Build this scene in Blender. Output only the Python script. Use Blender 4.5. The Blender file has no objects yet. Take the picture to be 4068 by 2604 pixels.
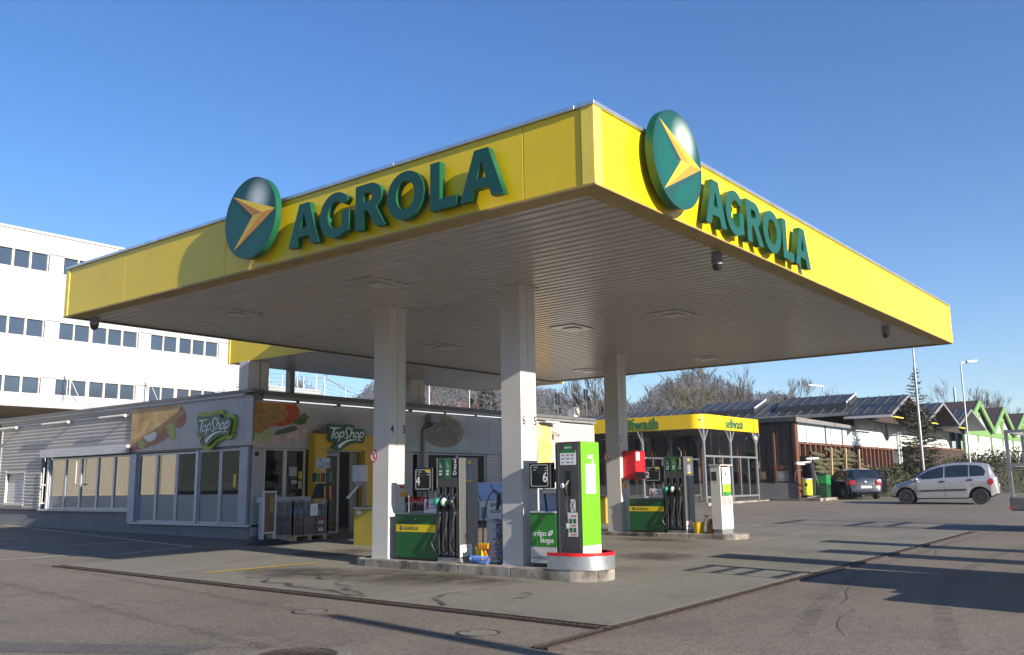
import bpy, bmesh, math, random
from mathutils import Vector, Matrix

scene = bpy.context.scene
COL = scene.collection
random.seed(7)
R = math.radians
PI = math.pi

# ------------------------------------------------------------------ camera
CAM = Vector((0.0, 0.0, 1.478))
yaw, pitch, roll = R(38.267), R(9.7343), R(-0.7613)
fw = Vector((math.cos(yaw) * math.cos(pitch), math.sin(yaw) * math.cos(pitch), math.sin(pitch)))
rt = Vector((math.sin(yaw), -math.cos(yaw), 0.0))
up = rt.cross(fw)
r2 = rt * math.cos(roll) + up * math.sin(roll)
u2 = up * math.cos(roll) - rt * math.sin(roll)
cd = bpy.data.cameras.new('camera')
cd.sensor_width = 36.0
cd.sensor_fit = 'HORIZONTAL'
cd.lens = 36.0 * 0.89248
cd.clip_start = 0.1
cd.clip_end = 6000.0
camo = bpy.data.objects.new('camera', cd)
m = Matrix((r2, u2, -fw)).transposed().to_4x4()
m.translation = CAM
camo.matrix_world = m
COL.objects.link(camo)
scene.camera = camo

# ------------------------------------------------------------------ sky and sun
SUN_DIR = Vector((-0.127, -1.0, 0.368)).normalized()      # towards the sun
elev = math.asin(SUN_DIR.z)
world = bpy.data.worlds.new('World')
scene.world = world
world.use_nodes = True
wn = world.node_tree
wn.nodes.clear()
sky = wn.nodes.new('ShaderNodeTexSky')
sky.sky_type = 'NISHITA'
sky.sun_disc = False
sky.sun_elevation = elev
sky.sun_rotation = math.atan2(SUN_DIR.x, SUN_DIR.y)
sky.altitude = 450.0
sky.air_density = 1.0
sky.dust_density = 0.15
sky.ozone_density = 3.0
bg = wn.nodes.new('ShaderNodeBackground')
bg.inputs['Strength'].default_value = 0.088
wo = wn.nodes.new('ShaderNodeOutputWorld')
hs = wn.nodes.new('ShaderNodeHueSaturation')
hs.inputs['Saturation'].default_value = 1.24
hs.inputs['Hue'].default_value = 0.510
wn.links.new(sky.outputs[0], hs.inputs['Color'])
wn.links.new(hs.outputs[0], bg.inputs[0])
wn.links.new(bg.outputs[0], wo.inputs[0])

sl = bpy.data.lights.new('sun', 'SUN')
sl.energy = 5.0
sl.angle = R(0.5)
sl.color = (1.0, 0.91, 0.77)
so = bpy.data.objects.new('sun', sl)
so.rotation_euler = (-SUN_DIR).to_track_quat('-Z', 'Y').to_euler()
so.location = (-10, -40, 30)
COL.objects.link(so)

scene.view_settings.view_transform = 'Standard'
scene.view_settings.look = 'None'
scene.view_settings.exposure = 1.1
scene.view_settings.gamma = 1.0
scene.view_settings.use_curve_mapping = False
scene.render.engine = 'CYCLES'
scene.cycles.max_bounces = 8
scene.cycles.diffuse_bounces = 4
scene.cycles.transparent_max_bounces = 16
scene.cycles.use_denoising = True

# ------------------------------------------------------------------ materials
def c(r, g, b):
    f = lambda v: (v / 12.92 if v <= 0.04045 else ((v + 0.055) / 1.055) ** 2.4)
    return (f(r / 255.0), f(g / 255.0), f(b / 255.0))

MATS = {}
def mat(name, col, rough=0.55, metal=0.0, var=0.12, vs=2.0, bump=0.0, bs=40.0, spec=0.5, dirt=None, ds=1.2, dth=0.55, coat=0.0, streak=False):
    """one principled surface: base colour with low noise variation, optional dirt blotches and fine bump"""
    if name in MATS: return MATS[name]
    m = bpy.data.materials.new(name); m.use_nodes = True
    nt = m.node_tree; N = nt.nodes; L = nt.links
    b = N['Principled BSDF']
    b.inputs['Roughness'].default_value = rough
    b.inputs['Metallic'].default_value = metal
    b.inputs['Specular IOR Level'].default_value = spec
    if coat: b.inputs['Coat Weight'].default_value = coat; b.inputs['Coat Roughness'].default_value = 0.05
    geo = N.new('ShaderNodeNewGeometry')
    pos = geo.outputs['Position']
    if streak:
        mp = N.new('ShaderNodeMapping'); mp.inputs['Scale'].default_value = (1, 1, 0.12)
        L.new(pos, mp.inputs[0]); spos = mp.outputs[0]
    else: spos = pos
    n1 = N.new('ShaderNodeTexNoise'); n1.inputs['Scale'].default_value = vs; n1.inputs['Detail'].default_value = 5
    L.new(spos, n1.inputs['Vector'])
    rmp = N.new('ShaderNodeMapRange')
    rmp.inputs['From Min'].default_value = 0.3; rmp.inputs['From Max'].default_value = 0.7
    rmp.inputs['To Min'].default_value = 1.0 - var; rmp.inputs['To Max'].default_value = 1.0 + var
    L.new(n1.outputs['Fac'], rmp.inputs['Value'])
    mul = N.new('ShaderNodeVectorMath'); mul.operation = 'SCALE'
    mul.inputs[0].default_value = col
    L.new(rmp.outputs[0], mul.inputs['Scale'])
    out = mul.outputs[0]
    if dirt is not None:
        n2 = N.new('ShaderNodeTexNoise'); n2.inputs['Scale'].default_value = ds; n2.inputs['Detail'].default_value = 8; n2.inputs['Roughness'].default_value = 0.65
        L.new(spos, n2.inputs['Vector'])
        r3 = N.new('ShaderNodeMapRange'); r3.inputs['From Min'].default_value = dth; r3.inputs['From Max'].default_value = dth + 0.2
        L.new(n2.outputs['Fac'], r3.inputs['Value'])
        mx = N.new('ShaderNodeMix'); mx.data_type = 'RGBA'
        L.new(r3.outputs[0], mx.inputs[0]); L.new(out, mx.inputs[6]); mx.inputs[7].default_value = (*dirt, 1)
        out = mx.outputs[2]
    L.new(out, b.inputs['Base Color'])
    if bump > 0:
        n3 = N.new('ShaderNodeTexNoise'); n3.inputs['Scale'].default_value = bs; n3.inputs['Detail'].default_value = 4
        L.new(pos, n3.inputs['Vector'])
        bp = N.new('ShaderNodeBump'); bp.inputs['Strength'].default_value = bump; bp.inputs['Distance'].default_value = 0.02
        L.new(n3.outputs['Fac'], bp.inputs['Height']); L.new(bp.outputs[0], b.inputs['Normal'])
    MATS[name] = m
    return m

def glass(name, tint, refl=0.12, rough=0.02, rcol=(1, 1, 1)):
    """thin window pane: tinted see-through with a mirror part that grows towards grazing angles"""
    if name in MATS: return MATS[name]
    m = bpy.data.materials.new(name); m.use_nodes = True
    nt = m.node_tree; N = nt.nodes; L = nt.links
    N.remove(N['Principled BSDF'])
    tr = N.new('ShaderNodeBsdfTransparent'); tr.inputs[0].default_value = (*tint, 1)
    gl = N.new('ShaderNodeBsdfGlossy'); gl.inputs['Roughness'].default_value = rough; gl.inputs[0].default_value = (*rcol, 1)
    ge = N.new('ShaderNodeNewGeometry'); dt = N.new('ShaderNodeVectorMath'); dt.operation = 'DOT_PRODUCT'
    L.new(ge.outputs['Incoming'], dt.inputs[0]); L.new(ge.outputs['Normal'], dt.inputs[1])
    ab = N.new('ShaderNodeMath'); ab.operation = 'ABSOLUTE'; L.new(dt.outputs['Value'], ab.inputs[0])
    om = N.new('ShaderNodeMath'); om.operation = 'SUBTRACT'; om.inputs[0].default_value = 1.0; L.new(ab.outputs[0], om.inputs[1])
    pw = N.new('ShaderNodeMath'); pw.operation = 'POWER'; pw.inputs[1].default_value = 5.0; L.new(om.outputs[0], pw.inputs[0])
    mr = N.new('ShaderNodeMapRange'); mr.inputs['To Min'].default_value = refl; mr.inputs['To Max'].default_value = 0.95
    L.new(pw.outputs[0], mr.inputs['Value'])
    mx = N.new('ShaderNodeMixShader')
    L.new(mr.outputs[0], mx.inputs[0]); L.new(tr.outputs[0], mx.inputs[1]); L.new(gl.outputs[0], mx.inputs[2])
    L.new(mx.outputs[0], N['Material Output'].inputs[0])
    MATS[name] = m
    return m

def emis(name, col, s):
    if name in MATS: return MATS[name]
    m = bpy.data.materials.new(name); m.use_nodes = True
    b = m.node_tree.nodes['Principled BSDF']
    b.inputs['Base Color'].default_value = (*col, 1); b.inputs['Emission Color'].default_value = (*col, 1)
    b.inputs['Emission Strength'].default_value = s
    MATS[name] = m
    return m

YEL = mat('yellow_paint', (0.80, 0.57, 0.009), 0.32, var=0.05, vs=0.8, dirt=(0.62, 0.43, 0.02), ds=0.9, dth=0.62)
YELT = mat('yellow_trim', (0.86, 0.66, 0.10), 0.4, var=0.05)
ALU = mat('aluminium', (0.62, 0.64, 0.66), 0.35, 0.85, var=0.1, vs=6)
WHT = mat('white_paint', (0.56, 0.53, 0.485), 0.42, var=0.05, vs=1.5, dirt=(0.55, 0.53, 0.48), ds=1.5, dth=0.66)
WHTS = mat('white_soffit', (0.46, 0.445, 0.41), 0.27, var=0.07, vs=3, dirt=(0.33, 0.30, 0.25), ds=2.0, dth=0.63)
GRNF = mat('sign_green_face', (0.005, 0.074, 0.057), 0.5, var=0.05)
GRNS = mat('sign_green_side', (0.008, 0.095, 0.040), 0.35, var=0.08)
BLK = mat('black_plastic', (0.014, 0.014, 0.015), 0.45, var=0.2)
RUB = mat('black_rubber', (0.016, 0.016, 0.016), 0.75, var=0.25, vs=10)
DGR = mat('dark_grey_metal', (0.085, 0.085, 0.09), 0.42, 0.4, var=0.1, vs=4)
GRY = mat('mid_grey_metal', (0.24, 0.24, 0.25), 0.45, 0.3, var=0.08)
LGR = mat('light_grey_paint', (0.48, 0.49, 0.50), 0.45, var=0.06)
CHR = mat('chrome', (0.75, 0.75, 0.76), 0.12, 1.0, var=0.03)
STL = mat('galvanised_steel', (0.36, 0.37, 0.38), 0.45, 0.7, var=0.18, vs=14)
RED = mat('red_paint', (0.62, 0.012, 0.018), 0.35, var=0.08)
PAPER = mat('white_paper', (0.78, 0.78, 0.76), 0.7, var=0.04)
INK = mat('black_ink', (0.02, 0.02, 0.022), 0.7, var=0.1)
WINK = mat('white_ink', (0.82, 0.82, 0.80), 0.55, var=0.03)
ORG = mat('orange_plastic', (0.75, 0.24, 0.01), 0.4, var=0.08)
YPL = mat('yellow_plastic', (0.70, 0.48, 0.012), 0.35, var=0.1, vs=5)
CAB = mat('cabinet_green', (0.008, 0.11, 0.028), 0.22, var=0.08, vs=3, coat=0.4)
LIME = mat('lime_green', (0.14, 0.46, 0.018), 0.35, var=0.04)
CONC = mat('kerb_concrete', (0.33, 0.30, 0.255), 0.85, var=0.2, vs=5, bump=0.25, bs=60, dirt=(0.055, 0.047, 0.038), ds=1.5, dth=0.41)
GREYC = mat('grey_render', (0.20, 0.20, 0.205), 0.85, var=0.1, vs=2, bump=0.1, bs=80)
WOOD = mat('brown_timber', (0.17, 0.055, 0.022), 0.65, var=0.3, vs=6, streak=True)
PALW = mat('pale_timber', (0.42, 0.30, 0.17), 0.7, var=0.25, vs=6, streak=True)

# ------------------------------------------------------------------ mesh helpers
ORIGIN = {}
class MB:
    def __init__(s): s.v = []; s.f = []; s.mi = []; s.m = 0
    def add(s, vs, fs):
        o = len(s.v); s.v.extend([tuple(p) for p in vs])
        for f in fs: s.f.append(tuple(o + i for i in f)); s.mi.append(s.m)
        return s
    def box(s, x0, x1, y0, y1, z0, z1):
        return s.add([(x0, y0, z0), (x1, y0, z0), (x1, y1, z0), (x0, y1, z0), (x0, y0, z1), (x1, y0, z1), (x1, y1, z1), (x0, y1, z1)],
                     [(0, 3, 2, 1), (4, 5, 6, 7), (0, 1, 5, 4), (1, 2, 6, 5), (2, 3, 7, 6), (3, 0, 4, 7)])
    def quad(s, a, b, c_, d): return s.add([a, b, c_, d], [(0, 1, 2, 3)])
    def poly(s, pts): return s.add(pts, [tuple(range(len(pts)))])
    def prism(s, pts, d):
        """polygon in 3D extruded along vector d"""
        n = len(pts); d = Vector(d)
        return s.add([Vector(p) for p in pts] + [Vector(p) + d for p in pts],
                     [tuple(reversed(range(n))), tuple(range(n, 2 * n))] + [(i, (i + 1) % n, n + (i + 1) % n, n + i) for i in range(n)])
    def bar(s, p, q, w, h=None, upv=(0, 0, 1)):
        h = h or w; p = Vector(p); q = Vector(q); t = (q - p).normalized(); a = t.cross(Vector(upv))
        if a.length < 1e-4: a = t.cross(Vector((1, 0, 0)))
        a.normalize(); b = a.cross(t)
        a *= w / 2; b *= h / 2
        vs = [p - a - b, p + a - b, p + a + b, p - a + b, q - a - b, q + a - b, q + a + b, q - a + b]
        return s.add(vs, [(0, 3, 2, 1), (4, 5, 6, 7), (0, 1, 5, 4), (1, 2, 6, 5), (2, 3, 7, 6), (3, 0, 4, 7)])
    def tube(s, pts, r, n=8, cap=True):
        pts = [Vector(p) for p in pts]; k = len(pts)
        rs = r if isinstance(r, (list, tuple)) else [r] * k
        t0 = (pts[1] - pts[0]).normalized()
        a = t0.cross(Vector((0, 0, 1)))
        if a.length < 0.05: a = t0.cross(Vector((1, 0, 0)))
        a.normalize(); vs = []
        for i in range(k):
            t = (pts[min(i + 1, k - 1)] - pts[max(i - 1, 0)]).normalized()
            a = (a - t * a.dot(t)).normalized(); b = t.cross(a)
            for j in range(n):
                an = 2 * PI * j / n
                vs.append(pts[i] + (a * math.cos(an) + b * math.sin(an)) * rs[i])
        fs = []
        for i in range(k - 1):
            for j in range(n):
                fs.append((i * n + j, i * n + (j + 1) % n, (i + 1) * n + (j + 1) % n, (i + 1) * n + j))
        if cap: fs.append(tuple(reversed(range(n)))); fs.append(tuple(range((k - 1) * n, k * n)))
        return s.add(vs, fs)
    def lathe(s, prof, cx, cy, n=20, a0=0.0, a1=2 * PI):
        full = abs(a1 - a0 - 2 * PI) < 1e-6; m_ = n if full else n + 1; vs = []
        for (r, z) in prof:
            for j in range(m_):
                an = a0 + (a1 - a0) * j / n
                vs.append((cx + r * math.cos(an), cy + r * math.sin(an), z))
        fs = []
        for i in range(len(prof) - 1):
            for j in range(n):
                fs.append((i * m_ + j, i * m_ + (j + 1) % m_, (i + 1) * m_ + (j + 1) % m_, (i + 1) * m_ + j))
        return s.add(vs, fs)
    def cyl(s, p, q, r, n=16): return s.tube([p, q], r, n)
    def sphere(s, ctr, r, n=10, sz=1.0):
        ctr = Vector(ctr); vs = []; fs = []
        for i in range(n + 1):
            th = PI * i / n
            for j in range(2 * n):
                ph = PI * j / n
                vs.append(ctr + Vector((math.sin(th) * math.cos(ph), math.sin(th) * math.sin(ph), math.cos(th) * sz)) * r)
        for i in range(n):
            for j in range(2 * n):
                fs.append((i * 2 * n + j, (i + 1) * 2 * n + j, (i + 1) * 2 * n + (j + 1) % (2 * n), i * 2 * n + (j + 1) % (2 * n)))
        return s.add(vs, fs)

def tag(o, label=None, cat=None, group=None, kind=None):
    if label: o['label'] = label
    if cat: o['category'] = cat
    if group: o['group'] = group
    if kind: o['kind'] = kind
    return o

def thing(name, label, cat, loc=(0, 0, 0), group=None, rotz=0.0):
    o = bpy.data.objects.new(name, None); COL.objects.link(o)
    o.location = loc; o.rotation_euler = (0, 0, rotz); o.empty_display_size = 0.2
    ORIGIN[o] = Vector(loc) if rotz == 0.0 else Vector((0, 0, 0))
    return tag(o, label, cat, group)

def mesh(name, mb, mats, org=(0, 0, 0), smooth=False, fix=True):
    me = bpy.data.meshes.new(name)
    ox, oy, oz = org
    me.from_pydata([(p[0] - ox, p[1] - oy, p[2] - oz) for p in mb.v], [], mb.f)
    ms = mats if isinstance(mats, (list, tuple)) else [mats]
    for x in ms: me.materials.append(x)
    if len(ms) > 1: me.polygons.foreach_set('material_index', mb.mi)
    if fix and len(mb.f) < 6000:
        bm = bmesh.new(); bm.from_mesh(me); bmesh.ops.recalc_face_normals(bm, faces=bm.faces[:]); bm.to_mesh(me); bm.free()
    if smooth:
        me.shade_smooth(); me.set_sharp_from_angle(angle=R(40 if smooth is True else smooth))
    me.update()
    return me

def part(name, mb, mats, parent=None, smooth=False, label=None, bevel=0.0, org=None, fix=True):
    o0 = ORIGIN.get(parent, Vector((0, 0, 0))) if parent is not None else Vector(org or (0, 0, 0))
    o = bpy.data.objects.new(name, mesh(name, mb, mats, o0, smooth, fix))
    COL.objects.link(o)
    if parent is not None: o.parent = parent
    else: o.location = o0
    ORIGIN[o] = o0
    if label: o['label'] = label
    if bevel:
        b = o.modifiers.new('bevel', 'BEVEL'); b.width = bevel; b.segments = 2; b.limit_method = 'ANGLE'; b.angle_limit = R(40)
    return o

def solo(name, mb, mats, label, cat, org, group=None, smooth=False, bevel=0.0):
    return tag(part(name, mb, mats, None, smooth, None, bevel, org), label, cat, group)

def inst(name, me, parent, loc, rot=(0, 0, 0)):
    """another piece sharing mesh data; loc is a world position, the mesh is local to it"""
    o = bpy.data.objects.new(name, me); COL.objects.link(o)
    o.parent = parent
    o.location = Vector(loc) - ORIGIN.get(parent, Vector((0, 0, 0)))
    o.rotation_euler = rot
    ORIGIN[o] = Vector(loc)
    return o

def kids(o): return [x for x in COL.objects if x.parent == o]
def dup(root, loc, label=None, rotz=None):
    ch = {}
    for x in COL.objects:
        if x.parent: ch.setdefault(x.parent, []).append(x)
    def cp(o, par):
        d = o.copy(); COL.objects.link(d); d.parent = par
        for k in ch.get(o, []): cp(k, d)
        return d
    r = cp(root, None); r.location = loc
    if rotz is not None: r.rotation_euler = (0, 0, rotz)
    if label: r['label'] = label
    return r

FACE = {'-X': (Vector((0, -1, 0)), Vector((0, 0, 1)), Vector((-1, 0, 0))),
        '-Y': (Vector((1, 0, 0)), Vector((0, 0, 1)), Vector((0, -1, 0))),
        'UP': (Vector((0, -1, 0)), Vector((1, 0, 0)), Vector((0, 0, 1)))}

def orient(me, pos, face, parent, name, rot=0.0):
    ex, ey, n = FACE[face] if isinstance(face, str) else face
    mt = Matrix((ex, ey, n)).transposed().to_4x4() @ Matrix.Rotation(rot, 4, 'Z')
    me.transform(mt)
    o = bpy.data.objects.new(name, me); COL.objects.link(o)
    if parent is not None:
        o.parent = parent; o.location = Vector(pos) - ORIGIN.get(parent, Vector((0, 0, 0)))
    else: o.location = pos
    ORIGIN[o] = Vector(pos)
    return o

def text(name, s, size, mt, pos, face, parent, ext=0.001, sx=1.0, bold=0.0, align='CENTER', rot=0.0, sp=1.0):
    cu = bpy.data.curves.new('t', 'FONT'); cu.body = s; cu.size = size; cu.extrude = ext; cu.offset = bold
    cu.align_x = align; cu.align_y = 'CENTER'; cu.resolution_u = 3; cu.space_character = sp
    ob = bpy.data.objects.new('t', cu)
    me = bpy.data.meshes.new_from_object(ob)
    bpy.data.objects.remove(ob); bpy.data.curves.remove(cu)
    if sx != 1.0: me.transform(Matrix.Diagonal((sx, 1, 1, 1)))
    me.materials.clear(); me.materials.append(mt)
    return orient(me, pos, face, parent, name, rot)

def shape_mesh(loops, ext, mats=None, bev=0.0):
    """flat outline (outer loop plus holes) extruded by ext, centred on its plane"""
    cu = bpy.data.curves.new('s', 'CURVE'); cu.dimensions = '2D'; cu.fill_mode = 'BOTH'; cu.extrude = ext / 2; cu.bevel_depth = bev; cu.bevel_resolution = 1
    for lp in loops:
        sp = cu.splines.new('POLY'); sp.points.add(len(lp) - 1); sp.use_cyclic_u = True
        for i, p in enumerate(lp): sp.points[i].co = (p[0], p[1], 0, 1)
    ob = bpy.data.objects.new('s', cu)
    me = bpy.data.meshes.new_from_object(ob)
    bpy.data.objects.remove(ob); bpy.data.curves.remove(cu)
    me.materials.clear()
    for x in (mats or []): me.materials.append(x)
    if mats and len(mats) > 1:
        for p in me.polygons: p.material_index = 0 if p.normal.z > 0.7 else 1
    return me

def shape(name, loops, ext, mats, pos, face, parent, bev=0.0):
    ms = mats if isinstance(mats, (list, tuple)) else [mats]
    return orient(shape_mesh(loops, ext, ms, bev), pos, face, parent, name)

def arc(cx, cy, rx, ry, a0, a1, n):
    return [(cx + rx * math.cos(R(a0 + (a1 - a0) * i / n)), cy + ry * math.sin(R(a0 + (a1 - a0) * i / n))) for i in range(n + 1)]

def smoothline(pts, n=5):
    out = []; P = [Vector((*p, 0)) if len(p) == 2 else Vector(p) for p in pts]
    for i in range(len(P) - 1):
        p0 = P[max(i - 1, 0)]; p1 = P[i]; p2 = P[i + 1]; p3 = P[min(i + 2, len(P) - 1)]
        for k in range(n):
            t = k / n
            out.append(0.5 * ((2 * p1) + (p2 - p0) * t + (2 * p0 - 5 * p1 + 4 * p2 - p3) * t * t + (3 * p1 - p0 - 3 * p2 + p3) * t ** 3))
    out.append(P[-1]); return out

def ribbon(mb, pts, w, z=0.0, n=5):
    """flat brush stroke through 2D points"""
    ws = w if isinstance(w, (list, tuple)) else [w] * len(pts)
    P = smoothline([(p[0], p[1], ws[i]) for i, p in enumerate(pts)], n)
    L_ = []; Rr = []
    for i, p in enumerate(P):
        a = P[max(i - 1, 0)]; b = P[min(i + 1, len(P) - 1)]
        d = Vector((b.x - a.x, b.y - a.y)); d = d.normalized() if d.length > 1e-9 else Vector((1, 0))
        nn = Vector((-d.y, d.x)) * p.z / 2
        L_.append((p.x + nn.x, p.y + nn.y, z)); Rr.append((p.x - nn.x, p.y - nn.y, z))
    k = len(P)
    mb.add(L_ + Rr, [(i, i + 1, k + i + 1, k + i) for i in range(k - 1)])
    return mb

def gz(x, y):
    return -0.157 + 0.0128 * max(-30, min(48, x)) + 0.0098 * max(-30, min(34, y))
# ------------------------------------------------------------------ ground
def ground_mat(name, base, dark, light, speck, sc=1.0):
    m = bpy.data.materials.new(name); m.use_nodes = True
    nt = m.node_tree; N = nt.nodes; L = nt.links; b = N['Principled BSDF']
    b.inputs['Roughness'].default_value = 0.82; b.inputs['Specular IOR Level'].default_value = 0.35
    pos = N.new('ShaderNodeNewGeometry').outputs['Position']
    def noise_(s, d, r=0.6):
        n = N.new('ShaderNodeTexNoise'); n.inputs['Scale'].default_value = s; n.inputs['Detail'].default_value = d; n.inputs['Roughness'].default_value = r
        L.new(pos, n.inputs['Vector']); return n.outputs['Fac']
    def mixc(fac, a, bb):
        x = N.new('ShaderNodeMix'); x.data_type = 'RGBA'; L.new(fac, x.inputs[0])
        for i, q in ((6, a), (7, bb)):
            if isinstance(q, tuple): x.inputs[i].default_value = (*q, 1)
            else: L.new(q, x.inputs[i])
        return x.outputs[2]
    def rng(fac, lo, hi):
        r = N.new('ShaderNodeMapRange'); r.inputs['From Min'].default_value = lo; r.inputs['From Max'].default_value = hi; L.new(fac, r.inputs['Value']); return r.outputs[0]
    big = rng(noise_(0.16 * sc, 4), 0.38, 0.62)
    col = mixc(big, base, light)
    col = mixc(rng(noise_(0.55 * sc, 7, 0.7), 0.5, 0.74), col, dark)
    vo = N.new('ShaderNodeTexVoronoi'); vo.inputs['Scale'].default_value = 70 * sc; L.new(pos, vo.inputs['Vector'])
    sep = N.new('ShaderNodeSeparateColor'); L.new(vo.outputs['Color'], sep.inputs[0])
    sp = N.new('ShaderNodeMapRange'); sp.inputs['To Min'].default_value = 1 - speck; sp.inputs['To Max'].default_value = 1 + speck; L.new(sep.outputs[0], sp.inputs['Value'])
    f2 = N.new('ShaderNodeMapRange'); f2.inputs['From Min'].default_value = 0.3; f2.inputs['From Max'].default_value = 0.7; f2.inputs['To Min'].default_value = 0.86; f2.inputs['To Max'].default_value = 1.14
    L.new(noise_(9 * sc, 5, 0.75), f2.inputs['Value'])
    mm = N.new('ShaderNodeMath'); mm.operation = 'MULTIPLY'; L.new(sp.outputs[0], mm.inputs[0]); L.new(f2.outputs[0], mm.inputs[1])
    v = N.new('ShaderNodeVectorMath'); v.operation = 'SCALE'; L.new(col, v.inputs[0]); L.new(mm.outputs[0], v.inputs['Scale'])
    L.new(v.outputs[0], b.inputs['Base Color'])
    bp = N.new('ShaderNodeBump'); bp.inputs['Strength'].default_value = 0.35; bp.inputs['Distance'].default_value = 0.006
    L.new(vo.outputs['Distance'], bp.inputs['Height']); L.new(bp.outputs[0], b.inputs['Normal'])
    MATS[name] = m
    return m
ASPH = ground_mat('asphalt', (0.152, 0.130, 0.104), (0.106, 0.092, 0.076), (0.178, 0.152, 0.121), 0.38)
SLAB = ground_mat('forecourt_concrete', (0.168, 0.157, 0.130), (0.112, 0.103, 0.085), (0.190, 0.178, 0.149), 0.12)

mb = MB()
gx = [-940, -200, -30, 0, 10, 20, 30, 48, 200, 940]; gy = [-940, -200, -30, 0, 10, 20, 34, 200, 940]
mb.add([(x, y, gz(x, y)) for y in gy for x in gx],
       [(j * len(gx) + i, j * len(gx) + i + 1, (j + 1) * len(gx) + i + 1, (j + 1) * len(gx) + i) for j in range(len(gy) - 1) for i in range(len(gx) - 1)])
tag(part('asphalt_ground', mb, ASPH, fix=False), kind='structure')

def sheet(pts, dz):
    return [(x, y, gz(x, y) + dz) for x, y in pts]

slab = bpy.data.objects.new('forecourt_slab', None); COL.objects.link(slab); tag(slab, kind='structure'); ORIGIN[slab] = Vector((0, 0, 0))
sxs = [8.36, 11.2, 14.6, 18.0, 21.4, 24.4]; sys_ = [5.38, 8.6, 11.6, 14.4, 17.1]
for i in range(len(sxs) - 1):
    for j in range(len(sys_) - 1):
        a, b_, c0, d0 = sxs[i] + .006, sxs[i + 1] - .006, sys_[j] + .006, sys_[j + 1] - .006
        p = sheet([(a, c0), (b_, c0), (b_, d0), (a, d0)], 0.012)
        q = [(x, y, z - 0.03) for x, y, z in p]
        part('concrete_plate', MB().add(p + q, [(0, 1, 2, 3), (0, 4, 5, 1), (1, 5, 6, 2), (2, 6, 7, 3), (3, 7, 4, 0)]), SLAB, slab)

# soft-edged oil and water marks lying on the slab
def stain_mat():
    m = bpy.data.materials.new('oil_stain'); m.use_nodes = True
    nt = m.node_tree; N = nt.nodes; L = nt.links; b = N['Principled BSDF']
    b.inputs['Base Color'].default_value = (0.045, 0.04, 0.032, 1); b.inputs['Roughness'].default_value = 0.6
    n = N.new('ShaderNodeTexNoise'); n.inputs['Scale'].default_value = 5; n.inputs['Detail'].default_value = 8; n.inputs['Roughness'].default_value = 0.7
    L.new(N.new('ShaderNodeNewGeometry').outputs['Position'], n.inputs['Vector'])
    r = N.new('ShaderNodeMapRange'); r.inputs['From Min'].default_value = 0.38; r.inputs['From Max'].default_value = 0.62; r.inputs['To Min'].default_value = 0.05; r.inputs['To Max'].default_value = 0.8
    L.new(n.outputs['Fac'], r.inputs['Value']); L.new(r.outputs[0], b.inputs['Alpha'])
    return m
STAIN = stain_mat()
STAIN2 = STAIN.copy(); STAIN2.name = 'tyre_rubber'
for nd in STAIN2.node_tree.nodes:
    if nd.type == 'MAP_RANGE': nd.inputs['To Min'].default_value = 0.0; nd.inputs['To Max'].default_value = 0.20
def film_mat():
    m = bpy.data.materials.new('oil_film'); m.use_nodes = True
    nt = m.node_tree; N = nt.nodes; L = nt.links; b = N['Principled BSDF']
    b.inputs['Base Color'].default_value = (0.07, 0.06, 0.045, 1); b.inputs['Roughness'].default_value = 0.7
    tc = N.new('ShaderNodeTexCoord')
    g = N.new('ShaderNodeTexGradient'); g.gradient_type = 'SPHERICAL'
    mp = N.new('ShaderNodeMapping'); mp.inputs['Location'].default_value = (-1, -1, -1); mp.inputs['Scale'].default_value = (2, 2, 2)
    L.new(tc.outputs['Generated'], mp.inputs[0])
    mp.inputs['Location'].default_value = (-1, -1, 0); mp.inputs['Scale'].default_value = (2, 2, 0)
    L.new(mp.outputs[0], g.inputs[0])
    n = N.new('ShaderNodeTexNoise'); n.inputs['Scale'].default_value = 1.6; n.inputs['Detail'].default_value = 9; n.inputs['Roughness'].default_value = 0.7
    L.new(N.new('ShaderNodeNewGeometry').outputs['Position'], n.inputs['Vector'])
    r = N.new('ShaderNodeMapRange'); r.inputs['From Min'].default_value = 0.35; r.inputs['From Max'].default_value = 0.7; r.inputs['To Max'].default_value = 1.5
    L.new(n.outputs['Fac'], r.inputs['Value'])
    mu = N.new('ShaderNodeMath'); mu.operation = 'MULTIPLY'; mu.use_clamp = True; L.new(g.outputs['Fac'], mu.inputs[0]); L.new(r.outputs[0], mu.inputs[1])
    L.new(mu.outputs[0], b.inputs['Alpha'])
    return m
FILM = film_mat()
for k, (px, py, ax, ay) in enumerate([(10.4, 10.6, 1.1, 1.9), (10.7, 9.3, .7, 1.2), (9.9, 12.3, .9, 1.3), (18.6, 10.6, .6, 1.2), (15.2, 8.65, .9, .9), (20.5, 14.0, 1.5, 1.2), (12.6, 14.6, 1.2, .8), (12.9, 10.5, 1.0, 1.6)]):
    mb = MB(); mb.add(sheet([(px + ax * math.cos(t * PI / 12), py + ay * math.sin(t * PI / 12)) for t in range(24)], 0.0155 + .0005 * k), [tuple(range(24))])
    part('oil_film', mb, FILM, slab, fix=False)
trails = [([(9.02, 12.5), (9.0, 12.0), (8.75, 11.6), (8.8, 11.15), (8.62, 10.8), (8.65, 10.2), (8.5, 9.6), (8.46, 9.2)], .10),
          ([(9.5, 10.75), (9.15, 10.55), (9.1, 10.2), (8.8, 9.95), (8.75, 9.6), (8.6, 9.3)], .09),
          ([(9.35, 8.1), (9.3, 8.45), (8.85, 8.3), (8.7, 8.0), (8.46, 7.8)], .08),
          ([(9.9, 7.65), (9.75, 7.45), (9.35, 7.4)], .07),
          ([(9.7, 12.4), (9.75, 11.8), (9.5, 11.3), (9.6, 10.9)], .08)]
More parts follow.
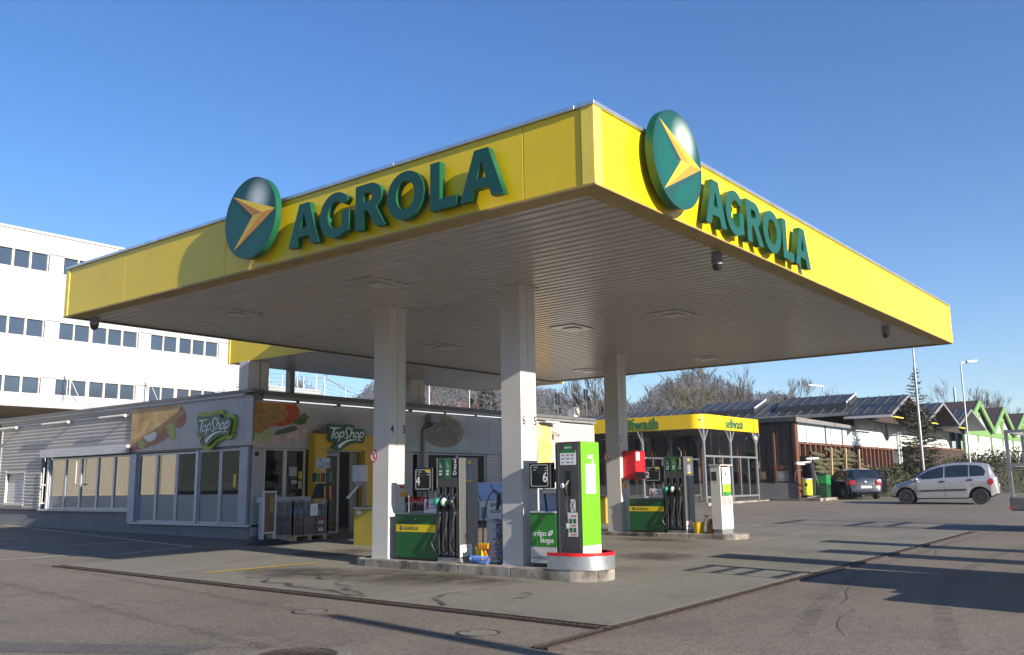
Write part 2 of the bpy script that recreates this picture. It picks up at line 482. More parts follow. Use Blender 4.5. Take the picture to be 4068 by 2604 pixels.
for k, (pts, w) in enumerate(trails):
    mb = MB(); n_ = len(pts)
    ribbon(mb, pts, [w * (.5 + .5 * math.sin(PI * (i + .5) / n_)) for i in range(n_)], 0, 6)
    mb.v = [(x + .035 * math.sin(9 * y + k), y + .03 * math.sin(11 * x), gz(x, y) + 0.0225 + .0004 * k) for x, y, z in mb.v]
    part('oil_trail', mb, STAIN, slab, fix=False)

# drain channels along two edges of the slab
RUST = mat('rusty_iron', (0.060, 0.045, 0.039), 0.7, 0.3, var=0.35, vs=7, dirt=(0.075, 0.045, 0.034), ds=3, dth=.5)
def drain(p0, p1, w, label):
    p0 = Vector((*p0, gz(*p0))); p1 = Vector((*p1, gz(*p1)))
    t = thing('drain_channel', label, 'drain', p0, 'drain channels along the forecourt slab')
    d = (p1 - p0); L_ = d.length; dn = d.normalized(); sd = Vector((-dn.y, dn.x, 0))
    zz = Vector((0, 0, 0.011))
    for s in (-1, 1):
        part('rail', MB().bar(p0 + sd * s * w / 2 + zz, p1 + sd * s * w / 2 + zz, 0.022, 0.03), RUST, t)
    part('channel_bed', MB().bar(p0 + Vector((0, 0, .002)), p1 + Vector((0, 0, .002)), w, 0.008), BLK, t)
    n = int(L_ / 1.0); pl = L_ / n
    g = MB(); nn = 12
    for k in range(nn):
        a = -pl / 2 + pl * (k + .5) / nn
        g.bar(dn * a - sd * (w / 2 - .012), dn * a + sd * (w / 2 - .012), pl / nn * .6, .012)
    for s in (-.3, 0, .3): g.bar(dn * (-pl / 2 + .006) + sd * w * s, dn * (pl / 2 - .006) + sd * w * s, .012, .010)
    me = mesh('grate', g, RUST)
    for k in range(n): inst('grate', me, t, p0 + dn * (pl * (k + .5)) + zz)
drain((8.24, 5.16), (8.24, 17.1), 0.145, 'rusty drain channel with iron grates along the left edge of the concrete forecourt')
drain((7.0, 5.24), (24.4, 5.24), 0.15, 'rusty drain channel running away along the right edge of the concrete forecourt')

# painted lines
PLN = mat('white_road_paint', (0.50, 0.50, 0.49), 0.7, var=0.25, vs=8, dirt=(0.17, 0.16, 0.15), ds=6, dth=.5)
PYL = mat('yellow_road_paint', (0.62, 0.42, 0.015), 0.6, var=0.15, vs=8)
def line(name, a, b_, w, m_, dz=0.006):
    a = Vector(a); b_ = Vector(b_); d = (b_ - a).normalized(); s = Vector((-d.y, d.x)) * w / 2
    o = part(name, MB().add(sheet([a - s, b_ - s, b_ + s, a + s], dz), [(0, 1, 2, 3)]), m_, fix=False)
    tag(o, kind='structure')
line('yellow_line', (8.98, 13.6), (11.05, 13.26), .09, PYL, 0.021)
for a, b_ in [((14.1, 33.5), (12.07, 18.72)), ((9.48, 22.41), (12.2, 21.46)), ((8.0, 19.43), (9.68, 19.2)), ((10.0, 26.0), (12.6, 25.0)), ((10.11, 18.47), (12.05, 18.76)), ((24.5, 10.6), (24.5, 17)), ((24.6, 11.0), (27.0, 5.6)), ((31, 7.2), (25.9, 16.5))]:
    line('parking_line', a, b_, .09, PLN)

# repaired strip, cracks and tyre marks in the asphalt
PATCH = ground_mat('asphalt_patch', (0.105, 0.098, 0.092), (0.085, 0.08, 0.076), (0.125, 0.116, 0.108), 0.3)
tag(part('asphalt_patch', MB().add(sheet([(2.0, 13.0), (2.5, 13.0), (5.4, 7.9), (4.95, 7.8)], .004), [(0, 1, 2, 3)]), PATCH, fix=False), kind='structure')
tag(part('asphalt_patch', MB().add(sheet([(15.5, -1.0), (19.5, .5), (18.6, 2.6), (14.8, 1.2)], .004), [(0, 1, 2, 3)]), PATCH, fix=False), kind='structure')
CRK = mat('crack_tar', (.035, .032, .03), .7, var=.3)
rnd = random.Random(33)
for (x, y, dx, dy, n) in [(6.9, 10.4, -.2, .5, 7), (9.2, 3.2, .5, .15, 9), (4.6, 9.2, .3, -.35, 6), (17, 4.4, .6, .1, 8)]:
    pts = [(x, y)]
    for k in range(n): pts.append((pts[-1][0] + dx + rnd.uniform(-.14, .14), pts[-1][1] + dy + rnd.uniform(-.14, .14)))
    mb = MB(); ribbon(mb, pts, [rnd.uniform(.004, .010) for _ in pts], 0, 3); mb.v = [(a, b_, gz(a, b_) + .005) for a, b_, z in mb.v]
    tag(part('asphalt_crack', mb, CRK, fix=False), kind='structure')
for k, (pts, w) in enumerate([([(6.8, 18.5), (6.4, 14), (5.9, 10), (5.6, 6.5), (6.2, 3.0)], .17), ([(8.2 + 0, 18.0), (7.8, 13.8), (7.35, 9.8), (7.0, 6.2), (7.5, 2.8)], .17), ([(26, 3.2), (20, 3.6), (14, 3.4), (9, 2.2)], .2), ([(26, 4.8), (20, 5.0 - .1), (14, 4.7), (9, 3.6)], .2)]):
    mb = MB(); ribbon(mb, pts, w, 0, 10); mb.v = [(a, b_, gz(a, b_) + .0065 + .0004 * k) for a, b_, z in mb.v]
    tag(part('tyre_mark', mb, STAIN2, fix=False), kind='structure')

# manhole covers
for nm, (x, y), r, lab in [('manhole_cover', (7.31, 8.87), .215, 'round concrete manhole cover in the asphalt where the long pole shadow begins'),
                      ('manhole_cover', (7.33, 6.27), .225, 'round manhole cover in the asphalt crossed by the pole shadow'),
                      ('manhole_cover', (5.55, 6.9), .36, 'large round iron manhole grate with a concrete ring at the bottom picture edge')]:
    z = gz(x, y); t = thing(nm, lab, 'manhole cover', (x, y, z))
    part('frame', MB().lathe([(r, z - .02), (r, z + .007), (r - .022, z + .007), (r - .022, z - .02)], x, y, 32), RUST, t)
    if r > .3:
        part('concrete_ring', MB().lathe([(r + .12, z + .003), (r + .115, z + .0055), (r + .002, z + .0055)], x, y, 40), SLAB, t)
        g = MB(); k = -r + .06
        while k < r - .05:
            h = math.sqrt(max(0, (r - .03) ** 2 - k * k)); g.box(x + k, x + k + .025, y - h, y + h, z - .02, z + .006); k += .05
        part('grate', g, RUST, t)
    else:
        part('lid', MB().lathe([(r - .03, z - .01), (r - .03, z + .006), (0.0005, z + .006)], x, y, 32), SLAB, t)
        part('lifting_slot', MB().box(x - .03, x + .03, y + r - .10, y + r - .075, z, z + .0075), BLK, t)

# ------------------------------------------------------------------ forecourt canopy
X0, Y0, X1, Y1, ZB, ZT = 7.997, 5.143, 23.552, 16.956, 4.655, 5.567
SOFT = mat('soffit_edge', (0.36, 0.25, 0.07), 0.5, var=0.15, vs=3, dirt=(0.25, 0.17, 0.08), ds=2.5, dth=.5)  # yellow trim, its colour darkened for the unlit underside, plus dirt blotches
can = thing('petrol_station_canopy', 'large yellow petrol station canopy with white ribbed soffit on three white columns', 'canopy', (X0, Y0, 0))
# fascia panels on four sides
def seams(a, b_, cuts): return [a] + cuts + [b_]
def fpanel(x0, x1, y0, y1): part('fascia_panel', MB().box(x0, x1, y0, y1, ZB + .03, ZT), YEL, can, bevel=.004)
ys = seams(Y0 + .16, Y1 - .12, [6.11, 8.95, 11.9, 14.85])
for a, b_ in zip(ys[:-1], ys[1:]): fpanel(X0, X0 + .05, a + .005, b_ - .005); fpanel(X1 - .05, X1, a + .005, b_ - .005)
xs = seams(X0 + .16, X1 - .12, [9.0, 11.9, 14.85, 17.8, 20.75])
for a, b_ in zip(xs[:-1], xs[1:]): fpanel(a + .005, b_ - .005, Y0, Y0 + .05); fpanel(a + .005, b_ - .005, Y1 - .05, Y1)
for (cx_, cy_, sx_, sy_, w) in [(X0, Y0, 1, 1, .15), (X0, Y1, 1, -1, .11), (X1, Y0, -1, 1, .11), (X1, Y1, -1, -1, .11)]:
    b1 = MB().box(min(cx_ - sx_ * .012, cx_ + sx_ * w), max(cx_ - sx_ * .012, cx_ + sx_ * w), min(cy_ - sy_ * .012, cy_ + sy_ * .035), max(cy_ - sy_ * .012, cy_ + sy_ * .035), ZB + .02, ZT)
    b1.box(min(cx_ - sx_ * .012, cx_ + sx_ * .035), max(cx_ - sx_ * .012, cx_ + sx_ * .035), min(cy_ + sy_ * .037, cy_ + sy_ * w), max(cy_ + sy_ * .037, cy_ + sy_ * w), ZB + .02, ZT)
    part('corner_trim', b1, YELT, can)
part('drip_edge', MB().box(X0 - .015, X0 + .06, Y0 + .06, Y1 - .06, ZB, ZB + .027), SOFT, can)
part('drip_edge', MB().box(X1 - .06, X1 + .015, Y0 + .06, Y1 - .06, ZB, ZB + .027), DGR, can)
part('drip_edge', MB().box(X0 - .015, X1 + .015, Y0 - .015, Y0 + .06, ZB, ZB + .02), SOFT, can)
part('drip_edge', MB().box(X0 - .015, X1 + .015, Y1 - .06, Y1 + .015, ZB, ZB + .02), DGR, can)
# coping in lengths
def coping(a, b_, axis, at):
    n = max(1, round((b_ - a) / 2.9)); l = (b_ - a) / n
    for k in range(n):
        p, q = a + k * l + .004, a + (k + 1) * l - .004
        if axis == 'y': part('coping', MB().box(at - .03, at + .22, p, q, ZT + .002, ZT + .05), ALU, can, bevel=.006)
        else: part('coping', MB().box(p, q, at - .03, at + .22, ZT + .002, ZT + .05), ALU, can, bevel=.006)
coping(Y0 + .226, Y1 - .226, 'y', X0); coping(X0 - .03, X1 + .03, 'x', Y0); coping(Y0 + .226, Y1 - .226, 'y', X1 - .19); coping(X0 - .03, X1 + .03, 'x', Y1 - .19)
part('roof_deck', MB().box(X0 + .05, X1 - .05, Y0 + .05, Y1 - .05, ZT - .12, ZT - .02), GRY, can)
# ribbed soffit, one strip per 0.2 m
SY0, SY1 = Y0 + .30, Y1 - .02
def soffit_strip(p, y0, y1):
    pr = [(0, 0), (.12 * p / .2, 0), (.14 * p / .2, .028), (.18 * p / .2, .028), (p - .001, 0)]
    g = MB(); k = len(pr)
    g.add([(x, y0, z) for x, z in pr] + [(x, y1, z) for x, z in pr], [(i, k + i, k + i + 1, i + 1) for i in range(k - 1)])
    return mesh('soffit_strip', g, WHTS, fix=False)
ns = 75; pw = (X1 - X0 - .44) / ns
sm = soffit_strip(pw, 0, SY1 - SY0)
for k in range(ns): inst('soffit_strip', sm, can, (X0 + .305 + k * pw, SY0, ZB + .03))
part('soffit_edge', MB().box(X0 + .062, X0 + .30, Y0 + .062, Y1 - .062, ZB + .012, ZB + .05), SOFT, can)
part('soffit_edge', MB().box(X1 - .128, X1 - .062, Y0 + .062, Y1 - .062, ZB + .012, ZB + .05), SOFT, can)
part('soffit_edge', MB().box(X0 + .302, X1 - .13, Y0 + .062, Y0 + .298, ZB + .012, ZB + .05), SOFT, can)

# columns
NUM = mat('number_black', (0.02, 0.025, 0.03), 0.5)
CW, CD_ = 0.408, 0.402
COLS = [(11.434, 11.833, .225, '4', '3'), (11.504, 8.917, .225, '6', '5'), (19.538, 12.070, .31, '2', '1')]
for (x, y, z0, n1, n2) in COLS:
    g = MB(); w2 = CW / 2
    g.box(x, x + w2 - .006, y, y + CD_, z0 - .05, ZB + .045)
    g.box(x + w2 + .006, x + CW, y, y + CD_, z0 - .05, ZB + .045)
    g.box(x + w2 - .006, x + w2 + .006, y + .012, y + CD_ - .012, z0 - .05, ZB + .04)
    co = part('column', g, WHT, can, bevel=.004)
    part('base_plate', MB().box(x - .012, x + CW + .012, y - .012, y + CD_ + .012, z0 + .001, z0 + .02), LGR, can)
    g = MB().box(x - .05, x + CW + .05, y - .05, y + CD_ + .05, ZB + .012, ZB + .03); part('column_head', g, WHT, can)
    for s, fx in ((n1, .19), (n2, .90)):
        tx = text('lettering', s, .205, NUM, (x + CW * fx, y - .003, 2.475 + (z0 - .225)), '-Y', co, sx=.8, bold=.002)
for (x, y) in [(9.91, 10.55), (15.56, 10.67), (15.6, 8.31), (21.94, 10.76), (15.63, 14.45), (21.9, 14.5), (9.95, 14.4)]:
    lbl = {9.91: 'square recessed canopy lamp to the left of the column numbered 4', 15.56: 'bright square recessed lamp in the middle of the ribbed canopy soffit',
           15.6: 'recessed canopy lamp nearest the column numbered 2 towards the sunny side', 21.94: 'recessed canopy lamp beyond the column numbered 2, nearest the wash bay',
           15.63: 'recessed canopy lamp seen between the columns numbered 4 and 6', 21.9: 'recessed canopy lamp near the far right corner of the soffit', 9.95: 'recessed canopy lamp near the far left corner of the soffit'}[x]
    t = thing('canopy_lamp', lbl, 'lamp', (x, y, ZB), 'recessed lamps in the canopy soffit')
    part('frame', MB().box(x - .42, x + .42, y - .3, y + .3, ZB + .012, ZB + .027), WHTS, t, bevel=.004)
    part('diffuser', MB().box(x - .16, x + .16, y - .16, y + .16, ZB - .006, ZB + .003), mat('soffit_lamp_glass', (0.50, 0.50, 0.47), 0.3), t)
for (x, y, lbl) in [(11.75, 5.54, 'dome camera under the canopy edge below the right green letters'), (19.93, 5.63, 'dome camera under the right far end of the canopy edge'), (8.37, 16.55, 'dome camera under the left far corner of the canopy')]:
    t = thing('dome_camera', lbl, 'security camera', (x, y, ZB), 'dome cameras under the canopy edge')
    part('housing', MB().lathe([(.075, ZB + .03), (.08, ZB - .10), (.085, ZB - .11), (.08, ZB - .14)], x, y, 16), GRY, t, True)
    part('dome', MB().lathe([(.078, ZB - .14), (.07, ZB - .19), (.045, ZB - .225), (.001, ZB - .235)], x, y, 16), mat('dome_plastic', (.015, .015, .018), .1, coat=.6), t, True)

# lower canopy over the shop entrance
c2 = thing('entrance_canopy', 'yellow edged white canopy over the shop entrance standing on short white posts', 'canopy', (14, 17, 0))
part('fascia_panel', MB().box(14.0, 14.05, 17.0, 20.5, ZB + .02, ZT - .2), YEL, c2)
part('fascia_panel', MB().box(24.15, 24.2, 17.0, 20.5, ZB + .02, ZT - .2), YEL, c2)
part('fascia_panel', MB().box(14.06, 24.14, 20.45, 20.5, ZB + .02, ZT - .2), YEL, c2)
part('corner_trim', MB().box(13.985, 14.06, 20.44, 20.515, ZB + .01, ZT - .2), YELT, c2)
part('roof_deck', MB().box(14.06, 24.14, 17.0, 20.44, ZT - .3, ZT - .22), GRY, c2)
ns = 50; pw2 = (24.14 - 14.06) / ns; sm2 = soffit_strip(pw2, 0, 20.43 - 17.0)
for k in range(ns): inst('soffit_strip', sm2, c2, (14.06 + k * pw2, 17.0, ZB + .03))
part('gutter', MB().box(8.1, 23.5, Y1 + .016, 17.0, ZB + .02, ZB + .10), DGR, c2)
for x in (13.99, 19.83):
    part('post', MB().box(x, x + .36, 19.62, 20.0, 3.9, ZB + .03), WHT, c2, bevel=.004)
    part('post_plate', MB().box(x + .4, x + .66, 19.64, 19.98, 3.9, ZB + .03), WHT, c2)
part('post', MB().box(15.7, 15.85, 20.1, 20.3, 3.9, ZB + .03), GRY, c2)

# ------------------------------------------------------------------ signs on the canopy
def ell(cx, cy, rx, ry, n=40): return arc(cx, cy, rx, ry, 0, 360, n)[:-1]
LET = {
 'A': (1.10, [[(0, 0), (.37, 1), (.72, 1), (1.10, 0), (.80, 0), (.73, .21), (.36, .21), (.29, 0)], [(.43, .41), (.66, .41), (.545, .77)]]),
 'G': (1.04, [arc(.55, .5, .55, .52, 38, 300, 34) + [(1.02, .08), (1.02, .56), (.77, .56), (.77, .20)] + arc(.57, .5, .285, .31, 285, 62, 22) + [(.86, .70)]]),
 'R': (.96, [[(0, 0), (0, 1), (.42, 1)] + arc(.46, .70, .40, .30, 90, -60, 14) + [(.70, .40), (.98, 0), (.68, 0), (.40, .40), (.27, .40), (.27, 0)], [(.27, .60), (.27, .80), (.40, .80)] + arc(.42, .70, .14, .10, 90, -90, 8)]),
 'O': (1.12, [ell(.56, .5, .56, .52), list(reversed(ell(.56, .5, .28, .31)))]),
 'L': (.76, [[(0, 0), (0, 1), (.27, 1), (.27, .21), (.74, .21), (.74, 0)]]),
}
def emblem_mat():
    m = bpy.data.materials.new('emblem_print'); m.use_nodes = True
    nt = m.node_tree; N = nt.nodes; L = nt.links; b = N['Principled BSDF']; b.inputs['Roughness'].default_value = .35
    tc = N.new('ShaderNodeTexCoord')
    def ball(cx, cy, r):
        mp = N.new('ShaderNodeMapping'); mp.vector_type = 'TEXTURE'; mp.inputs['Location'].default_value = (cx, cy, 0); mp.inputs['Scale'].default_value = (r, r, 1000)
        L.new(tc.outputs['UV'], mp.inputs[0]); g = N.new('ShaderNodeTexGradient'); g.gradient_type = 'SPHERICAL'; L.new(mp.outputs[0], g.inputs[0]); return g.outputs['Fac']
    # printed ball: darker rim, white gloss spot
    rr = N.new('ShaderNodeValToRGB'); rr.color_ramp.elements[0].position = 0.0; rr.color_ramp.elements[0].color = (0.012, 0.045, 0.048, 1); rr.color_ramp.elements[1].position = .45; rr.color_ramp.elements[1].color = (0.006, 0.092, 0.066, 1)
    L.new(ball(0, -.05, .74), rr.inputs[0])
    sp = N.new('ShaderNodeMapRange'); sp.interpolation_type = 'SMOOTHSTEP'; sp.inputs['From Max'].default_value = 1.0; L.new(ball(.17, .27, .37), sp.inputs['Value'])
    mx = N.new('ShaderNodeMix'); mx.data_type = 'RGBA'; L.new(sp.outputs[0], mx.inputs[0]); L.new(rr.outputs[0], mx.inputs[6]); mx.inputs[7].default_value = (.62, .68, .65, 1)
    L.new(mx.outputs[2], b.inputs['Base Color'])
    return m
EMB = emblem_mat()
AY = mat('arrow_yellow', (.68, .47, .035), .4, var=.04); AO = mat('arrow_orange', (.56, .25, .03), .4, var=.04); ASH = mat('arrow_dark_band', (.014, .065, .06), .4)
def emblem(pos, face, lab):
    r = .612; ex, ey, n = FACE[face]
    t = thing('round_emblem_sign', lab, 'sign', pos, 'round green emblem signs on the canopy')
    me = shape_mesh([ell(0, 0, r, r, 72)], .105, [EMB, GRNS])
    while me.uv_layers: me.uv_layers.remove(me.uv_layers[0])
    uv = me.uv_layers.new(name='uv')
    for lp in me.loops: uv.data[lp.index].uv = me.vertices[lp.vertex_index].co[:2]
    orient(me, Vector(pos) + n * .145, face, t, 'disc')
    s = lambda u, v: (u * r, v * r)
    def facet(nm, pts, m_, dz):
        me = bpy.data.meshes.new(nm); me.from_pydata([(*s(a, b_), hz) for a, b_, hz in pts], [], [tuple(range(len(pts)))]); me.materials.append(m_)
        orient(me, Vector(pos) + n * (.1985 + dz), face, t, nm)
    A_, T_, B_, K_, N_ = (-.72, .66, .002), (.975, .05, .002), (-.62, -.74, .002), (.49, .03, .012), (.11, .02, .004)
    facet('arrow_facet', [A_, K_, T_], AY, 0); facet('arrow_facet', [A_, N_, K_], AO, 0)
    facet('arrow_facet', [N_, B_, K_], AY, 0); facet('arrow_facet', [B_, T_, K_], AO, 0)
    facet('dark_band', [(-.69, .60, 0), (.10, .02, 0), (-.05, -.02, 0), (-.35, .30, 0)], ASH, .0005)
    facet('dark_band', [(-.60, -.77, 0), (.93, .02, 0), (.72, -.16, 0), (.1, -.5, 0), (-.3, -.83, 0), (-.5, -.84, 0)], ASH, .0005)
    part('bracket', MB().bar(Vector(pos) + n * .0, Vector(pos) + n * .07, .5), GRY, t)
def letters(starts, z, face, at, lab, H=.605):
    ex, ey, n = FACE[face]
    o0 = (at, starts[0], z) if face == '-X' else (starts[0], at, z)
    t = thing('letter_sign', lab, 'sign', o0, 'green letter signs on the canopy')
    for ch, (a, b_) in zip('AGROLA', starts[1:]):
        w, lps = LET[ch]; W_ = abs(b_ - a); k = W_ / w
        l2 = [[(p[0] * k, p[1] * H) for p in lp] for lp in lps]
        p0 = Vector((at, a, z)) if face == '-X' else Vector((a, at, z))
        shape('letter', l2, .095, [GRNF, GRNS], p0 + n * .105, face, t)
letters([10.18, (10.17, 9.52), (9.51, 8.905), (8.79, 8.24), (8.20, 7.545), (7.44, 6.995), (6.95, 6.285)], 4.775, '-X', X0, 'row of raised green letters on the shaded left yellow canopy edge')
letters([10.32, (10.34, 10.94), (10.94, 11.5), (11.60, 12.13), (12.15, 12.80), (12.86, 13.29), (13.34, 13.96)], 4.745, '-Y', Y0, 'row of raised green letters on the sunlit right yellow canopy edge')
emblem((X0, 11.03, 5.39), '-X', 'round green emblem with a yellow arrow on the shaded left canopy edge')
emblem((9.565, Y0, 5.325), '-Y', 'round green emblem with a yellow arrow on the sunlit right canopy edge')

# ------------------------------------------------------------------ pump islands
def island(xc, y0, y1, r, zt, lab):
    t = thing('pump_island', lab, 'pump island', (xc, y0, gz(xc, y0)), 'kerbed pump islands')
    ys = [y0 + r + (y1 - y0 - 2 * r) * k / 4 for k in range(5)]
    g = MB()
    for s in (-1, 1):
        for a, b_ in zip(ys[:-1], ys[1:]):
            xa = xc + s * r; xb = xc + s * (r - .14)
            part('kerb_stone', MB().box(min(xa, xb), max(xa, xb), a + .004, b_ - .004, gz(xc, a) - .1, zt), CONC, t, bevel=.012)
    for yy, a0, a1 in ((y0 + r, PI, 2 * PI), (y1 - r, 0, PI)):
        for k in range(3):
            b0 = a0 + (a1 - a0) * k / 3 + .008; b1 = a0 + (a1 - a0) * (k + 1) / 3 - .008
            n = 8; pr = [(r - .14, zt), (r - .012, zt), (r, zt - .012), (r, gz(xc, yy) - .1)]
            part('kerb_stone', MB().lathe(pr, xc, yy, n, b0, b1), CONC, t, 30)
    pts = arc(xc, y0 + r, r - .142, r - .142, 180, 360, 14) + arc(xc, y1 - r, r - .142, r - .142, 0, 180, 14)
    part('island_paving', MB().prism([(x, y, zt - .06) for x, y in pts], (0, 0, .052)), mat('island_top', (.26, .25, .225), .9, var=.2, vs=4, bump=.2, bs=50), t)
island(11.64, 7.42, 12.62, .44, .235, 'near kerbed concrete pump island stained dark along its side')
island(19.74, 8.92, 13.1, .42, .31, 'far kerbed concrete pump island with the red box on its column')
# ------------------------------------------------------------------ fuel dispensers and what stands on the islands
BRS = mat('brushed_steel', (0.24, 0.23, 0.22), 0.36, 0.75, var=0.08, vs=18, streak=True)
DPN = mat('dispenser_panel', (0.10, 0.096, 0.092), 0.4, 0.35, var=0.08, vs=6)
HOSE = mat('hose_rubber', (0.03, 0.03, 0.03), 0.4, var=0.2)
G95 = mat('petrol_dark_green', (0.008, 0.075, 0.05), .35); G98 = mat('petrol_green', (0.035, 0.19, 0.05), .35); DBLK = mat('diesel_black', (.01, .01, .011), .35)
NOZG = mat('nozzle_green', (0.015, .25, .15), .35); NOZW = mat('nozzle_white', (.55, .68, .5), .35)

def dispenser(xf, yn, yf, z0, zt, lab):
    """-X front with three nozzle bays, brushed steel sides"""
    t = thing('fuel_dispenser', lab, 'fuel pump', (xf, (yn + yf) / 2, z0), 'three-hose fuel dispensers')
    W_ = yf - yn; xb = xf + .47; bay = W_ / 3
    part('plinth', MB().box(xf + .02, xb - .02, yn + .01, yf - .01, z0 - .02, z0 + .07), GRY, t)
    part('side_panel', MB().box(xf, xb, yn, yn + .02, z0 + .072, zt), BRS, t, bevel=.004)
    part('side_panel', MB().box(xf, xb, yf - .02, yf, z0 + .072, zt), BRS, t, bevel=.004)
    part('back_panel', MB().box(xb - .03, xb, yn + .022, yf - .022, z0 + .072, zt - .002), DPN, t)
    part('top_cover', MB().box(xf + .005, xb, yn + .022, yf - .022, zt - .015, zt), BRS, t)
    part('core', MB().box(xf + .10, xb - .032, yn + .022, yf - .022, z0 + .072, zt - .017), BLK, t)
    H = zt - z0
    zs = [z0 + .10, z0 + .44 * H, z0 + .50 * H, z0 + .715 * H, z0 + .81 * H]
    for k, (mm, nz, txt) in enumerate([(DBLK, BLK, 'Diesel'), (G98, NOZW, '98'), (G95, NOZG, '95')]):
        a = yn + .022 + k * (W_ - .044) / 3; b_ = a + (W_ - .044) / 3
        lp = part('brand_strip', MB().box(xf + .002, xf + .098, a + .003, b_ - .003, zs[4], zt - .018), mm, t)
        big = txt == 'Diesel'
        text('lettering', txt, .10 if big else .095, WINK, (xf - .0015, (a + b_) / 2, zs[4] + (.17 if big else .08)), '-X', lp, rot=PI / 2, sp=1.08)
        if not big:
            for j in range(3): part('small_print', MB().box(xf - .001, xf + .001, (a + b_) / 2 - .022 + j * .02, (a + b_) / 2 - .017 + j * .02, zs[4] + .155, zs[4] + .20 + .03 * j), mat('print_pale', (.35, .40, .37), .6), lp)
        part('upper_panel', MB().box(xf + .004, xf + .098, a + .003, b_ - .003, zs[3] + .002, zs[4] - .002), DPN, t)
        # nozzle bay: jambs
        for (p, q) in ((a + .003, a + bay * .28), (b_ - bay * .18, b_ - .003)):
            part('bay_jamb', MB().box(xf + .004, xf + .098, p, q, zs[2], zs[3]), DPN, t)
        part('middle_panel', MB().box(xf + .004, xf + .098, a + .003, b_ - .003, zs[1], zs[2] - .002), DPN, t)
        sl = a + bay * .30; sr = b_ - bay * .30
        part('slot_jamb', MB().box(xf + .004, xf + .098, a + .003, sl, zs[0], zs[1] - .002), DPN, t)
        part('slot_jamb', MB().box(xf + .004, xf + .098, sr, b_ - .003, zs[0], zs[1] - .002), DPN, t)
        part('slot_trim', MB().box(xf - .006, xf + .003, sr - .004, sr + .008, zs[0] + .05, zs[1] - .10), CHR, t)
        part('bay_trim', MB().box(xf - .004, xf + .003, b_ - bay * .18, b_ - bay * .18 + .008, zs[2] + .10, zs[3]), CHR, t)
        # nozzle
        yc = (a + b_) / 2 + .005; zn = zs[2] + .10
        nzl = part('nozzle', MB().tube([(xf - .045, yc + .02, zn + .06), (xf - .05, yc + .01, zn + .0), (xf - .03, yc, zn - .09), (xf - .01, yc, zn - .13)], [.034, .045, .034, .02], 10), BLK, t, True)
        part('nozzle_cover', MB().sphere((xf - .075, yc + .015, zn + .02), .058, 8, 1.25), nz, nzl, True)
        part('spout', MB().tube([(xf - .04, yc - .005, zn + .07), (xf + .0, yc - .03, zn + .15), (xf + .06, yc - .035, zn + .20)], .012, 8), CHR, nzl, True)
        part('swivel', MB().tube([(xf - .01, yc, zn - .125), (xf - .008, yc, zn - .175)], .014, 8), CHR, nzl)
        sw = .16 if k == 2 else .07
        part('hose', MB().tube(smoothline([(xf - .008, yc, zn - .17), (xf - .03, yc + .01, zn - .35), (xf - .05, yc + sw * .7, zn - .58), (xf - .05, yc + sw, z0 + .30), (xf - .03, yc + sw * .6, z0 + .17), (xf + .05, yc - .01, z0 + .12)], 6), .0125, 8), HOSE, nzl, True)
    # notices on the sunny side
    part('warning_notice', MB().box(xf + .015, xf + .30, yn - .004, yn - .001, z0 + .09, z0 + .275), PAPER, t)
    for j in range(3): part('hazard_symbol', MB().add([(xf + .045 + .07 * j, yn - .006, z0 + .235), (xf + .065 + .07 * j, yn - .006, z0 + .215), (xf + .085 + .07 * j, yn - .006, z0 + .235), (xf + .065 + .07 * j, yn - .006, z0 + .255)], [(0, 1, 2, 3)]), RED, t)
    for j in range(4): part('print_line', MB().box(xf + .035, xf + .22, yn - .006, yn - .0045, z0 + .12 + .02 * j, z0 + .127 + .02 * j), mat('print_grey', (.35, .35, .36), .7), t)
    part('side_strip', MB().box(xf + .16, xf + .19, yn - .003, yn + .001, z0 + .30, zt - .03), DPN, t)
    part('card_label', MB().box(xf + .17, xf + .33, yn - .004, yn - .001, zt - .36, zt - .19), mat('label_grey', (.22, .24, .28), .4), t)
    part('card_label', MB().box(xf + .17, xf + .33, yn - .005, yn - .0015, zt - .39, zt - .365), YPL, t)
    part('card_label', MB().box(xf + .20, xf + .29, yn - .004, yn - .001, zt - .10, zt - .05), YPL, t)
    return t
dispenser(11.45, 10.18, 10.70, .235, 1.925, 'grey three-hose fuel dispenser on the near island beside the display numbered 4')
dispenser(19.47, 10.29, 10.82, .305, 2.07, 'grey three-hose fuel dispenser on the far island beside the display numbered 2')

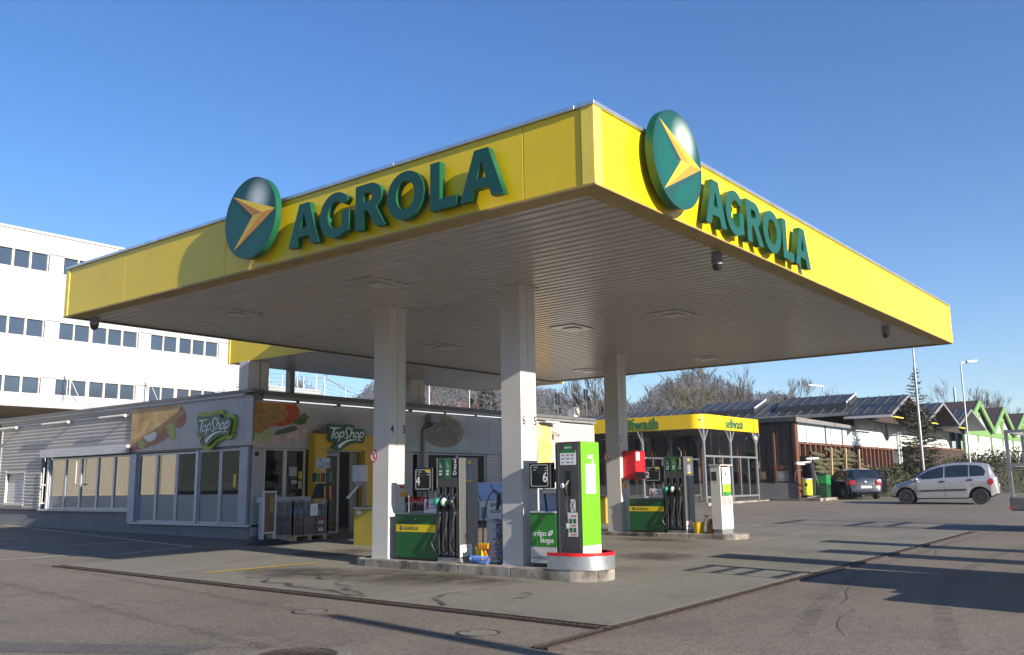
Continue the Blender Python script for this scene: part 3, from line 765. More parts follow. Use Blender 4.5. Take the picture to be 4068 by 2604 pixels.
def price_display(xf, y0, y1, z0, z1, num, lab, zb, numside):
    t = thing('price_display', lab, 'display', (xf, (y0 + y1) / 2, z0), 'pump price displays')
    part('case', MB().box(xf + .01, xf + .14, y0, y1, z0, z1), BLK, t, bevel=.012)
    part('front_panel', MB().box(xf, xf + .009, y0 + .008, y1 - .008, z0 + .008, z1 - .008), mat('display_black', (.012, .012, .014), .15, coat=.5), t)
    a, b_, c0, d0 = y0 + .035, y1 - .035, z0 + .03, z1 - .03
    lp = lambda a, b_, c0, d0, r: arc(b_ - r, d0 - r, r, r, 0, 90, 4) + arc(a + r, d0 - r, r, r, 90, 180, 4) + arc(a + r, c0 + r, r, r, 180, 270, 4) + arc(b_ - r, c0 + r, r, r, 270, 360, 4)
    W_ = (b_ - a) / 2; H = (d0 - c0) / 2; ctr = (xf - .001, (a + b_) / 2, (c0 + d0) / 2)
    shape('border_line', [lp(-W_, W_, -H, H, .03), list(reversed(lp(-W_ + .007, W_ - .007, -H + .007, H - .007, .024)))], .001, WINK, ctr, '-X', t)
    if numside == 'L': ny = b_ - .055; nz = c0 + .13
    else: ny = a + .055; nz = c0 + .13
    text('number', num, .21, WINK, (xf - .0015, ny, nz), '-X', t, sx=.9, bold=.003)
    part('screen', MB().box(xf - .002, xf, (a + b_) / 2 - .085, (a + b_) / 2 + .05, d0 - .14, d0 - .05), mat('lcd', (.03, .032, .042), .2), t)
    for j, (p, q, zz) in enumerate([(.05, .13, .035), (.27, .32, .05), (.27, .31, .085), (.05, .10, .075)]):
        part('small_print', MB().box(xf - .002, xf, b_ - min(q, 2 * W_ - .02), b_ - min(p, 2 * W_ - .04), d0 - zz - .008, d0 - zz), WINK, t)
    if num != '6': part('price_sticker', MB().box(xf - .002, xf, a + .02, a + .115, d0 - .045, d0 + .005), YPL, t)
    ym = (y0 + y1) / 2
    part('stand', MB().tube([(xf + .07, ym - .03, z0), (xf + .10, ym - .06, zb)], .016, 8), BLK, t)
    return t
price_display(11.42, 10.78, 11.19, 1.385, 1.775, '4', 'black price display numbered 4 above the near green cabinet', 1.0, 'L')
price_display(11.42, 8.315, 8.71, 1.41, 1.80, '6', 'black price display numbered 6 beside the lime green gas dispenser', 1.06, 'R')
price_display(19.47, 10.905, 11.355, 1.495, 1.87, '2', 'black price display numbered 2 above the far green cabinet', 1.08, 'L')
solo('display_arm', MB().box(11.50, 11.55, 8.20, 8.34, 1.50, 1.70), DGR, 'short dark arm joining the display numbered 6 to the gas dispenser', 'bracket', (11.5, 8.2, 1.5))

def cabinet(xf, y0, y1, z0, z1, zs0, zs1, lab):
    t = thing('service_cabinet', lab, 'cabinet', (xf, (y0 + y1) / 2, z0), 'green cabinets with a yellow stripe')
    part('body', MB().box(xf + .012, xf + .42, y0 + .01, y1 - .01, z0 + .03, z1 - .03), CAB, t)
    part('door', MB().box(xf, xf + .011, y0, y1, z0 + .05, z1 - .15), CAB, t, bevel=.004)
    part('flap', MB().box(xf, xf + .011, y0, y1, z1 - .145, z1 - .025), CAB, t, bevel=.004)
    part('lid', MB().box(xf - .01, xf + .43, y0 - .005, y1 + .005, z1 - .028, z1), mat('lid_grey', (.2, .22, .22), .3, .4), t, bevel=.006)
    part('plinth', MB().box(xf + .03, xf + .41, y0 + .02, y1 - .02, z0 - .03, z0 + .03), BLK, t)
    st = part('stripe', MB().box(xf - .003, xf - .0005, y0 + .002, y1 - .002, zs0, zs1), YEL, t)
    ym = (y0 + y1) / 2; zm = (zs0 + zs1) / 2
    shape('emblem_print', [ell(0, 0, .042, .042, 20)], .001, GRNF, (xf - .004, y1 - .13, zm), '-X', st)
    me = bpy.data.meshes.new('arrow_print'); me.from_pydata([(-.03, .026, 0), (.041, .002, 0), (-.025, -.03, 0), (.004, .001, 0)], [], [(0, 3, 1), (3, 2, 1)]); me.materials.append(AY)
    orient(me, (xf - .0052, y1 - .13, zm), '-X', st, 'arrow_print')
    text('lettering', 'AGROLA', .085, GRNF, (xf - .004, y1 - .195, zm - .004), '-X', st, align='LEFT', bold=.0008)
    part('lock', MB().cyl((xf - .006, ym, z1 - .10), (xf + .002, ym, z1 - .10), .012, 10), CHR, t)
cabinet(11.45, 10.71, 11.65, .235, 1.015, .70, .825, 'green cabinet with a yellow stripe on the near island under the display numbered 4')
cabinet(19.47, 10.86, 11.81, .305, 1.11, .80, .915, 'green cabinet with a yellow stripe on the far island under the display numbered 2')

# gas dispenser
def gas():
    xf, yn, yf, z0, zt = 11.45, 7.77, 8.225, .24, 2.095
    t = thing('gas_dispenser', 'tall lime green and grey gas dispenser behind the round steel guard', 'gas pump', (xf, 8.0, z0))
    xb = xf + .5
    part('front_panel', MB().box(xf, xf + .02, yn + .03, yf - .055, z0 + .05, zt - .01), DPN, t, bevel=.003)
    part('front_edge', MB().box(xf + .004, xf + .05, yf - .05, yf, z0 + .02, zt - .012), DPN, t)
    part('front_edge', MB().box(xf + .004, xf + .05, yn + .004, yn + .026, z0 + .02, zt - .012), DPN, t)
    part('trim', MB().box(xf - .003, xf + .003, yf - .056, yf - .049, z0 + .1, zt - .02), CHR, t)
    sp = part('side_panel', MB().box(xf + .01, xb, yn - .012, yn, z0 + .33, zt), LIME, t, bevel=.004)
    part('side_panel', MB().box(xf + .01, xb, yn - .011, yn, z0 + .15, z0 + .327), WHT, t, label='white lower side panel')
    part('body', MB().box(xf + .05, xb - .01, yn + .002, yf - .002, z0 - .02, zt - .012), DPN, t)
    part('top', MB().box(xf + .0, xb, yn + .002, yf, zt - .008, zt + .006), mat('dark_red_edge', (.16, .03, .035), .5), t)
    part('grade_label', MB().box(xf - .002, xf - .0002, 7.915, 8.07, 1.97, 2.06), G98, t)
    text('lettering', 'ERDGAS', .034, WINK, (xf - .003, 7.99, 2.012), '-X', t)
    n = part('notice', MB().box(xf - .003, xf - .0005, 7.845, 8.135, 1.755, 1.97), PAPER, t)
    part('notice_header', MB().box(xf - .004, xf - .0032, 7.845, 8.135, 1.935, 1.97), G98, n)
    rnd = random.Random(3)
    for r in range(3):
        for q in range(3): part('print_line', MB().box(xf - .0045, xf - .0035, 8.10 - .085 * q - rnd.uniform(.03, .06), 8.10 - .085 * q, 1.895 - .055 * r, 1.908 - .055 * r), INK, n)
    part('holster', MB().box(xf - .004, xf + .001, 7.945, 8.035, 1.30, 1.665), BLK, t)
    nz = part('nozzle', MB().tube([(xf - .02, 7.985, 1.52), (xf - .07, 8.0, 1.46), (xf - .075, 8.0, 1.38), (xf - .045, 7.995, 1.30)], [.03, .04, .034, .022], 10), BLK, t, True)
    part('nozzle_cap', MB().tube([(xf - .06, 8.02, 1.45), (xf - .12, 8.035, 1.445)], .036, 12), WINK, nz, True)
    part('hose', MB().tube(smoothline([(xf - .045, 7.995, 1.30), (xf - .06, 8.0, 1.18), (xf - .10, 7.96, 1.02), (xf - .11, 7.94, .86), (xf - .09, 7.98, .66), (xf - .05, 8.07, .5), (xf + .02, 8.08, .42)], 6), .014, 8), HOSE, nz, True)
    part('breakaway', MB().tube([(xf - .105, 7.945, .90), (xf - .11, 7.94, .82)], .021, 8), CHR, nz)
    s1 = part('pictogram', MB().box(xf - .002, xf - .0005, 7.875, 7.965, 1.065, 1.245), PAPER, t)
    for a, b_ in (((7.88, 1.07), (7.96, 1.24)), ((7.96, 1.07), (7.88, 1.24))): part('cross', MB().bar((xf - .003, a[0], a[1]), (xf - .003, b_[0], b_[1]), .002, .008), mat('dark_red', (.2, .03, .03), .5), s1)
    s2 = part('pictogram', MB().box(xf - .002, xf - .0005, 7.84, 8.02, .70, 1.05), PAPER, t)
    for j in range(2): part('green_square', MB().box(xf - .003, xf - .0022, 7.865, 7.92, .76 + .13 * j, .83 + .13 * j), G98, s2)
    for j in range(2): part('green_square', MB().box(xf - .003, xf - .0022, 7.935, 7.985, .76 + .13 * j, .83 + .13 * j), G98, s2)
    for zz in (.73, .86, 1.0):
        for yy in (7.87, 7.905, 7.94): shape('red_dot', [ell(0, 0, .014, .014, 10), list(reversed(ell(0, 0, .008, .008, 10)))], .001, RED, (xf - .0032, yy, zz), '-X', s2)
    p = part('data_sheet', MB().box(xf + .115, xf + .385, yn - .016, yn - .0125, 1.325, 1.765), PAPER, t)
    rnd = random.Random(5)
    for r in range(13):
        x0 = xf + .14 + rnd.uniform(0, .05); part('print_line', MB().box(x0, x0 + rnd.uniform(.05, .16), yn - .018, yn - .0165, 1.36 + .03 * r, 1.364 + .03 * r), mat('print_grey', (.35, .35, .36), .7), p)
    part('side_print', MB().box(xf + .18, xf + .33, yn - .014, yn - .0125, 1.88, 1.90), WINK, sp); part('side_print', MB().box(xf + .18, xf + .31, yn - .014, yn - .0125, 1.845, 1.865), WINK, sp)
    shape('leaf_print', [[(-.03, -.03), (-.02, .02), (.03, .035), (.025, -.015)]], .001, WINK, (xf + .32, yn - .0135, 1.80), '-Y', sp)
    part('flame_print', MB().box(xf + .39, xf + .42, yn - .0135, yn - .0115, z0 + .19, z0 + .24), AO, t)
gas()
def gascab():
    xf, y0, y1, z0, z1 = 11.45, 8.235, 8.72, .245, 1.06
    t = thing('gas_cabinet', 'green and white cabinet beside the gas dispenser with white leaf logo', 'cabinet', (xf, 8.48, z0))
    part('body', MB().box(xf + .012, xf + .40, y0 + .005, y1 - .005, z0 + .04, z1 - .02), mat('cabinet_side', (.30, .31, .30), .4), t)
    d = part('front', MB().box(xf, xf + .011, y0, y1, z0 + .29, z1 - .022), mat('gas_green', (.03, .22, .025), .3, coat=.3), t, bevel=.003)
    part('front', MB().box(xf, xf + .011, y0, y1, z0 + .06, z0 + .287), WHT, t, label='white lower front panel')
    part('lid', MB().box(xf - .012, xf + .41, y0 - .004, y1 + .004, z1 - .02, z1 + .005), LGR, t, bevel=.004)
    part('plinth', MB().box(xf + .03, xf + .38, y0 + .02, y1 - .02, z0 - .03, z0 + .04), BLK, t)
    text('lettering', 'erdgas', .118, WINK, (xf - .002, 8.552, .735), '-X', d, sx=.84, sp=1.02)
    text('lettering', 'biogas', .118, WINK, (xf - .002, 8.410, .632), '-X', d, sx=.84, sp=1.02)
    shape('leaf_print', [[(-.045, -.04), (-.04, .015), (.0, .045), (.05, .05), (.04, -.005), (.005, -.03)], [(-.02, -.018), (.025, .03), (.01, .03), (-.022, .008)]], .001, WINK, (xf - .002, 8.345, .735), '-X', d)
    text('small_print', 'www.iwas.ch', .035, INK, (xf - .002, 8.59, .375), '-X', t)
    part('flame_print', MB().add([(xf - .002, 8.33, .32), (xf - .002, 8.30, .32), (xf - .002, 8.28, .44)], [(0, 1, 2)]), AO, t); part('flame_print', MB().add([(xf - .002, 8.375, .32), (xf - .002, 8.345, .32), (xf - .002, 8.325, .42)], [(0, 1, 2)]), AO, t)
    part('lock', MB().cyl((xf - .006, 8.49, z1 - .10), (xf + .002, 8.49, z1 - .10), .011, 10), CHR, t)
gascab()
solo('notice_board', MB().box(11.66, 11.67, 8.24, 8.70, 1.05, 1.40), mat('board_grey', (.42, .46, .56), .5, var=.1), 'pale notice board standing on the cabinet behind the display numbered 6', 'notice board', (11.66, 8.47, 1.06))
solo('card_reader', MB().box(11.47, 11.56, 8.24, 8.50, 1.335, 1.405), WHT, 'white shelf box under the display numbered 6', 'box', (11.5, 8.37, 1.33), bevel=.004)

# round steel guard
def guard():
    xc, yc, r, zk, zt = 11.64, 7.86, .445, .238, .48
    t = thing('steel_guard', 'round galvanised steel guard with red rim at the end of the near island', 'guard rail', (xc, yc, zk))
    path = [(xc - r, 8.225), (xc - r, 8.05)] + arc(xc, yc, r, r, 180, 360, 26) + [(xc + r, 8.05), (xc + r, 8.225)]
    def band(z0, z1, off, m_, nm):
        g = MB(); n = len(path); rr = lambda p, d: (xc + (p[0] - xc) * (1 + d / r), yc + (p[1] - yc) * (1 + d / r) if p[1] < yc else p[1])
        o = [rr(p, off) for p in path]; i_ = [rr(p, -.012) for p in path]
        vs = [(*p, z0) for p in o] + [(*p, z1) for p in o] + [(*p, z0) for p in i_] + [(*p, z1) for p in i_]
        fs = []
        for k in range(n - 1):
            fs += [(k, k + 1, n + k + 1, n + k), (2 * n + k, 3 * n + k, 3 * n + k + 1, 2 * n + k + 1), (n + k, n + k + 1, 3 * n + k + 1, 3 * n + k), (k, 2 * n + k, 2 * n + k + 1, k + 1)]
        fs += [(0, n, 3 * n, 2 * n), (n - 1, 3 * n - 1, 4 * n - 1, 2 * n - 1)]
        g.add(vs, fs); part(nm, g, m_, t, 30)
    band(zk, zt - .045, .004, mat('guard_steel', (.52, .54, .56), .36, .8, var=.14, vs=9), 'steel_band'); band(zt - .045, zt, .008, RED, 'red_rim')
    part('fill_plate', MB().prism([(x, y, zk + .05) for x, y in arc(xc, yc, r - .015, r - .015, 180, 360, 20)], (0, 0, .01)), DGR, t)
guard()

# air and water post with coiled hose
def airpost():
    t = thing('air_water_post', 'pale grey air and water post with black hose on the near island', 'air post', (11.72, 9.62, .235))
    part('housing', MB().box(11.60, 11.84, 9.535, 9.73, .235, .90), mat('air_post_grey', (.44, .43, .42), .5, var=.08), t, bevel=.01)
    part('cap', MB().box(11.59, 11.85, 9.525, 9.74, .90, .915), LGR, t, bevel=.006)
    part('pole', MB().cyl((11.72, 9.49, .24), (11.72, 9.49, 1.36), .018, 8), GRY, t)
    part('air_hose', MB().tube(smoothline([(11.6, 9.86, .26), (11.62, 9.83, .5), (11.6, 9.79, .95), (11.6, 9.68, 1.28), (11.62, 9.575, 1.375), (11.64, 9.50, 1.32), (11.66, 9.48, 1.18)], 7), .012, 8), HOSE, t, True)
    part('gauge', MB().tube([(11.64, 9.495, 1.34), (11.63, 9.50, 1.18), (11.60, 9.51, 1.07)], [.03, .036, .018], 10), BLK, t, True)
    pts = []
    for k in range(150):
        a = k * .42; q = k / 149
        rad = .052 + .03 * math.sin(k * .23)
        pts.append((11.56 + rad * math.cos(a), 9.47 + rad * 1.15 * math.sin(a), .92 - .66 * q + .02 * math.sin(k * .37)))
    part('coiled_hose', MB().tube(pts, .0065, 6), mat('hose_blue', (.012, .045, .22), .35, var=.3, vs=20), t, True)
    pts = []
    for k in range(160):
        a = k * .42; q = k / 159
        pts.append((11.42 + .055 * math.cos(a), 9.90 - .36 * q, .298 + .055 * math.sin(a)))
    part('coiled_hose', MB().tube(pts, .0075, 6), mat('hose_light_blue', (.08, .18, .50), .3, var=.5, vs=25), t, True)
    part('coupling', MB().tube([(11.56, 9.46, .58), (11.53, 9.43, .56)], .012, 6), ORG, t); part('coupling', MB().tube([(11.56, 9.47, .36), (11.53, 9.45, .33)], .012, 6), ORG, t)
airpost()

def bucket(ctr, r, h, m_, lab, handle=True):
    x, y, z = ctr
    t = thing('bucket', lab, 'bucket', ctr, 'yellow window washing buckets')
    part('body', MB().lathe([(.001, z + .005), (r * .74, z), (r * .98, z + h * .93), (r * 1.06, z + h * .94), (r * 1.06, z + h), (r * .96, z + h), (r * .72, z + .02)], x, y, 20), m_, t, True)
    part('handle', MB().tube([(x, y + r * 1.06 * math.cos(a), z + h * .86 - .55 * r * math.sin(a)) for a in [PI * k / 12 for k in range(13)]], .005, 6), BLK, t)
    part('bail_lug', MB().box(x - .012, x + .012, y + r, y + r * 1.1, z + h * .78, z + h * .95), m_, t); part('bail_lug', MB().box(x - .012, x + .012, y - r * 1.1, y - r, z + h * .78, z + h * .95), m_, t)
bucket((11.60, 9.83, .233), .105, .25, YPL, 'yellow bucket beside the coiled blue hose on the near island')
bucket((19.62, 10.05, .306), .135, .25, YPL, 'yellow bucket between the far fuel dispenser and the white terminal')
sq = thing('window_squeegee', 'orange squeegee standing against the yellow bucket on the near island', 'squeegee', (11.5, 9.72, .24))
part('head', MB().bar((11.48, 9.80, .50), (11.48, 9.60, .50), .03, .06), ORG, sq); part('handle', MB().bar((11.49, 9.74, .53), (11.5, 9.62, .27), .022, .05), ORG, sq); part('blade', MB().bar((11.48, 9.81, .545), (11.48, 9.59, .545), .008, .03), YPL, sq)
sq = thing('window_squeegee', 'long handled squeegee sticking out of the yellow bucket on the far island', 'squeegee', (19.62, 10.0, .35))
part('handle', MB().tube([(19.62, 10.05, .36), (19.62, 9.84, .70)], .012, 6), ORG, sq); part('head', MB().bar((19.62, 9.88, .71), (19.62, 9.80, .69), .02, .03), DGR, sq)
def canister():
    t = thing('water_canister', 'brown plastic canister on the far island beside the white terminal', 'canister', (19.62, 9.74, .306))
    m_ = mat('brown_plastic', (.24, .11, .012), .4, var=.12)
    part('body', MB().lathe([(.001, .306), (.09, .306), (.096, .32), (.096, .52), (.08, .56), (.035, .585), (.032, .60)], 19.62, 9.74, 18), m_, t, True)
    part('cap', MB().lathe([(.04, .60), (.04, .632), (.001, .634)], 19.62, 9.74, 14), m_, t); part('grip', MB().tube([(19.62, 9.80, .55), (19.62, 9.82, .60), (19.62, 9.77, .625)], .012, 6), m_, t)
canister()

# payment terminal
def terminal():
    x0, x1, y0, y1, z0, zt = 19.48, 20.08, 9.39, 9.635, .305, 1.85
    t = thing('payment_terminal', 'tall white payment terminal with poster at the end of the far island', 'payment terminal', ((x0 + x1) / 2, 9.5, z0))
    part('front_post', MB().box(x0, x0 + .05, y0, y1, z0 + .10, zt - .012), WHT, t, bevel=.006)
    part('lower_case', MB().box(x0 + .052, x1, y0, y1, z0 + .10, 1.14), WHT, t, bevel=.006)
    part('core', MB().box(x0 + .052, x1 - .12, y0 + .06, y1, 1.142, zt - .014), GRY, t)
    part('back_case', MB().box(x1 - .118, x1, y0 + .03, y1, 1.142, zt - .014), WHT, t)
    part('top_plate', MB().box(x0 - .02, x1 + .02, y0 - .03, y1 + .02, zt - .012, zt + .012), WHT, t, bevel=.004)
    part('plinth', MB().box(x0 + .02, x1 - .02, y0 + .015, y1 - .015, z0 - .02, z0 + .098), GRY, t)
    part('screen_recess', MB().box(x0 - .004, x0 + .001, y0 + .07, y1 - .04, 1.50, 1.70), mat('screen_dark', (.03, .045, .03), .2), t)
    part('screen_glare', MB().box(x0 - .006, x0 - .0045, y0 + .06, y0 + .085, 1.52, 1.71), LGR, t)
    part('card_slot', MB().cyl((x0 - .004, 9.52, 1.46), (x0 + .001, 9.52, 1.46), .012, 8), BLK, t)
    p = part('poster', MB().box(x0 + .16, x1 - .02, y0 + .02, y0 + .028, 1.16, 1.80), mat('poster_sky', (.62, .72, .80), .4, var=.12, vs=3), t)
    part('poster_field', MB().box(x0 + .165, x1 - .025, y0 + .016, y0 + .0195, 1.165, 1.42), mat('poster_meadow', (.28, .48, .02), .4, var=.45, vs=7), p)
    part('poster_field', MB().box(x0 + .165, x1 - .025, y0 + .013, y0 + .0155, 1.165, 1.24), mat('poster_grass', (.03, .25, .03), .4, var=.4, vs=9), p)
    part('poster_mark', MB().box(x0 + .3, x0 + .36, y0 + .016, y0 + .0195, 1.62, 1.67), INK, p)
    for k, xx in enumerate((x0 + .17, x0 + .45)):
        q = shape('prohibition_sign', [ell(0, 0, .085, .085, 24), list(reversed(ell(0, 0, .07, .07, 24)))], .001, RED, (xx, y0 - .002, 1.03), '-Y', t)
        shape('bar', [[(-.055, .045), (-.045, .055), (.055, -.045), (.045, -.055)]], .001, RED, (xx, y0 - .0025, 1.03), '-Y', q)
        shape('pictogram', [[(-.02, -.05), (.0, .05), (.02, -.05)]] if k else [[(-.04, -.035), (.03, .04), (.035, .03), (-.03, -.045)]], .001, INK, (xx, y0 - .0018, 1.03), '-Y', q)
    part('side_sticker', MB().box(x0 + .02, x0 + .12, y1 + .001, y1 + .004, 1.5, 1.7), YPL, t)
terminal()

# red box on the far column
t = thing('red_hose_box', 'red box mounted on the column numbered 2', 'box', (19.95, 11.9, 1.55))
part('case', MB().box(19.66, 20.12, 11.72, 12.068, 1.56, 2.26), RED, t, bevel=.012)
part('door', MB().box(19.66, 20.12, 11.70, 11.718, 1.565, 2.255), RED, t, bevel=.006)
part('notice', MB().box(19.69, 19.85, 11.695, 11.6985, 2.02, 2.22), PAPER, t)
part('vent_grille', MB().box(19.70, 20.09, 11.695, 11.6985, 1.58, 1.72), mat('dark_maroon', (.12, .012, .02), .5), t)
def stopbutton(x, y, z, lab):
    t = thing('emergency_switch', lab, 'switch', (x, y, z), 'emergency switches on the columns')
    part('plate', MB().box(x - .02, x + .07, y - .012, y, z + .10, z + .145), RED, t)
    part('box', MB().box(x, x + .09, y - .05, y, z - .045, z + .045), YPL, t, bevel=.005)
    part('knob', MB().cyl((x + .045, y - .09, z), (x + .045, y - .05, z), .032, 12), ORG, t)
stopbutton(11.74, 11.831, 1.33, 'orange emergency switch under a small red label on the column numbered 4')
stopbutton(19.60, 12.068, 1.40, 'orange emergency switch below the red box on the far column')

def nosmoke(x, y, z, lab):
    t = thing('no_smoking_sign', lab, 'sign', (x, y, z), 'no smoking signs on the columns')
    shape('disc', [ell(0, 0, .088, .108, 28)], .002, PAPER, (x - .002, y, z), '-X', t)
    shape('red_ring', [ell(0, 0, .093, .113, 28), list(reversed(ell(0, 0, .072, .09, 28)))], .002, RED, (x - .0045, y, z), '-X', t)
    shape('red_bar', [[(-.06, .058), (-.048, .068), (.06, -.058), (.048, -.068)]], .002, RED, (x - .004, y, z), '-X', t)
    shape('match', [[(-.025, -.06), (-.005, -.06), (.02, .05), (.0, .055)]], .001, INK, (x - .0035, y, z), '-X', t)
nosmoke(11.433, 12.215, 2.015, 'round red and white no smoking sign above the yellow bin on the nearest left column')
nosmoke(19.537, 12.435, 2.12, 'round red and white no smoking sign on the far column beside the red box')

def paperbox(x, y0, y1, z0, h, lab):
    t = thing('glove_dispenser', lab, 'dispenser box', (x, (y0 + y1) / 2, z0), 'white dispenser boxes on the green cabinets')
    part('box', MB().box(x, x + .22, y0, y1, z0, z0 + h), PAPER, t, bevel=.004)
    part('print', MB().box(x - .002, x - .0005, y1 - .08, y1 - .04, z0 + .05, z0 + .18), RED, t)
    for k in range(2): part('print', MB().box(x - .002, x - .0005, y0 + .03, y0 + .14, z0 + .07 + .06 * k, z0 + .10 + .06 * k), mat('lilac_print', (.40, .33, .5), .6), t)
paperbox(11.50, 10.75, 11.03, 1.016, .235, 'white dispenser box standing on the near green cabinet')
paperbox(19.50, 10.90, 11.25, 1.112, .22, 'white dispenser box standing on the far green cabinet')

def waste(x, y, w, z0, h, m_, lab, bag=True):
    t = thing('waste_bin', lab, 'bin', (x, y, z0), 'yellow waste bins on the forecourt')
    g = MB(); a = w / 2; ch = a * .12
    pts = lambda s: [(-a * s, -(a - ch) * s), (-(a - ch) * s, -a * s), ((a - ch) * s, -a * s), (a * s, -(a - ch) * s), (a * s, (a - ch) * s), ((a - ch) * s, a * s), (-(a - ch) * s, a * s), (-a * s, (a - ch) * s)]
    g.add([(x + p[0], y + p[1], z0) for p in pts(.98)] + [(x + p[0], y + p[1], z0 + h) for p in pts(1)], [(i, (i + 1) % 8, 8 + (i + 1) % 8, 8 + i) for i in range(8)])
    part('body', g, m_, t)
    part('rim', MB().prism([(x + p[0], y + p[1], z0 + h + .001) for p in pts(1.05)], (0, 0, .035)), LGR, t, bevel=.005)
    part('opening', MB().prism([(x + p[0], y + p[1], z0 + h + .0365) for p in pts(.8)], (0, 0, .003)), BLK, t)
    if bag:
        part('bag', MB().sphere((x - a - .01, y + a * .3, z0 + h - .075), .075, 8, .8), mat('bag_plastic', (.62, .62, .55), .35, var=.2, vs=20), t, True)
BINY = mat('bin_yellow', (.36, .28, .03), .45, var=.08, vs=3)
waste(14.56, 15.5, .70, gz(14.5, 15.5), .80, BINY, 'yellow waste bin with a white bag behind the column numbered 4')
waste(23.6, 15.2, .50, gz(23.6, 15.2), .80, BINY, 'yellow waste bin half hidden behind the column numbered 2', False)
t = thing('towel_dispenser', 'grey paper towel dispenser with hanging paper above the yellow bin', 'towel dispenser', (14.55, 15.95, gz(14.5, 16)))
part('post', MB().box(14.62, 14.68, 15.92, 15.98, gz(14.5, 16), 2.0), GRY, t); part('case', MB().box(14.40, 14.64, 15.82, 16.10, 1.58, 1.96), LGR, t, bevel=.02)
part('nozzle_plate', MB().box(14.44, 14.60, 15.88, 16.05, 1.50, 1.58), GRY, t)
part('paper', MB().add([(14.46, 15.90, 1.50), (14.50, 16.02, 1.50), (14.26, 16.14, 1.22), (14.20, 15.98, 1.20)], [(0, 1, 2, 3)]), PAPER, t)
# ------------------------------------------------------------------ shop building
SX, SY, SXE, SYE, SZ = 13.97, 19.32, 29.40, 33.5, 3.90
shop = thing('shop_building', 'low white shop building with food posters behind the pumps', 'shop', (SX, SY, .2))
SID = mat('white_siding', (.44, .425, .41), .4, var=.05, vs=2, dirt=(.45, .44, .42), ds=1.2, dth=.62)
PAN = mat('white_panel', (.36, .36, .365), .35, var=.05, vs=1.2)
ALF = mat('window_frame_grey', (.42, .45, .50), .4, .3, var=.06)
ROOFE = mat('roof_edge', (.16, .15, .145), .5, .3, var=.12)
GLS = glass('shop_glass', (.30, .31, .30), .17)
GLSD = glass('shop_glass_dark', (.42, .42, .40), .06)
FROST = mat('frosted_film', (.20, .23, .24), .45, var=.06)
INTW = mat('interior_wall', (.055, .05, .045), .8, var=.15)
# shell
part('roof', MB().box(SX + .02, SXE - .02, SY + .02, SYE - .02, 3.70, 3.86), GREYC, shop)
part('wall', MB().box(SXE - .15, SXE, SY + .06, SYE, gz(29, 25) - .3, 3.69), SID, shop)
part('wall', MB().box(SX + .06, SXE - .16, SYE - .15, SYE, gz(20, 33) - .3, 3.69), SID, shop)
part('interior_floor', MB().box(SX + .2, SXE - .2, SY + .2, SYE - .2, .25, .30), mat('tile_floor', (.22, .20, .18), .3, var=.1), shop)
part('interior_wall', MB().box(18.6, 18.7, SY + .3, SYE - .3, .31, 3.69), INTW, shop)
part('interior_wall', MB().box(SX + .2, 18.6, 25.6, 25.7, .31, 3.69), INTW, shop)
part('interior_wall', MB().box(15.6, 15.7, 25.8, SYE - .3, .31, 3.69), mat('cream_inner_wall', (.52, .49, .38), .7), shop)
rnd = random.Random(11)
for k in range(7):
    y = 20.6 + k * .7; hh = rnd.uniform(1.2, 1.9)
    q = part('shelf', MB().box(15.7, 16.1, y, y + .6, .31, hh), mat('shelf_dark', (.09, .08, .075), .6), shop)
    for j in range(4):
        part('goods', MB().box(15.62, 15.69, y + .03, y + .57, .5 + j * .32, .5 + j * .32 + rnd.uniform(.14, .24)), mat('goods_%d' % (j % 4), [(.25, .05, .04), (.08, .15, .28), (.32, .24, .04), (.26, .25, .22)][j % 4], .5, var=.5, vs=14), q)
LIT = emis('lit_tube', (1, .95, .85), 2.2)
for (x, y0, y1) in [(15.0, 20.4, 21.6), (15.0, 22.2, 23.2), (17.0, 20.5, 22.5)]: part('ceiling_tube', MB().box(x, x + .08, y0, y1, 2.95, 3.0), LIT, shop)
for (y, x0, x1) in [(20.6, 14.4, 15.2), (20.6, 15.6, 16.4), (21.9, 14.4, 15.2)]: part('ceiling_tube', MB().box(x0, x1, y, y + .08, 2.85, 2.9), LIT, shop)
# plinths
gl = lambda y: gz(SX, y) + (0.20 if y > 30 else 0.0)
part('plinth', MB().prism([(SX + .05, SY + .03, -.2), (SX + .05, SYE, -.2), (SX + .05, SYE, .84), (SX + .05, 25.0, .84), (SX + .05, 24.97, .52), (SX + .05, SY + .03, .52)], (.2, 0, 0)), GREYC, shop)
part('plinth', MB().box(SX + .26, 15.62, SY + .07, SY + .25, -.1, .52), GREYC, shop)
part('plinth', MB().box(18.0, SXE - .16, SY + .07, SY + .25, -.1, .62), GREYC, shop)
part('sill', MB().box(SX - .03, SX + .26, SY, 24.95, .523, .575), ALF, shop)
part('sill', MB().box(SX - .04, SX + .25, 24.96, 30.45, .843, .90), LGR, shop)
# -X face: siding planks right of the posters
PH = .1075
def plank_mesh(l, axis):
    g = MB(); pr = [(0, 0), (0.012, .012), (0.022, PH * .55), (0.022, PH * .8), (0.0, PH - .003)]
    if axis == 'y': a = [(SX_ - o, 0, z) for SX_, (o, z) in zip([0] * 5, pr)]; b_ = [(-o, l, z) for o, z in pr]
    else: a = [(0, -o, z) for o, z in pr]; b_ = [(l, -o, z) for o, z in pr]
    k = len(pr); g.add(a + b_, [(i, i + 1, k + i + 1, k + i) for i in range(k - 1)] + [tuple(range(k)), tuple(range(k, 2 * k))])
    return mesh('siding_plank', g, SID)
pm = {}
def plank(y0, y1, z, axis='y', at=SX):
    key = (round(y1 - y0, 3), axis)
    if key not in pm: pm[key] = plank_mesh(y1 - y0, axis)
    inst('siding_plank', pm[key], shop, (at, y0, z) if axis == 'y' else (y0, at, z))
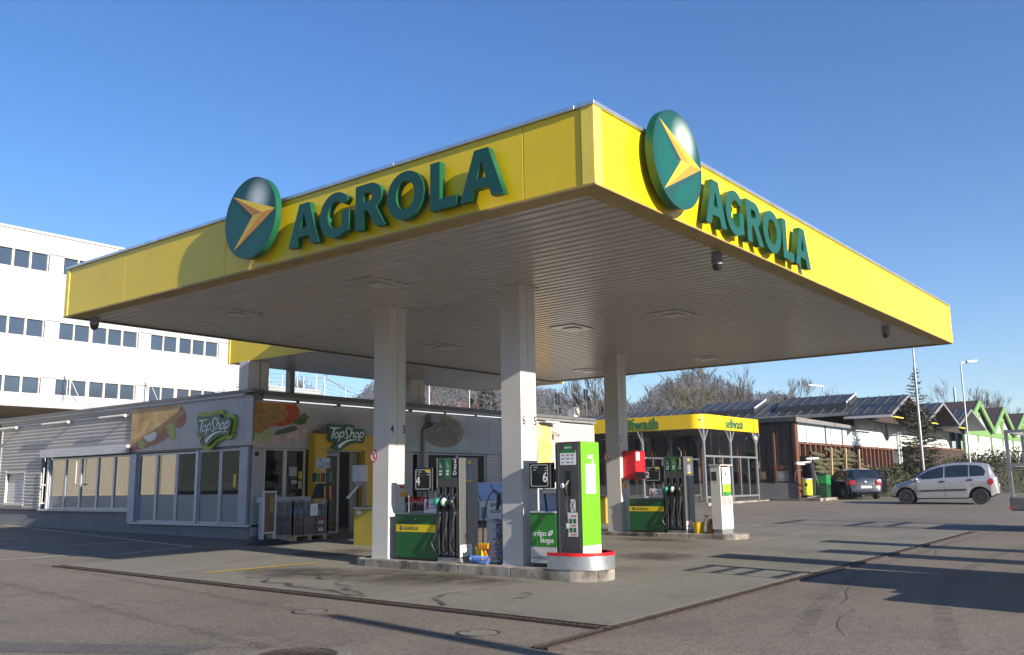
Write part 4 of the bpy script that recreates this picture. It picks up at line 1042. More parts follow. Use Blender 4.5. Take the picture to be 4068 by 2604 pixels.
part('wall', MB().box(SX + .006, SX + .10, 30.42, 31.55, .87, 3.72), SID, shop); part('wall', MB().box(SX + .006, SX + .10, 32.98, SYE - .01, .87, 3.72), SID, shop)
part('wall', MB().box(SX + .006, SX + .10, 31.553, 32.977, .87, 1.05), SID, shop); part('wall', MB().box(SX + .006, SX + .10, 31.553, 32.977, 2.09, 3.72), SID, shop)
part('wall', MB().box(SX + .006, SX + .10, 25.0, 30.417, 2.75, 3.72), SID, shop)
z = .88
while z < 3.70:
    if z < 2.74: segs = [(30.42, 31.55), (32.98, 33.42)] if 1.0 < z < 2.08 else [(30.42, 33.42)]
    else: segs = [(25.0, 33.42)]
    for a, b_ in segs: plank(a, b_, z)
    z += PH
part('corner_trim', MB().box(SX - .03, SX + .10, SYE - .075, SYE + .02, .85, 3.73), LGR, shop)
# small shuttered window
w = part('window', MB().box(SX - .02, SX + .012, 31.55, 31.61, 1.03, 2.1).box(SX - .02, SX + .012, 32.93, 32.98, 1.03, 2.1).box(SX - .02, SX + .012, 31.61, 32.93, 2.05, 2.1).box(SX - .05, SX + .10, 31.52, 33.0, 1.0, 1.035), WHT, shop)
for k in range(10): part('shutter_slat', MB().box(SX + .085, SX + .10, 31.615, 32.925, 1.06 + k * .099, 1.15 + k * .099), mat('shutter_white', (.62, .63, .62), .4), w)
# header box and high window band
part('header_panel', MB().box(SX - .16, SX - .02, 25.0, 30.32, 2.50, 2.74), mat('header_grey', (.50, .50, .52), .4, var=.05), shop, bevel=.01)
def pane_row(ys, z0, zf, z1, frost_z, x=SX + .05):
    for a, b_ in zip(ys[:-1], ys[1:]):
        w = part('window', MB().box(x - .03, x + .03, a + .0, a + .05, z0, z1).box(x - .03, x + .03, b_ - .05, b_ - .0, z0, z1).box(x - .028, x + .028, a + .05, b_ - .05, z0, z0 + .05).box(x - .028, x + .028, a + .05, b_ - .05, z1 - .05, z1), ALF, shop)
        part('frosted_pane', MB().box(x - .008, x + .008, a + .051, b_ - .051, z0 + .051, frost_z), FROST, w)
        part('pane', MB().add([(x, a + .051, frost_z + .002), (x, b_ - .051, frost_z + .002), (x, b_ - .051, z1 - .051), (x, a + .051, z1 - .051)], [(0, 1, 2, 3)]), GLS, w)
pane_row([25.06, 25.95, 26.90, 27.92, 28.90, 29.92], .905, 0, 2.47, 1.30)
part('window_post', MB().box(SX - .02, SX + .10, 29.94, 30.03, .905, 2.49), LGR, shop)
part('window_post', MB().box(SX - .05, SX + .12, 24.64, 24.99, .58, 2.47), mat('post_grey', (.34, .37, .43), .45, .2), shop, bevel=.008)
pane_row([22.68, 23.66, 24.62], .58, 0, 2.45, 1.32); pane_row([21.74, 22.66], .58, 0, 2.45, 1.32)
pane_row([20.66, 21.62], .58, 0, 2.47, 1.32); pane_row([19.80, 20.64], .58, 0, 2.47, 1.32)
part('window_post', MB().box(SX - .01, SX + .10, 21.63, 21.73, .58, 2.47), ALF, shop)
part('corner_post', MB().box(SX - .02, SX + .12, 19.46, 19.78, .58, 2.49), mat('post_grey', (.34, .37, .43), .45, .2), shop, bevel=.008)
part('door_track', MB().cyl((SX - .10, 30.05, 1.05), (SX - .10, 30.05, 2.2), .018, 8), LGR, shop); part('door_track', MB().cyl((SX - .10, 27.95, 1.6), (SX - .10, 27.95, 2.4), .016, 8), LGR, shop)
for zz in (1.08, 1.65): part('door_track', MB().cyl((SX - .16, 30.05, zz), (SX + .02, 30.05, zz), .02, 8), LGR, shop)
part('door_track', MB().cyl((SX - .10, 27.75, 1.65), (SX - .10, 28.15, 1.65), .015, 8), LGR, shop)
part('yellow_sticker', MB().box(SX + .035, SX + .038, 19.98, 20.10, 1.50, 1.82), YPL, shop)
# -X poster band
seamy = [19.60, 19.90, 21.18, 22.44, 23.70, 24.975]
for a, b_ in zip(seamy[:-1], seamy[1:]): part('facade_panel', MB().box(SX - .06, SX - .02, a + .004, b_ - .004, 2.53, 3.74), PAN, shop)
part('facade_panel', MB().box(SX - .06, SX - .02, SY - .05, 19.596, 2.53, 3.74), PAN, shop)
part('header_band', MB().box(SX - .018, SX + .1, SY, 24.99, 2.475, 3.76), ROOFE, shop)
# roof edge
part('roof_edge', MB().box(SX - .12, SX + .2, SY + .24, SYE + .05, 3.78, 3.835), LGR, shop)
part('roof_edge', MB().box(SX - .14, SX + .22, SY - .1, SYE + .07, 3.84, 3.92), ROOFE, shop)
part('cornice_strip', MB().box(SX - .07, SX + .02, SY, SYE, 3.745, 3.777), PAN, shop)
part('roof_edge', MB().box(SX + .225, SXE + .05, SY - .14, SY + .2, 3.80, 3.90), ROOFE, shop)
for k in range(3): part('gutter_profile', MB().box(SX + .225, SXE + .05, SY - .13 + .02 * k, SY + .1, 3.71 + .03 * k, 3.735 + .03 * k), mat('gutter_grey', (.33, .33, .32), .45, .4), shop)

# -Y front: poster band
segx = [SX + .02, 15.19, 16.33, 17.45, 18.6, 19.75, 20.89, 22.02, 23.16, 24.3, 25.85]
for a, b_ in zip(segx[:-1], segx[1:]): part('facade_panel', MB().box(a + .004, b_ - .004, SY - .05, SY + .0, 2.46, 3.64), PAN, shop)
part('wall', MB().box(SX + .3, SXE - .16, SY + .01, SY + .06, 2.50, 3.69), GREYC, shop)
part('corner_post', MB().box(SX + .05, SX + .38, SY + .0, SY + .05, .3, 2.455), PAN, shop)
def win_y(x0, x1, z0, z1, fr=None, m_=GLSD, mt=WHT):
    y = SY + .06
    w = part('window', MB().box(x0, x0 + .05, y - .03, y + .03, z0, z1).box(x1 - .05, x1, y - .03, y + .03, z0, z1).box(x0 + .05, x1 - .05, y - .028, y + .028, z0, z0 + .05).box(x0 + .05, x1 - .05, y - .028, y + .028, z1 - .04, z1), mt, shop)
    zz = fr if fr else z0 + .05
    if fr: part('frosted_pane', MB().box(x0 + .051, x1 - .051, y - .008, y + .008, z0 + .051, fr), FROST, w)
    part('pane', MB().add([(x0 + .051, y, zz + .002), (x1 - .051, y, zz + .002), (x1 - .051, y, z1 - .041), (x0 + .051, y, z1 - .041)], [(0, 1, 2, 3)]), m_, w)
    return w
win_y(14.36, 15.02, .53, 2.455, 1.29); win_y(15.02, 15.68, .53, 2.455, 1.1)
part('door_sign', MB().box(14.06, 14.18, SY - .008, SY - .002, 2.26, 2.37), BLK, shop)
for (a, b_, c0, d0, m_) in [(15.14, 15.40, 1.76, 2.0, mat('notice_grey', (.42, .45, .44), .6)), (15.46, 15.57, 1.68, 1.88, YPL), (15.22, 15.40, 1.56, 1.66, mat('notice_grey', (.42, .45, .44), .6)), (15.45, 15.57, 1.44, 1.64, mat('notice_cream', (.5, .46, .33), .6))]:
    part('notice', MB().box(a, b_, SY + .02, SY + .024, c0, d0), m_, shop)
# yellow portal
prt = thing('entrance_portal', 'yellow entrance portal framing the dark sliding shop door', 'door frame', (16.8, SY, .2))
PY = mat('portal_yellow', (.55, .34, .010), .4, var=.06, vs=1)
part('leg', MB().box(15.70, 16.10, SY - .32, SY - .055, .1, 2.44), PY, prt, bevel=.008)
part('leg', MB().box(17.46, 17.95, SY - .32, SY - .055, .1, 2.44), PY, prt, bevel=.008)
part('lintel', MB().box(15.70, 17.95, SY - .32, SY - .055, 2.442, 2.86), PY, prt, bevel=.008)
part('lamp_strip', MB().box(16.11, 17.45, SY - .20, SY - .10, 2.41, 2.44), LGR, prt)
dr = part('door', MB().box(16.11, 16.17, SY - .02, SY + .04, .22, 2.40).box(16.72, 16.80, SY - .02, SY + .04, .22, 2.40).box(16.17, 16.72, SY - .018, SY + .038, 2.30, 2.40).box(16.17, 16.72, SY - .018, SY + .038, .22, .32), mat('door_frame_grey', (.28, .28, .28), .4, .3), prt)
part('pane', MB().add([(16.17, SY + .01, .32), (16.72, SY + .01, .32), (16.72, SY + .01, 2.3), (16.17, SY + .01, 2.3)], [(0, 1, 2, 3)]), GLSD, dr)
dr = part('door', MB().box(17.20, 17.46, SY - .02, SY + .04, .22, 2.40), mat('door_frame_grey', (.28, .28, .28), .4, .3), prt)
part('threshold', MB().box(16.11, 17.45, SY - .3, SY + .1, .17, .225), LGR, prt)
# fluorescent tubes above the posters
for k, (a, b_) in enumerate([(14.15, 15.18), (15.29, 16.55), (16.70, 17.93), (18.05, 19.3), (19.47, 20.85), (20.95, 22.3), (22.42, 23.7)]):
    t = thing('facade_tube_lamp', ['tube lamp over the burger poster at the shop corner', 'tube lamp over the poster left of the shop logo', 'tube lamp above the shop logo over the door', 'tube lamp hidden mostly behind the column numbered 4', 'tube lamp left of the rainwater box', 'tube lamp above the round bowl poster', 'tube lamp at the right end of the poster band'][k], 'lamp', (a, SY - .16, 3.64), 'tube lamps above the front posters')
    part('tube', MB().cyl((a, SY - .16, 3.665), (b_, SY - .16, 3.665), .016, 10), emis('lit_facade_tube', (.95, .97, 1), .42), t, True)
    part('holder', MB().box(b_ - .02, b_ + .06, SY - .19, SY - .05, 3.63, 3.70), DGR, t)
for k, (a, b_, zz) in enumerate([(31.9, 33.55, 3.55), (28.35, 30.05, 3.56), (25.0, 26.45, 3.57)]):
    t = thing('wall_tube_lamp', ['sunlit tube lamp on the white siding at the far left end', 'sunlit tube lamp on the white siding above the small window band', 'sunlit tube lamp on the siding beside the baguette poster'][k], 'lamp', (SX - .25, a, zz), 'tube lamps on the shop siding')
    part('tube', MB().cyl((SX - .25, a, zz), (SX - .25, b_, zz), .045, 10), mat('tube_cream', (.75, .70, .58), .3), t, True)
    part('arm', MB().bar((SX - .25, a + .08, zz), (SX, a + .08, zz + .02), .05), CHR, t)
part('conduit', MB().cyl((SX - .03, 25.0, 3.575), (SX - .03, 33.4, 3.56), .012, 6), LGR, shop)
# right part of the front
win_y(19.62, 19.95, .65, 2.44, None); part('wall', MB().box(18.0, 19.6, SY + .0, SY + .06, .63, 2.45), PAN, shop); part('wall', MB().box(19.96, 20.28, SY + .0, SY + .06, .63, 2.45), PAN, shop)
win_y(20.30, 21.65, 1.40, 2.44, None, GLSD, LGR); win_y(21.65, 23.03, 1.40, 2.44, None, GLSD, LGR)
part('wall', MB().box(20.29, 23.03, SY + .0, SY + .06, .63, 1.395), PAN, shop)
part('wall', MB().box(23.04, SXE, SY + .008, SY + .06, .5, 3.69), SID, shop)
z = .52
while z < 3.62:
    if z < 2.42: plank(23.06, SXE - .04, z, 'x', SY + .006)
    elif z < 3.6: plank(25.86, SXE - .04, z, 'x', SY + .006)
    z += PH
part('corner_trim', MB().box(SXE - .04, SXE + .03, SY - .03, SY + .05, .5, 3.70), WHT, shop)
part('downpipe', MB().cyl((23.87, SY - .08, .4), (23.87, SY - .08, 4.05), .045, 10), BLK, shop, True)
t = thing('rainwater_pipe', 'grey rainwater box with bent downpipe on the poster wall beside the bowl poster', 'pipe', (20.1, SY - .1, 2.5))
part('hopper', MB().box(20.12, 20.50, SY - .30, SY - .055, 3.34, 3.60), GRY, t, bevel=.01)
part('pipe', MB().tube(smoothline([(20.36, SY - .17, 3.34), (20.36, SY - .17, 3.26), (20.22, SY - .15, 3.18), (20.03, SY - .12, 3.12), (20.0, SY - .11, 3.0), (20.0, SY - .11, 2.0), (20.0, SY - .11, .6)], 5), .055, 10), GRY, t, True)

# printed food pictures: flat patches on the panels
def print_mat(name, a, b_, sc, d=6, th=(.35, .65)):
    m = bpy.data.materials.new(name); m.use_nodes = True
    nt = m.node_tree; N = nt.nodes; L = nt.links; b = N['Principled BSDF']; b.inputs['Roughness'].default_value = .4
    n = N.new('ShaderNodeTexNoise'); n.inputs['Scale'].default_value = sc; n.inputs['Detail'].default_value = d; n.inputs['Roughness'].default_value = .65
    L.new(N.new('ShaderNodeNewGeometry').outputs['Position'], n.inputs['Vector'])
    rr = N.new('ShaderNodeValToRGB'); rr.color_ramp.elements[0].position = th[0]; rr.color_ramp.elements[0].color = (*a, 1); rr.color_ramp.elements[1].position = th[1]; rr.color_ramp.elements[1].color = (*b_, 1)
    L.new(n.outputs['Fac'], rr.inputs[0]); L.new(rr.outputs[0], b.inputs['Base Color']); return m
BREAD = print_mat('print_bread', (.27, .13, .025), (.50, .34, .14), 2.6)
BREADD = print_mat('print_crust', (.26, .10, .02), (.45, .22, .05), 4)
MEAT = print_mat('print_meat', (.16, .02, .015), (.36, .07, .045), 5)
EGG = print_mat('print_egg', (.62, .64, .60), (.72, .72, .68), 4)
CUKE = print_mat('print_cucumber', (.22, .30, .03), (.36, .42, .08), 6)
CRUMB = print_mat('print_crumb', (.22, .10, .02), (.42, .24, .06), 9)
TOM = print_mat('print_tomato', (.32, .035, .01), (.50, .11, .04), 6)
LEAF = print_mat('print_leaf', (.02, .07, .015), (.10, .18, .03), 10)
LETT = print_mat('print_lettuce', (.26, .34, .10), (.45, .48, .22), 8)
HAM = print_mat('print_ham', (.38, .28, .25), (.56, .46, .42), 4)
TIL = print_mat('print_ice', (.30, .37, .38), (.40, .46, .47), 3)
BOWL = print_mat('print_bowl', (.16, .12, .08), (.30, .24, .16), 3)
BREADY = print_mat('print_loaf', (.60, .28, .05), (.85, .55, .20), 4, 8)
ORNG = print_mat('print_baguette', (.66, .30, .045), (.86, .60, .25), 3.5, 9)
def flat(name, pts, m_, face, off, par):
    """flat print on a facade, points given as (y, z) on the -X side or (x, z) on the -Y side"""
    if face == '-X': v = [(SX - .06 - off, p[0], p[1]) for p in pts]
    else: v = [(p[0], SY - .05 - off, p[1]) for p in pts]
    part(name, MB().add(v, [tuple(range(len(v)))]), m_, par, fix=False)
p1 = thing('sandwich_poster', 'poster of a baguette sandwich with egg and cucumber on the side wall', 'poster', (SX - .06, 23.6, 2.53))
sm2_ = lambda pts: [(p.x, p.y) for p in smoothline(pts + [pts[0]], 4)][:-1]
flat('bread_print', [(24.97, 3.74), (22.55, 3.74), (22.35, 3.62), (22.30, 3.50), (23.05, 3.26), (23.7, 3.04), (24.4, 2.90), (24.97, 2.80)], BREAD, '-X', .004, p1)
flat('crust_print', [(22.35, 3.62), (22.28, 3.50), (22.8, 3.24), (23.5, 3.0), (24.2, 2.86), (24.97, 2.74), (24.97, 2.86), (24.3, 2.98), (23.6, 3.14), (22.9, 3.40)], BREADD, '-X', .006, p1)
flat('meat_print', sm2_([(22.45, 3.70), (22.2, 3.45), (22.25, 3.20), (22.5, 3.10), (22.75, 3.20), (22.7, 3.42)]), MEAT, '-X', .0055, p1)
flat('meat_print', sm2_([(24.97, 2.72), (24.5, 2.80), (23.9, 2.92), (23.4, 3.06), (22.9, 3.14), (22.9, 2.95), (23.3, 2.78), (23.9, 2.66), (24.5, 2.58), (24.97, 2.54)]), MEAT, '-X', .005, p1)
flat('egg_print', sm2_([(24.3, 2.92), (23.75, 3.05), (23.6, 2.96), (23.75, 2.82), (24.05, 2.80)]), EGG, '-X', .007, p1)
flat('cucumber_print', sm2_([(23.15, 3.18), (22.80, 3.25), (22.65, 2.95), (22.72, 2.76), (22.85, 2.78), (23.0, 2.95)]), CUKE, '-X', .0072, p1)
flat('cucumber_print', sm2_([(24.55, 2.78), (24.25, 2.84), (24.15, 2.70), (24.3, 2.60), (24.5, 2.65)]), CUKE, '-X', .0072, p1)
p2 = thing('burger_poster', 'poster of a crumbed burger with tomato and lettuce beside the shop corner', 'poster', (14.6, SY - .05, 2.5))
flat('crumb_print', sm2_([(13.99, 3.62), (14.7, 3.63), (15.25, 3.58), (15.3, 3.30), (14.95, 3.12), (14.5, 3.0), (13.99, 2.80)]), CRUMB, '-Y', .004, p2)
flat('tomato_print', sm2_([(14.85, 3.60), (15.25, 3.60), (15.38, 3.35), (15.1, 3.10), (14.7, 3.02), (14.6, 3.10), (15.0, 3.25)]), TOM, '-Y', .006, p2)
flat('leaf_print', [(15.15, 3.12), (15.35, 3.28), (15.55, 3.42), (15.60, 3.34), (15.72, 3.32), (15.60, 3.22), (15.62, 3.14), (15.4, 3.08)], LEAF, '-Y', .0065, p2)
flat('ham_print', sm2_([(15.0, 3.02), (15.5, 3.10), (15.65, 2.92), (15.5, 2.68), (15.0, 2.62), (14.4, 2.50), (13.99, 2.50), (13.99, 2.66), (14.5, 2.78)]), HAM, '-Y', .005, p2)
flat('lettuce_print', [(13.99, 2.86), (14.2, 2.80), (14.42, 2.98), (14.5, 2.84), (14.65, 2.86), (14.5, 2.70), (14.3, 2.60), (13.99, 2.62)], LETT, '-Y', .007, p2)
flat('leaf_print', sm2_([(14.7, 2.92), (15.2, 3.05), (15.3, 2.95), (14.9, 2.84), (14.5, 2.78)]), mat('print_olive', (.07, .09, .05), .5, var=.5, vs=12), '-Y', .0068, p2)
flat('bread_print', sm2_([(15.85, 2.98), (16.1, 2.96), (16.2, 2.80), (16.0, 2.72), (15.82, 2.82)]), mat('print_mushroom', (.22, .17, .12), .5, var=.4, vs=9), '-Y', .004, p2)
p3 = thing('bowl_poster', 'poster with a large round brown bowl right of the column numbered 4', 'poster', (21, SY - .05, 2.5))
flat('ice_print', [(19.3, 2.48), (19.5, 2.72), (19.8, 2.98), (20.2, 3.15), (20.9, 3.2), (21.7, 3.1), (22.2, 2.8), (22.5, 2.48)], TIL, '-Y', .004, p3)
flat('bowl_print', [(p[0], p[1]) for p in ell(20.93, 3.12, .95, .50, 36)], BOWL, '-Y', .006, p3)
flat('bowl_rim_print', [(p[0], p[1]) for p in ell(20.93, 3.16, .80, .40, 36)], print_mat('print_bowl_inner', (.13, .095, .06), (.24, .19, .125), 4), '-Y', .008, p3)
for k in range(3): flat('reed_print', [(22.75 + .14 * k, 2.48), (22.80 + .14 * k, 2.48), (22.78 + .14 * k, 3.5 - .1 * k), (22.74 + .14 * k, 3.5 - .1 * k)], TIL, '-Y', .004, p3)
p4 = thing('baguette_poster', 'tall poster of golden baguettes on the sunlit white front wall', 'poster', (26.2, SY - .06, 2.2))
part('board', MB().prism([(25.75, SY - .05, 2.2), (26.62, SY - .05, 2.2), (26.63, SY - .05, 3.28), (26.5, SY - .05, 3.45), (26.25, SY - .05, 3.53), (25.75, SY - .05, 3.55)], (0, -.02, 0)), ORNG, p4)
part('board', MB().box(25.75, 26.62, SY - .07, SY - .05, 1.6, 2.19), BREADY, p4)
t = thing('wall_floodlight', 'flat grey floodlight bracket on the white wall above the baguette poster', 'lamp', (26.3, SY - .2, 3.6))
part('case', MB().box(25.9, 26.75, SY - .35, SY - .1, 3.60, 3.66), LGR, t, bevel=.01); part('bracket', MB().box(26.2, 26.5, SY - .1, SY - .02, 3.57, 3.70), GRY, t)
t = thing('wall_camera', 'white box camera on the sunlit wall beside the baguette poster', 'security camera', (26.7, SY - .2, 3.2))
part('case', MB().bar((26.66, SY - .05, 3.30), (26.72, SY - .30, 3.18), .14), LGR, t, bevel=.01); part('lens', MB().bar((26.72, SY - .305, 3.178), (26.73, SY - .32, 3.17), .08), BLK, t)

# illuminated style shop logos
LG = mat('logo_green', (.012, .10, .055), .4, var=.05); LB = mat('logo_lime', (.26, .34, .012), .4, var=.05)
Z2 = lambda pts: [(16.725 + (x - 1155) * 1.61 / 2310 - 16.725, (770 - y) * .82 / 1540) for x, y in pts]
LOGO = [(205, 95), (330, 120), (560, 140), (830, 130), (950, 150), (1060, 100), (1250, 80), (1420, 95), (1500, 160), (1545, 290), (1650, 280), (1900, 285), (2020, 310), (2100, 400), (2110, 560), (2060, 720), (1990, 1010), (1700, 990), (1450, 1040), (1200, 1150), (1000, 1290), (790, 1440), (420, 1300), (600, 1080), (430, 1030), (300, 960), (240, 880), (270, 560), (200, 420), (185, 200)]
STR = [([(290, 280), (420, 320), (620, 300), (800, 285)], [50, 60, 50, 20]), ([(520, 330), (440, 560), (370, 850)], [75, 70, 40]),
       ([(640, 500), (545, 600), (500, 720), (560, 790), (660, 730), (700, 600), (640, 500)], 42), ([(800, 500), (760, 720), (710, 980)], [45, 55, 40]), ([(800, 580), (900, 480), (970, 500), (970, 640), (880, 740), (790, 740)], 46),
       ([(1290, 390), (1290, 290), (1220, 250), (1120, 310), (1090, 430), (1140, 600), (1180, 720), (1130, 800), (1010, 780)], [30, 40, 45, 55, 60, 60, 55, 40, 24]),
       ([(1400, 240), (1360, 460), (1270, 770)], [50, 60, 40]), ([(1330, 610), (1440, 480), (1490, 520), (1460, 700), (1500, 740), (1560, 730)], 46),
       ([(1680, 460), (1590, 530), (1550, 660), (1600, 750), (1690, 690), (1730, 560), (1680, 460)], 42), ([(1830, 450), (1790, 680), (1730, 930)], [45, 55, 40]), ([(1830, 540), (1940, 440), (2000, 480), (1990, 600), (1900, 700), (1810, 710)], 44),
       ([(720, 1250), (900, 1090), (1150, 930), (1400, 870), (1650, 855)], [150, 110, 75, 45, 22]), ([(1790, 870), (1900, 875)], [20, 16])]
def grow(pts, d):
    n = len(pts); out = []
    ar = sum(pts[i][0] * pts[(i + 1) % n][1] - pts[(i + 1) % n][0] * pts[i][1] for i in range(n)); sg = 1 if ar > 0 else -1
    for i in range(n):
        a = Vector(pts[i - 1]); b_ = Vector(pts[i]); c0 = Vector(pts[(i + 1) % n])
        e1 = (b_ - a).normalized(); e2 = (c0 - b_).normalized()
        nn = Vector((e1.y + e2.y, -(e1.x + e2.x))); nn = nn.normalized() if nn.length > 1e-6 else Vector((e1.y, -e1.x))
        out.append(tuple(b_ + nn * d * sg))
    return out
def logo(pos, face, lab, s, border):
    t = thing('shop_logo_sign', lab, 'sign', pos, 'green shop logo signs'); ex, ey, n = FACE[face]
    o = [(a * s, b_ * s) for a, b_ in Z2(LOGO)]; o = [(p.x, p.y) for p in smoothline(o + [o[0]], 3)][:-1]
    if border: shape('lime_board', [grow(o, .11)], .06, LB, Vector(pos) + n * .03, face, t)
    shape('green_board', [o], .05, [LG, mat('logo_side', (.02, .09, .05), .5)], Vector(pos) + n * (.095 if border else .06), face, t)
    for pts, w_ in STR:
        g = MB(); q = [(a * s, b_ * s) for a, b_ in Z2(pts)]; kk = 1.61 / 2310 * s
        ribbon(g, q, [x * kk for x in w_] if isinstance(w_, list) else w_ * kk, 0, 5)
        me = mesh('letter_stroke', g, WINK, fix=False); orient(me, Vector(pos) + n * (.125 if border else .09), face, t, 'letter_stroke')
logo((16.725, SY - .32, 2.775), '-Y', 'green shop logo sign over the yellow entrance portal', 1.0, False)
logo((SX - .06, 20.72, 2.955), '-X', 'green shop logo sign with lime border on the shaded side wall', 1.12, True)

# things in front of the shop
def freezer():
    x0, x1, y0, y1 = 21.55, 23.4, 18.35, 19.05; z0 = gz(22, 18.5) - .12
    t = thing('ice_chest', 'white ice chest freezer with sloping blue lids in front of the bowl poster', 'freezer', (22, 18.6, z0))
    m_ = mat('chest_white', (.55, .57, .60), .35, var=.05)
    part('cabinet', MB().prism([(x0, y0, z0 + .22), (x0, y0, z0 + .76), (x0, y0 + .42, z0 + 1.36), (x0, y1, z0 + 1.36), (x0, y1, z0 + .22)], (x1 - x0, 0, 0)), m_, t, bevel=.012)
    for k in range(2):
        a = x0 + .10 + k * .86; part('lid', MB().prism([(a, y0 + .02, z0 + .82), (a + .78, y0 + .02, z0 + .82), (a + .78, y0 + .37, z0 + 1.32), (a, y0 + .37, z0 + 1.32)], (0, -.02, .015)), mat('lid_blue', (.28, .38, .62), .2, var=.12, vs=4, coat=.5), t, bevel=.006)
    text('lettering', 'EISWÜRFEL', .165, mat('ink_blue_black', (.015, .018, .035), .5), (x0 + .52, y0 - .003, z0 + .665), '-Y', t, align='LEFT', sx=.85, bold=.002)
    text('lettering', '& CRUSHED ICE', .165, mat('ink_blue_black', (.015, .018, .035), .5), (x0 + .52, y0 - .003, z0 + .475), '-Y', t, align='LEFT', sx=.85, bold=.002)
    part('vent_grille', MB().box(x0 + .08, x0 + .36, y0 - .004, y0 - .001, z0 + .28, z0 + .62), mat('grille_blue', (.16, .19, .24), .5), t)
    part('base', MB().box(x0 + .06, x1 - .06, y0 + .05, y1 - .03, z0 + .12, z0 + .22), BLK, t)
    for x in (x0 + .1, x1 - .16): part('foot', MB().box(x, x + .06, y0 + .08, y0 + .14, z0 - .02, z0 + .12), DGR, t)
freezer()
def cage():
    x0, x1, y0, y1 = 14.20, 15.28, 17.95, 18.95; z0 = gz(14.7, 18.4)
    t = thing('pallet_cage', 'wire mesh cage pallet filled with crates and bottles beside the shop entrance', 'cage pallet', (14.7, 18.4, z0))
    for k in range(3): part('pallet_block', MB().box(x0 + .02 + k * .46, x0 + .14 + k * .46, y0, y1, z0, z0 + .10), PALW, t)
    for k in range(6): part('pallet_board', MB().box(x0, x1, y0 + k * .172, y0 + k * .172 + .13, z0 + .101, z0 + .122), PALW, t)
    for (a, b_) in (((x0, y0), (x1, y0)), ((x0, y0), (x0, y1)), ((x1, y0), (x1, y1)), ((x0, y1), (x1, y1))):
        g = MB(); A = Vector((*a, z0 + .13)); B = Vector((*b_, z0 + .13)); n = 15
        for k in range(n + 1): p = A.lerp(B, k / n); g.bar(p, p + Vector((0, 0, .80)), .010 if k not in (0, n) else .03)
        for zz in (0, .27, .54, .80): g.bar(A + Vector((0, 0, zz)), B + Vector((0, 0, zz)), .012)
        part('mesh_side', g, GRY, t)
    part('notice', MB().box(14.72, 14.94, y0 - .02, y0 - .012, z0 + .58, z0 + .86), PAPER, t)
    for k in range(5): part('print_line', MB().box(14.75, 14.90, y0 - .023, y0 - .0205, z0 + .62 + .04 * k, z0 + .635 + .04 * k), mat('lilac_print', (.40, .33, .5), .6), t)
    return t, z0
ct, cz = cage()
rnd = random.Random(4)
CR = [mat('crate_brown', (.10, .05, .035), .6, var=.2), mat('crate_red', (.22, .02, .03), .5, var=.2), mat('crate_wood', (.19, .11, .06), .7, var=.25)]
k = 0
for (ix, iy) in [(0, 0), (1, 0), (2, 0), (0, 1), (1, 1)]:
    x = 14.24 + ix * .35; y = 17.99 + iy * .46
    h = .42; q = thing('stock_crate', ['brown crate in the front left corner of the wire cage pallet', 'wooden crate in the middle front of the wire cage pallet', 'red crate with white labels in the front right of the wire cage pallet', 'brown crate in the back left of the wire cage pallet', 'wooden crate in the back middle of the wire cage pallet'][k], 'crate', (x, y, cz + .124), 'crates inside the wire cage pallet')
    part('box', MB().box(x, x + .32, y, y + .42, cz + .124, cz + .124 + h), CR[[0, 2, 1, 0, 2][k]], q, bevel=.006)
    part('rim', MB().box(x - .005, x + .325, y - .005, y + .425, cz + .124 + h - .05, cz + .124 + h + .004), CR[[0, 2, 1, 0, 2][k]], q)
    if k == 2:
        for j in range(2): part('white_label', MB().box(x + .08, x + .24, y - .004, y - .001, cz + .2 + .17 * j, cz + .28 + .17 * j), PAPER, q)
    k += 1
for k in range(10):
    x = 14.30 + .10 * (k % 5) * 2 * .95; y = 18.02 + .12 * (k // 5); h0 = cz + .55
    b_ = solo('water_bottle', MB().lathe([(.035, h0), (.038, h0 + .02), (.038, h0 + .17), (.014, h0 + .22), (.014, h0 + .25), (.001, h0 + .252)], x, y, 10), mat('bottle_blue', (.10, .16, .22), .15, coat=.5), 'clear blue water bottle, %s in the %s row in the wire cage' % (['leftmost', 'second from left', 'middle one', 'second from right', 'rightmost'][k % 5], 'front' if k < 5 else 'back'), 'bottle', (x, y, h0), 'water bottles in the wire cage', True)
tb = thing('chest_lid_shelf', 'pale grey shelf unit behind the wire cage pallet under the shop window', 'shelf', (14.9, 19.1, .3))
part('top', MB().box(13.95 + .15, 15.6, 19.0, 19.26, 1.10, 1.24), LGR, tb, bevel=.01); part('leg', MB().box(14.15, 14.21, 19.05, 19.2, .2, 1.10), LGR, tb); part('leg', MB().box(15.45, 15.51, 19.05, 19.2, .2, 1.10), LGR, tb)
# A-frame sign with rubber foot
t = thing('pavement_sign', 'framed brown pavement sign on a black rubber foot at the shop corner', 'pavement sign', (13.55, 18.0, gz(13.5, 18)))
zf = gz(13.5, 18)
part('foot', MB().lathe([(.001, zf), (.52, zf), (.50, zf + .03), (.25, zf + .10), (.001, zf + .11)], 13.55, 18.0, 18), RUB, t, True)
part('frame', MB().box(13.37, 13.41, 17.98, 18.03, zf + .1, 1.40).box(13.70, 13.74, 17.98, 18.03, zf + .1, 1.40).box(13.41, 13.70, 17.98, 18.03, 1.36, 1.40).box(13.41, 13.70, 17.98, 18.03, .42, .46), LGR, t)
part('poster', MB().box(13.41, 13.70, 17.995, 18.015, .46, 1.36), mat('sign_brown', (.14, .07, .035), .4, var=.35, vs=6), t)
part('poster_print', MB().box(13.56, 13.68, 17.992, 17.9945, .9, 1.3), mat('sign_olive', (.20, .16, .05), .4, var=.4, vs=9), t)
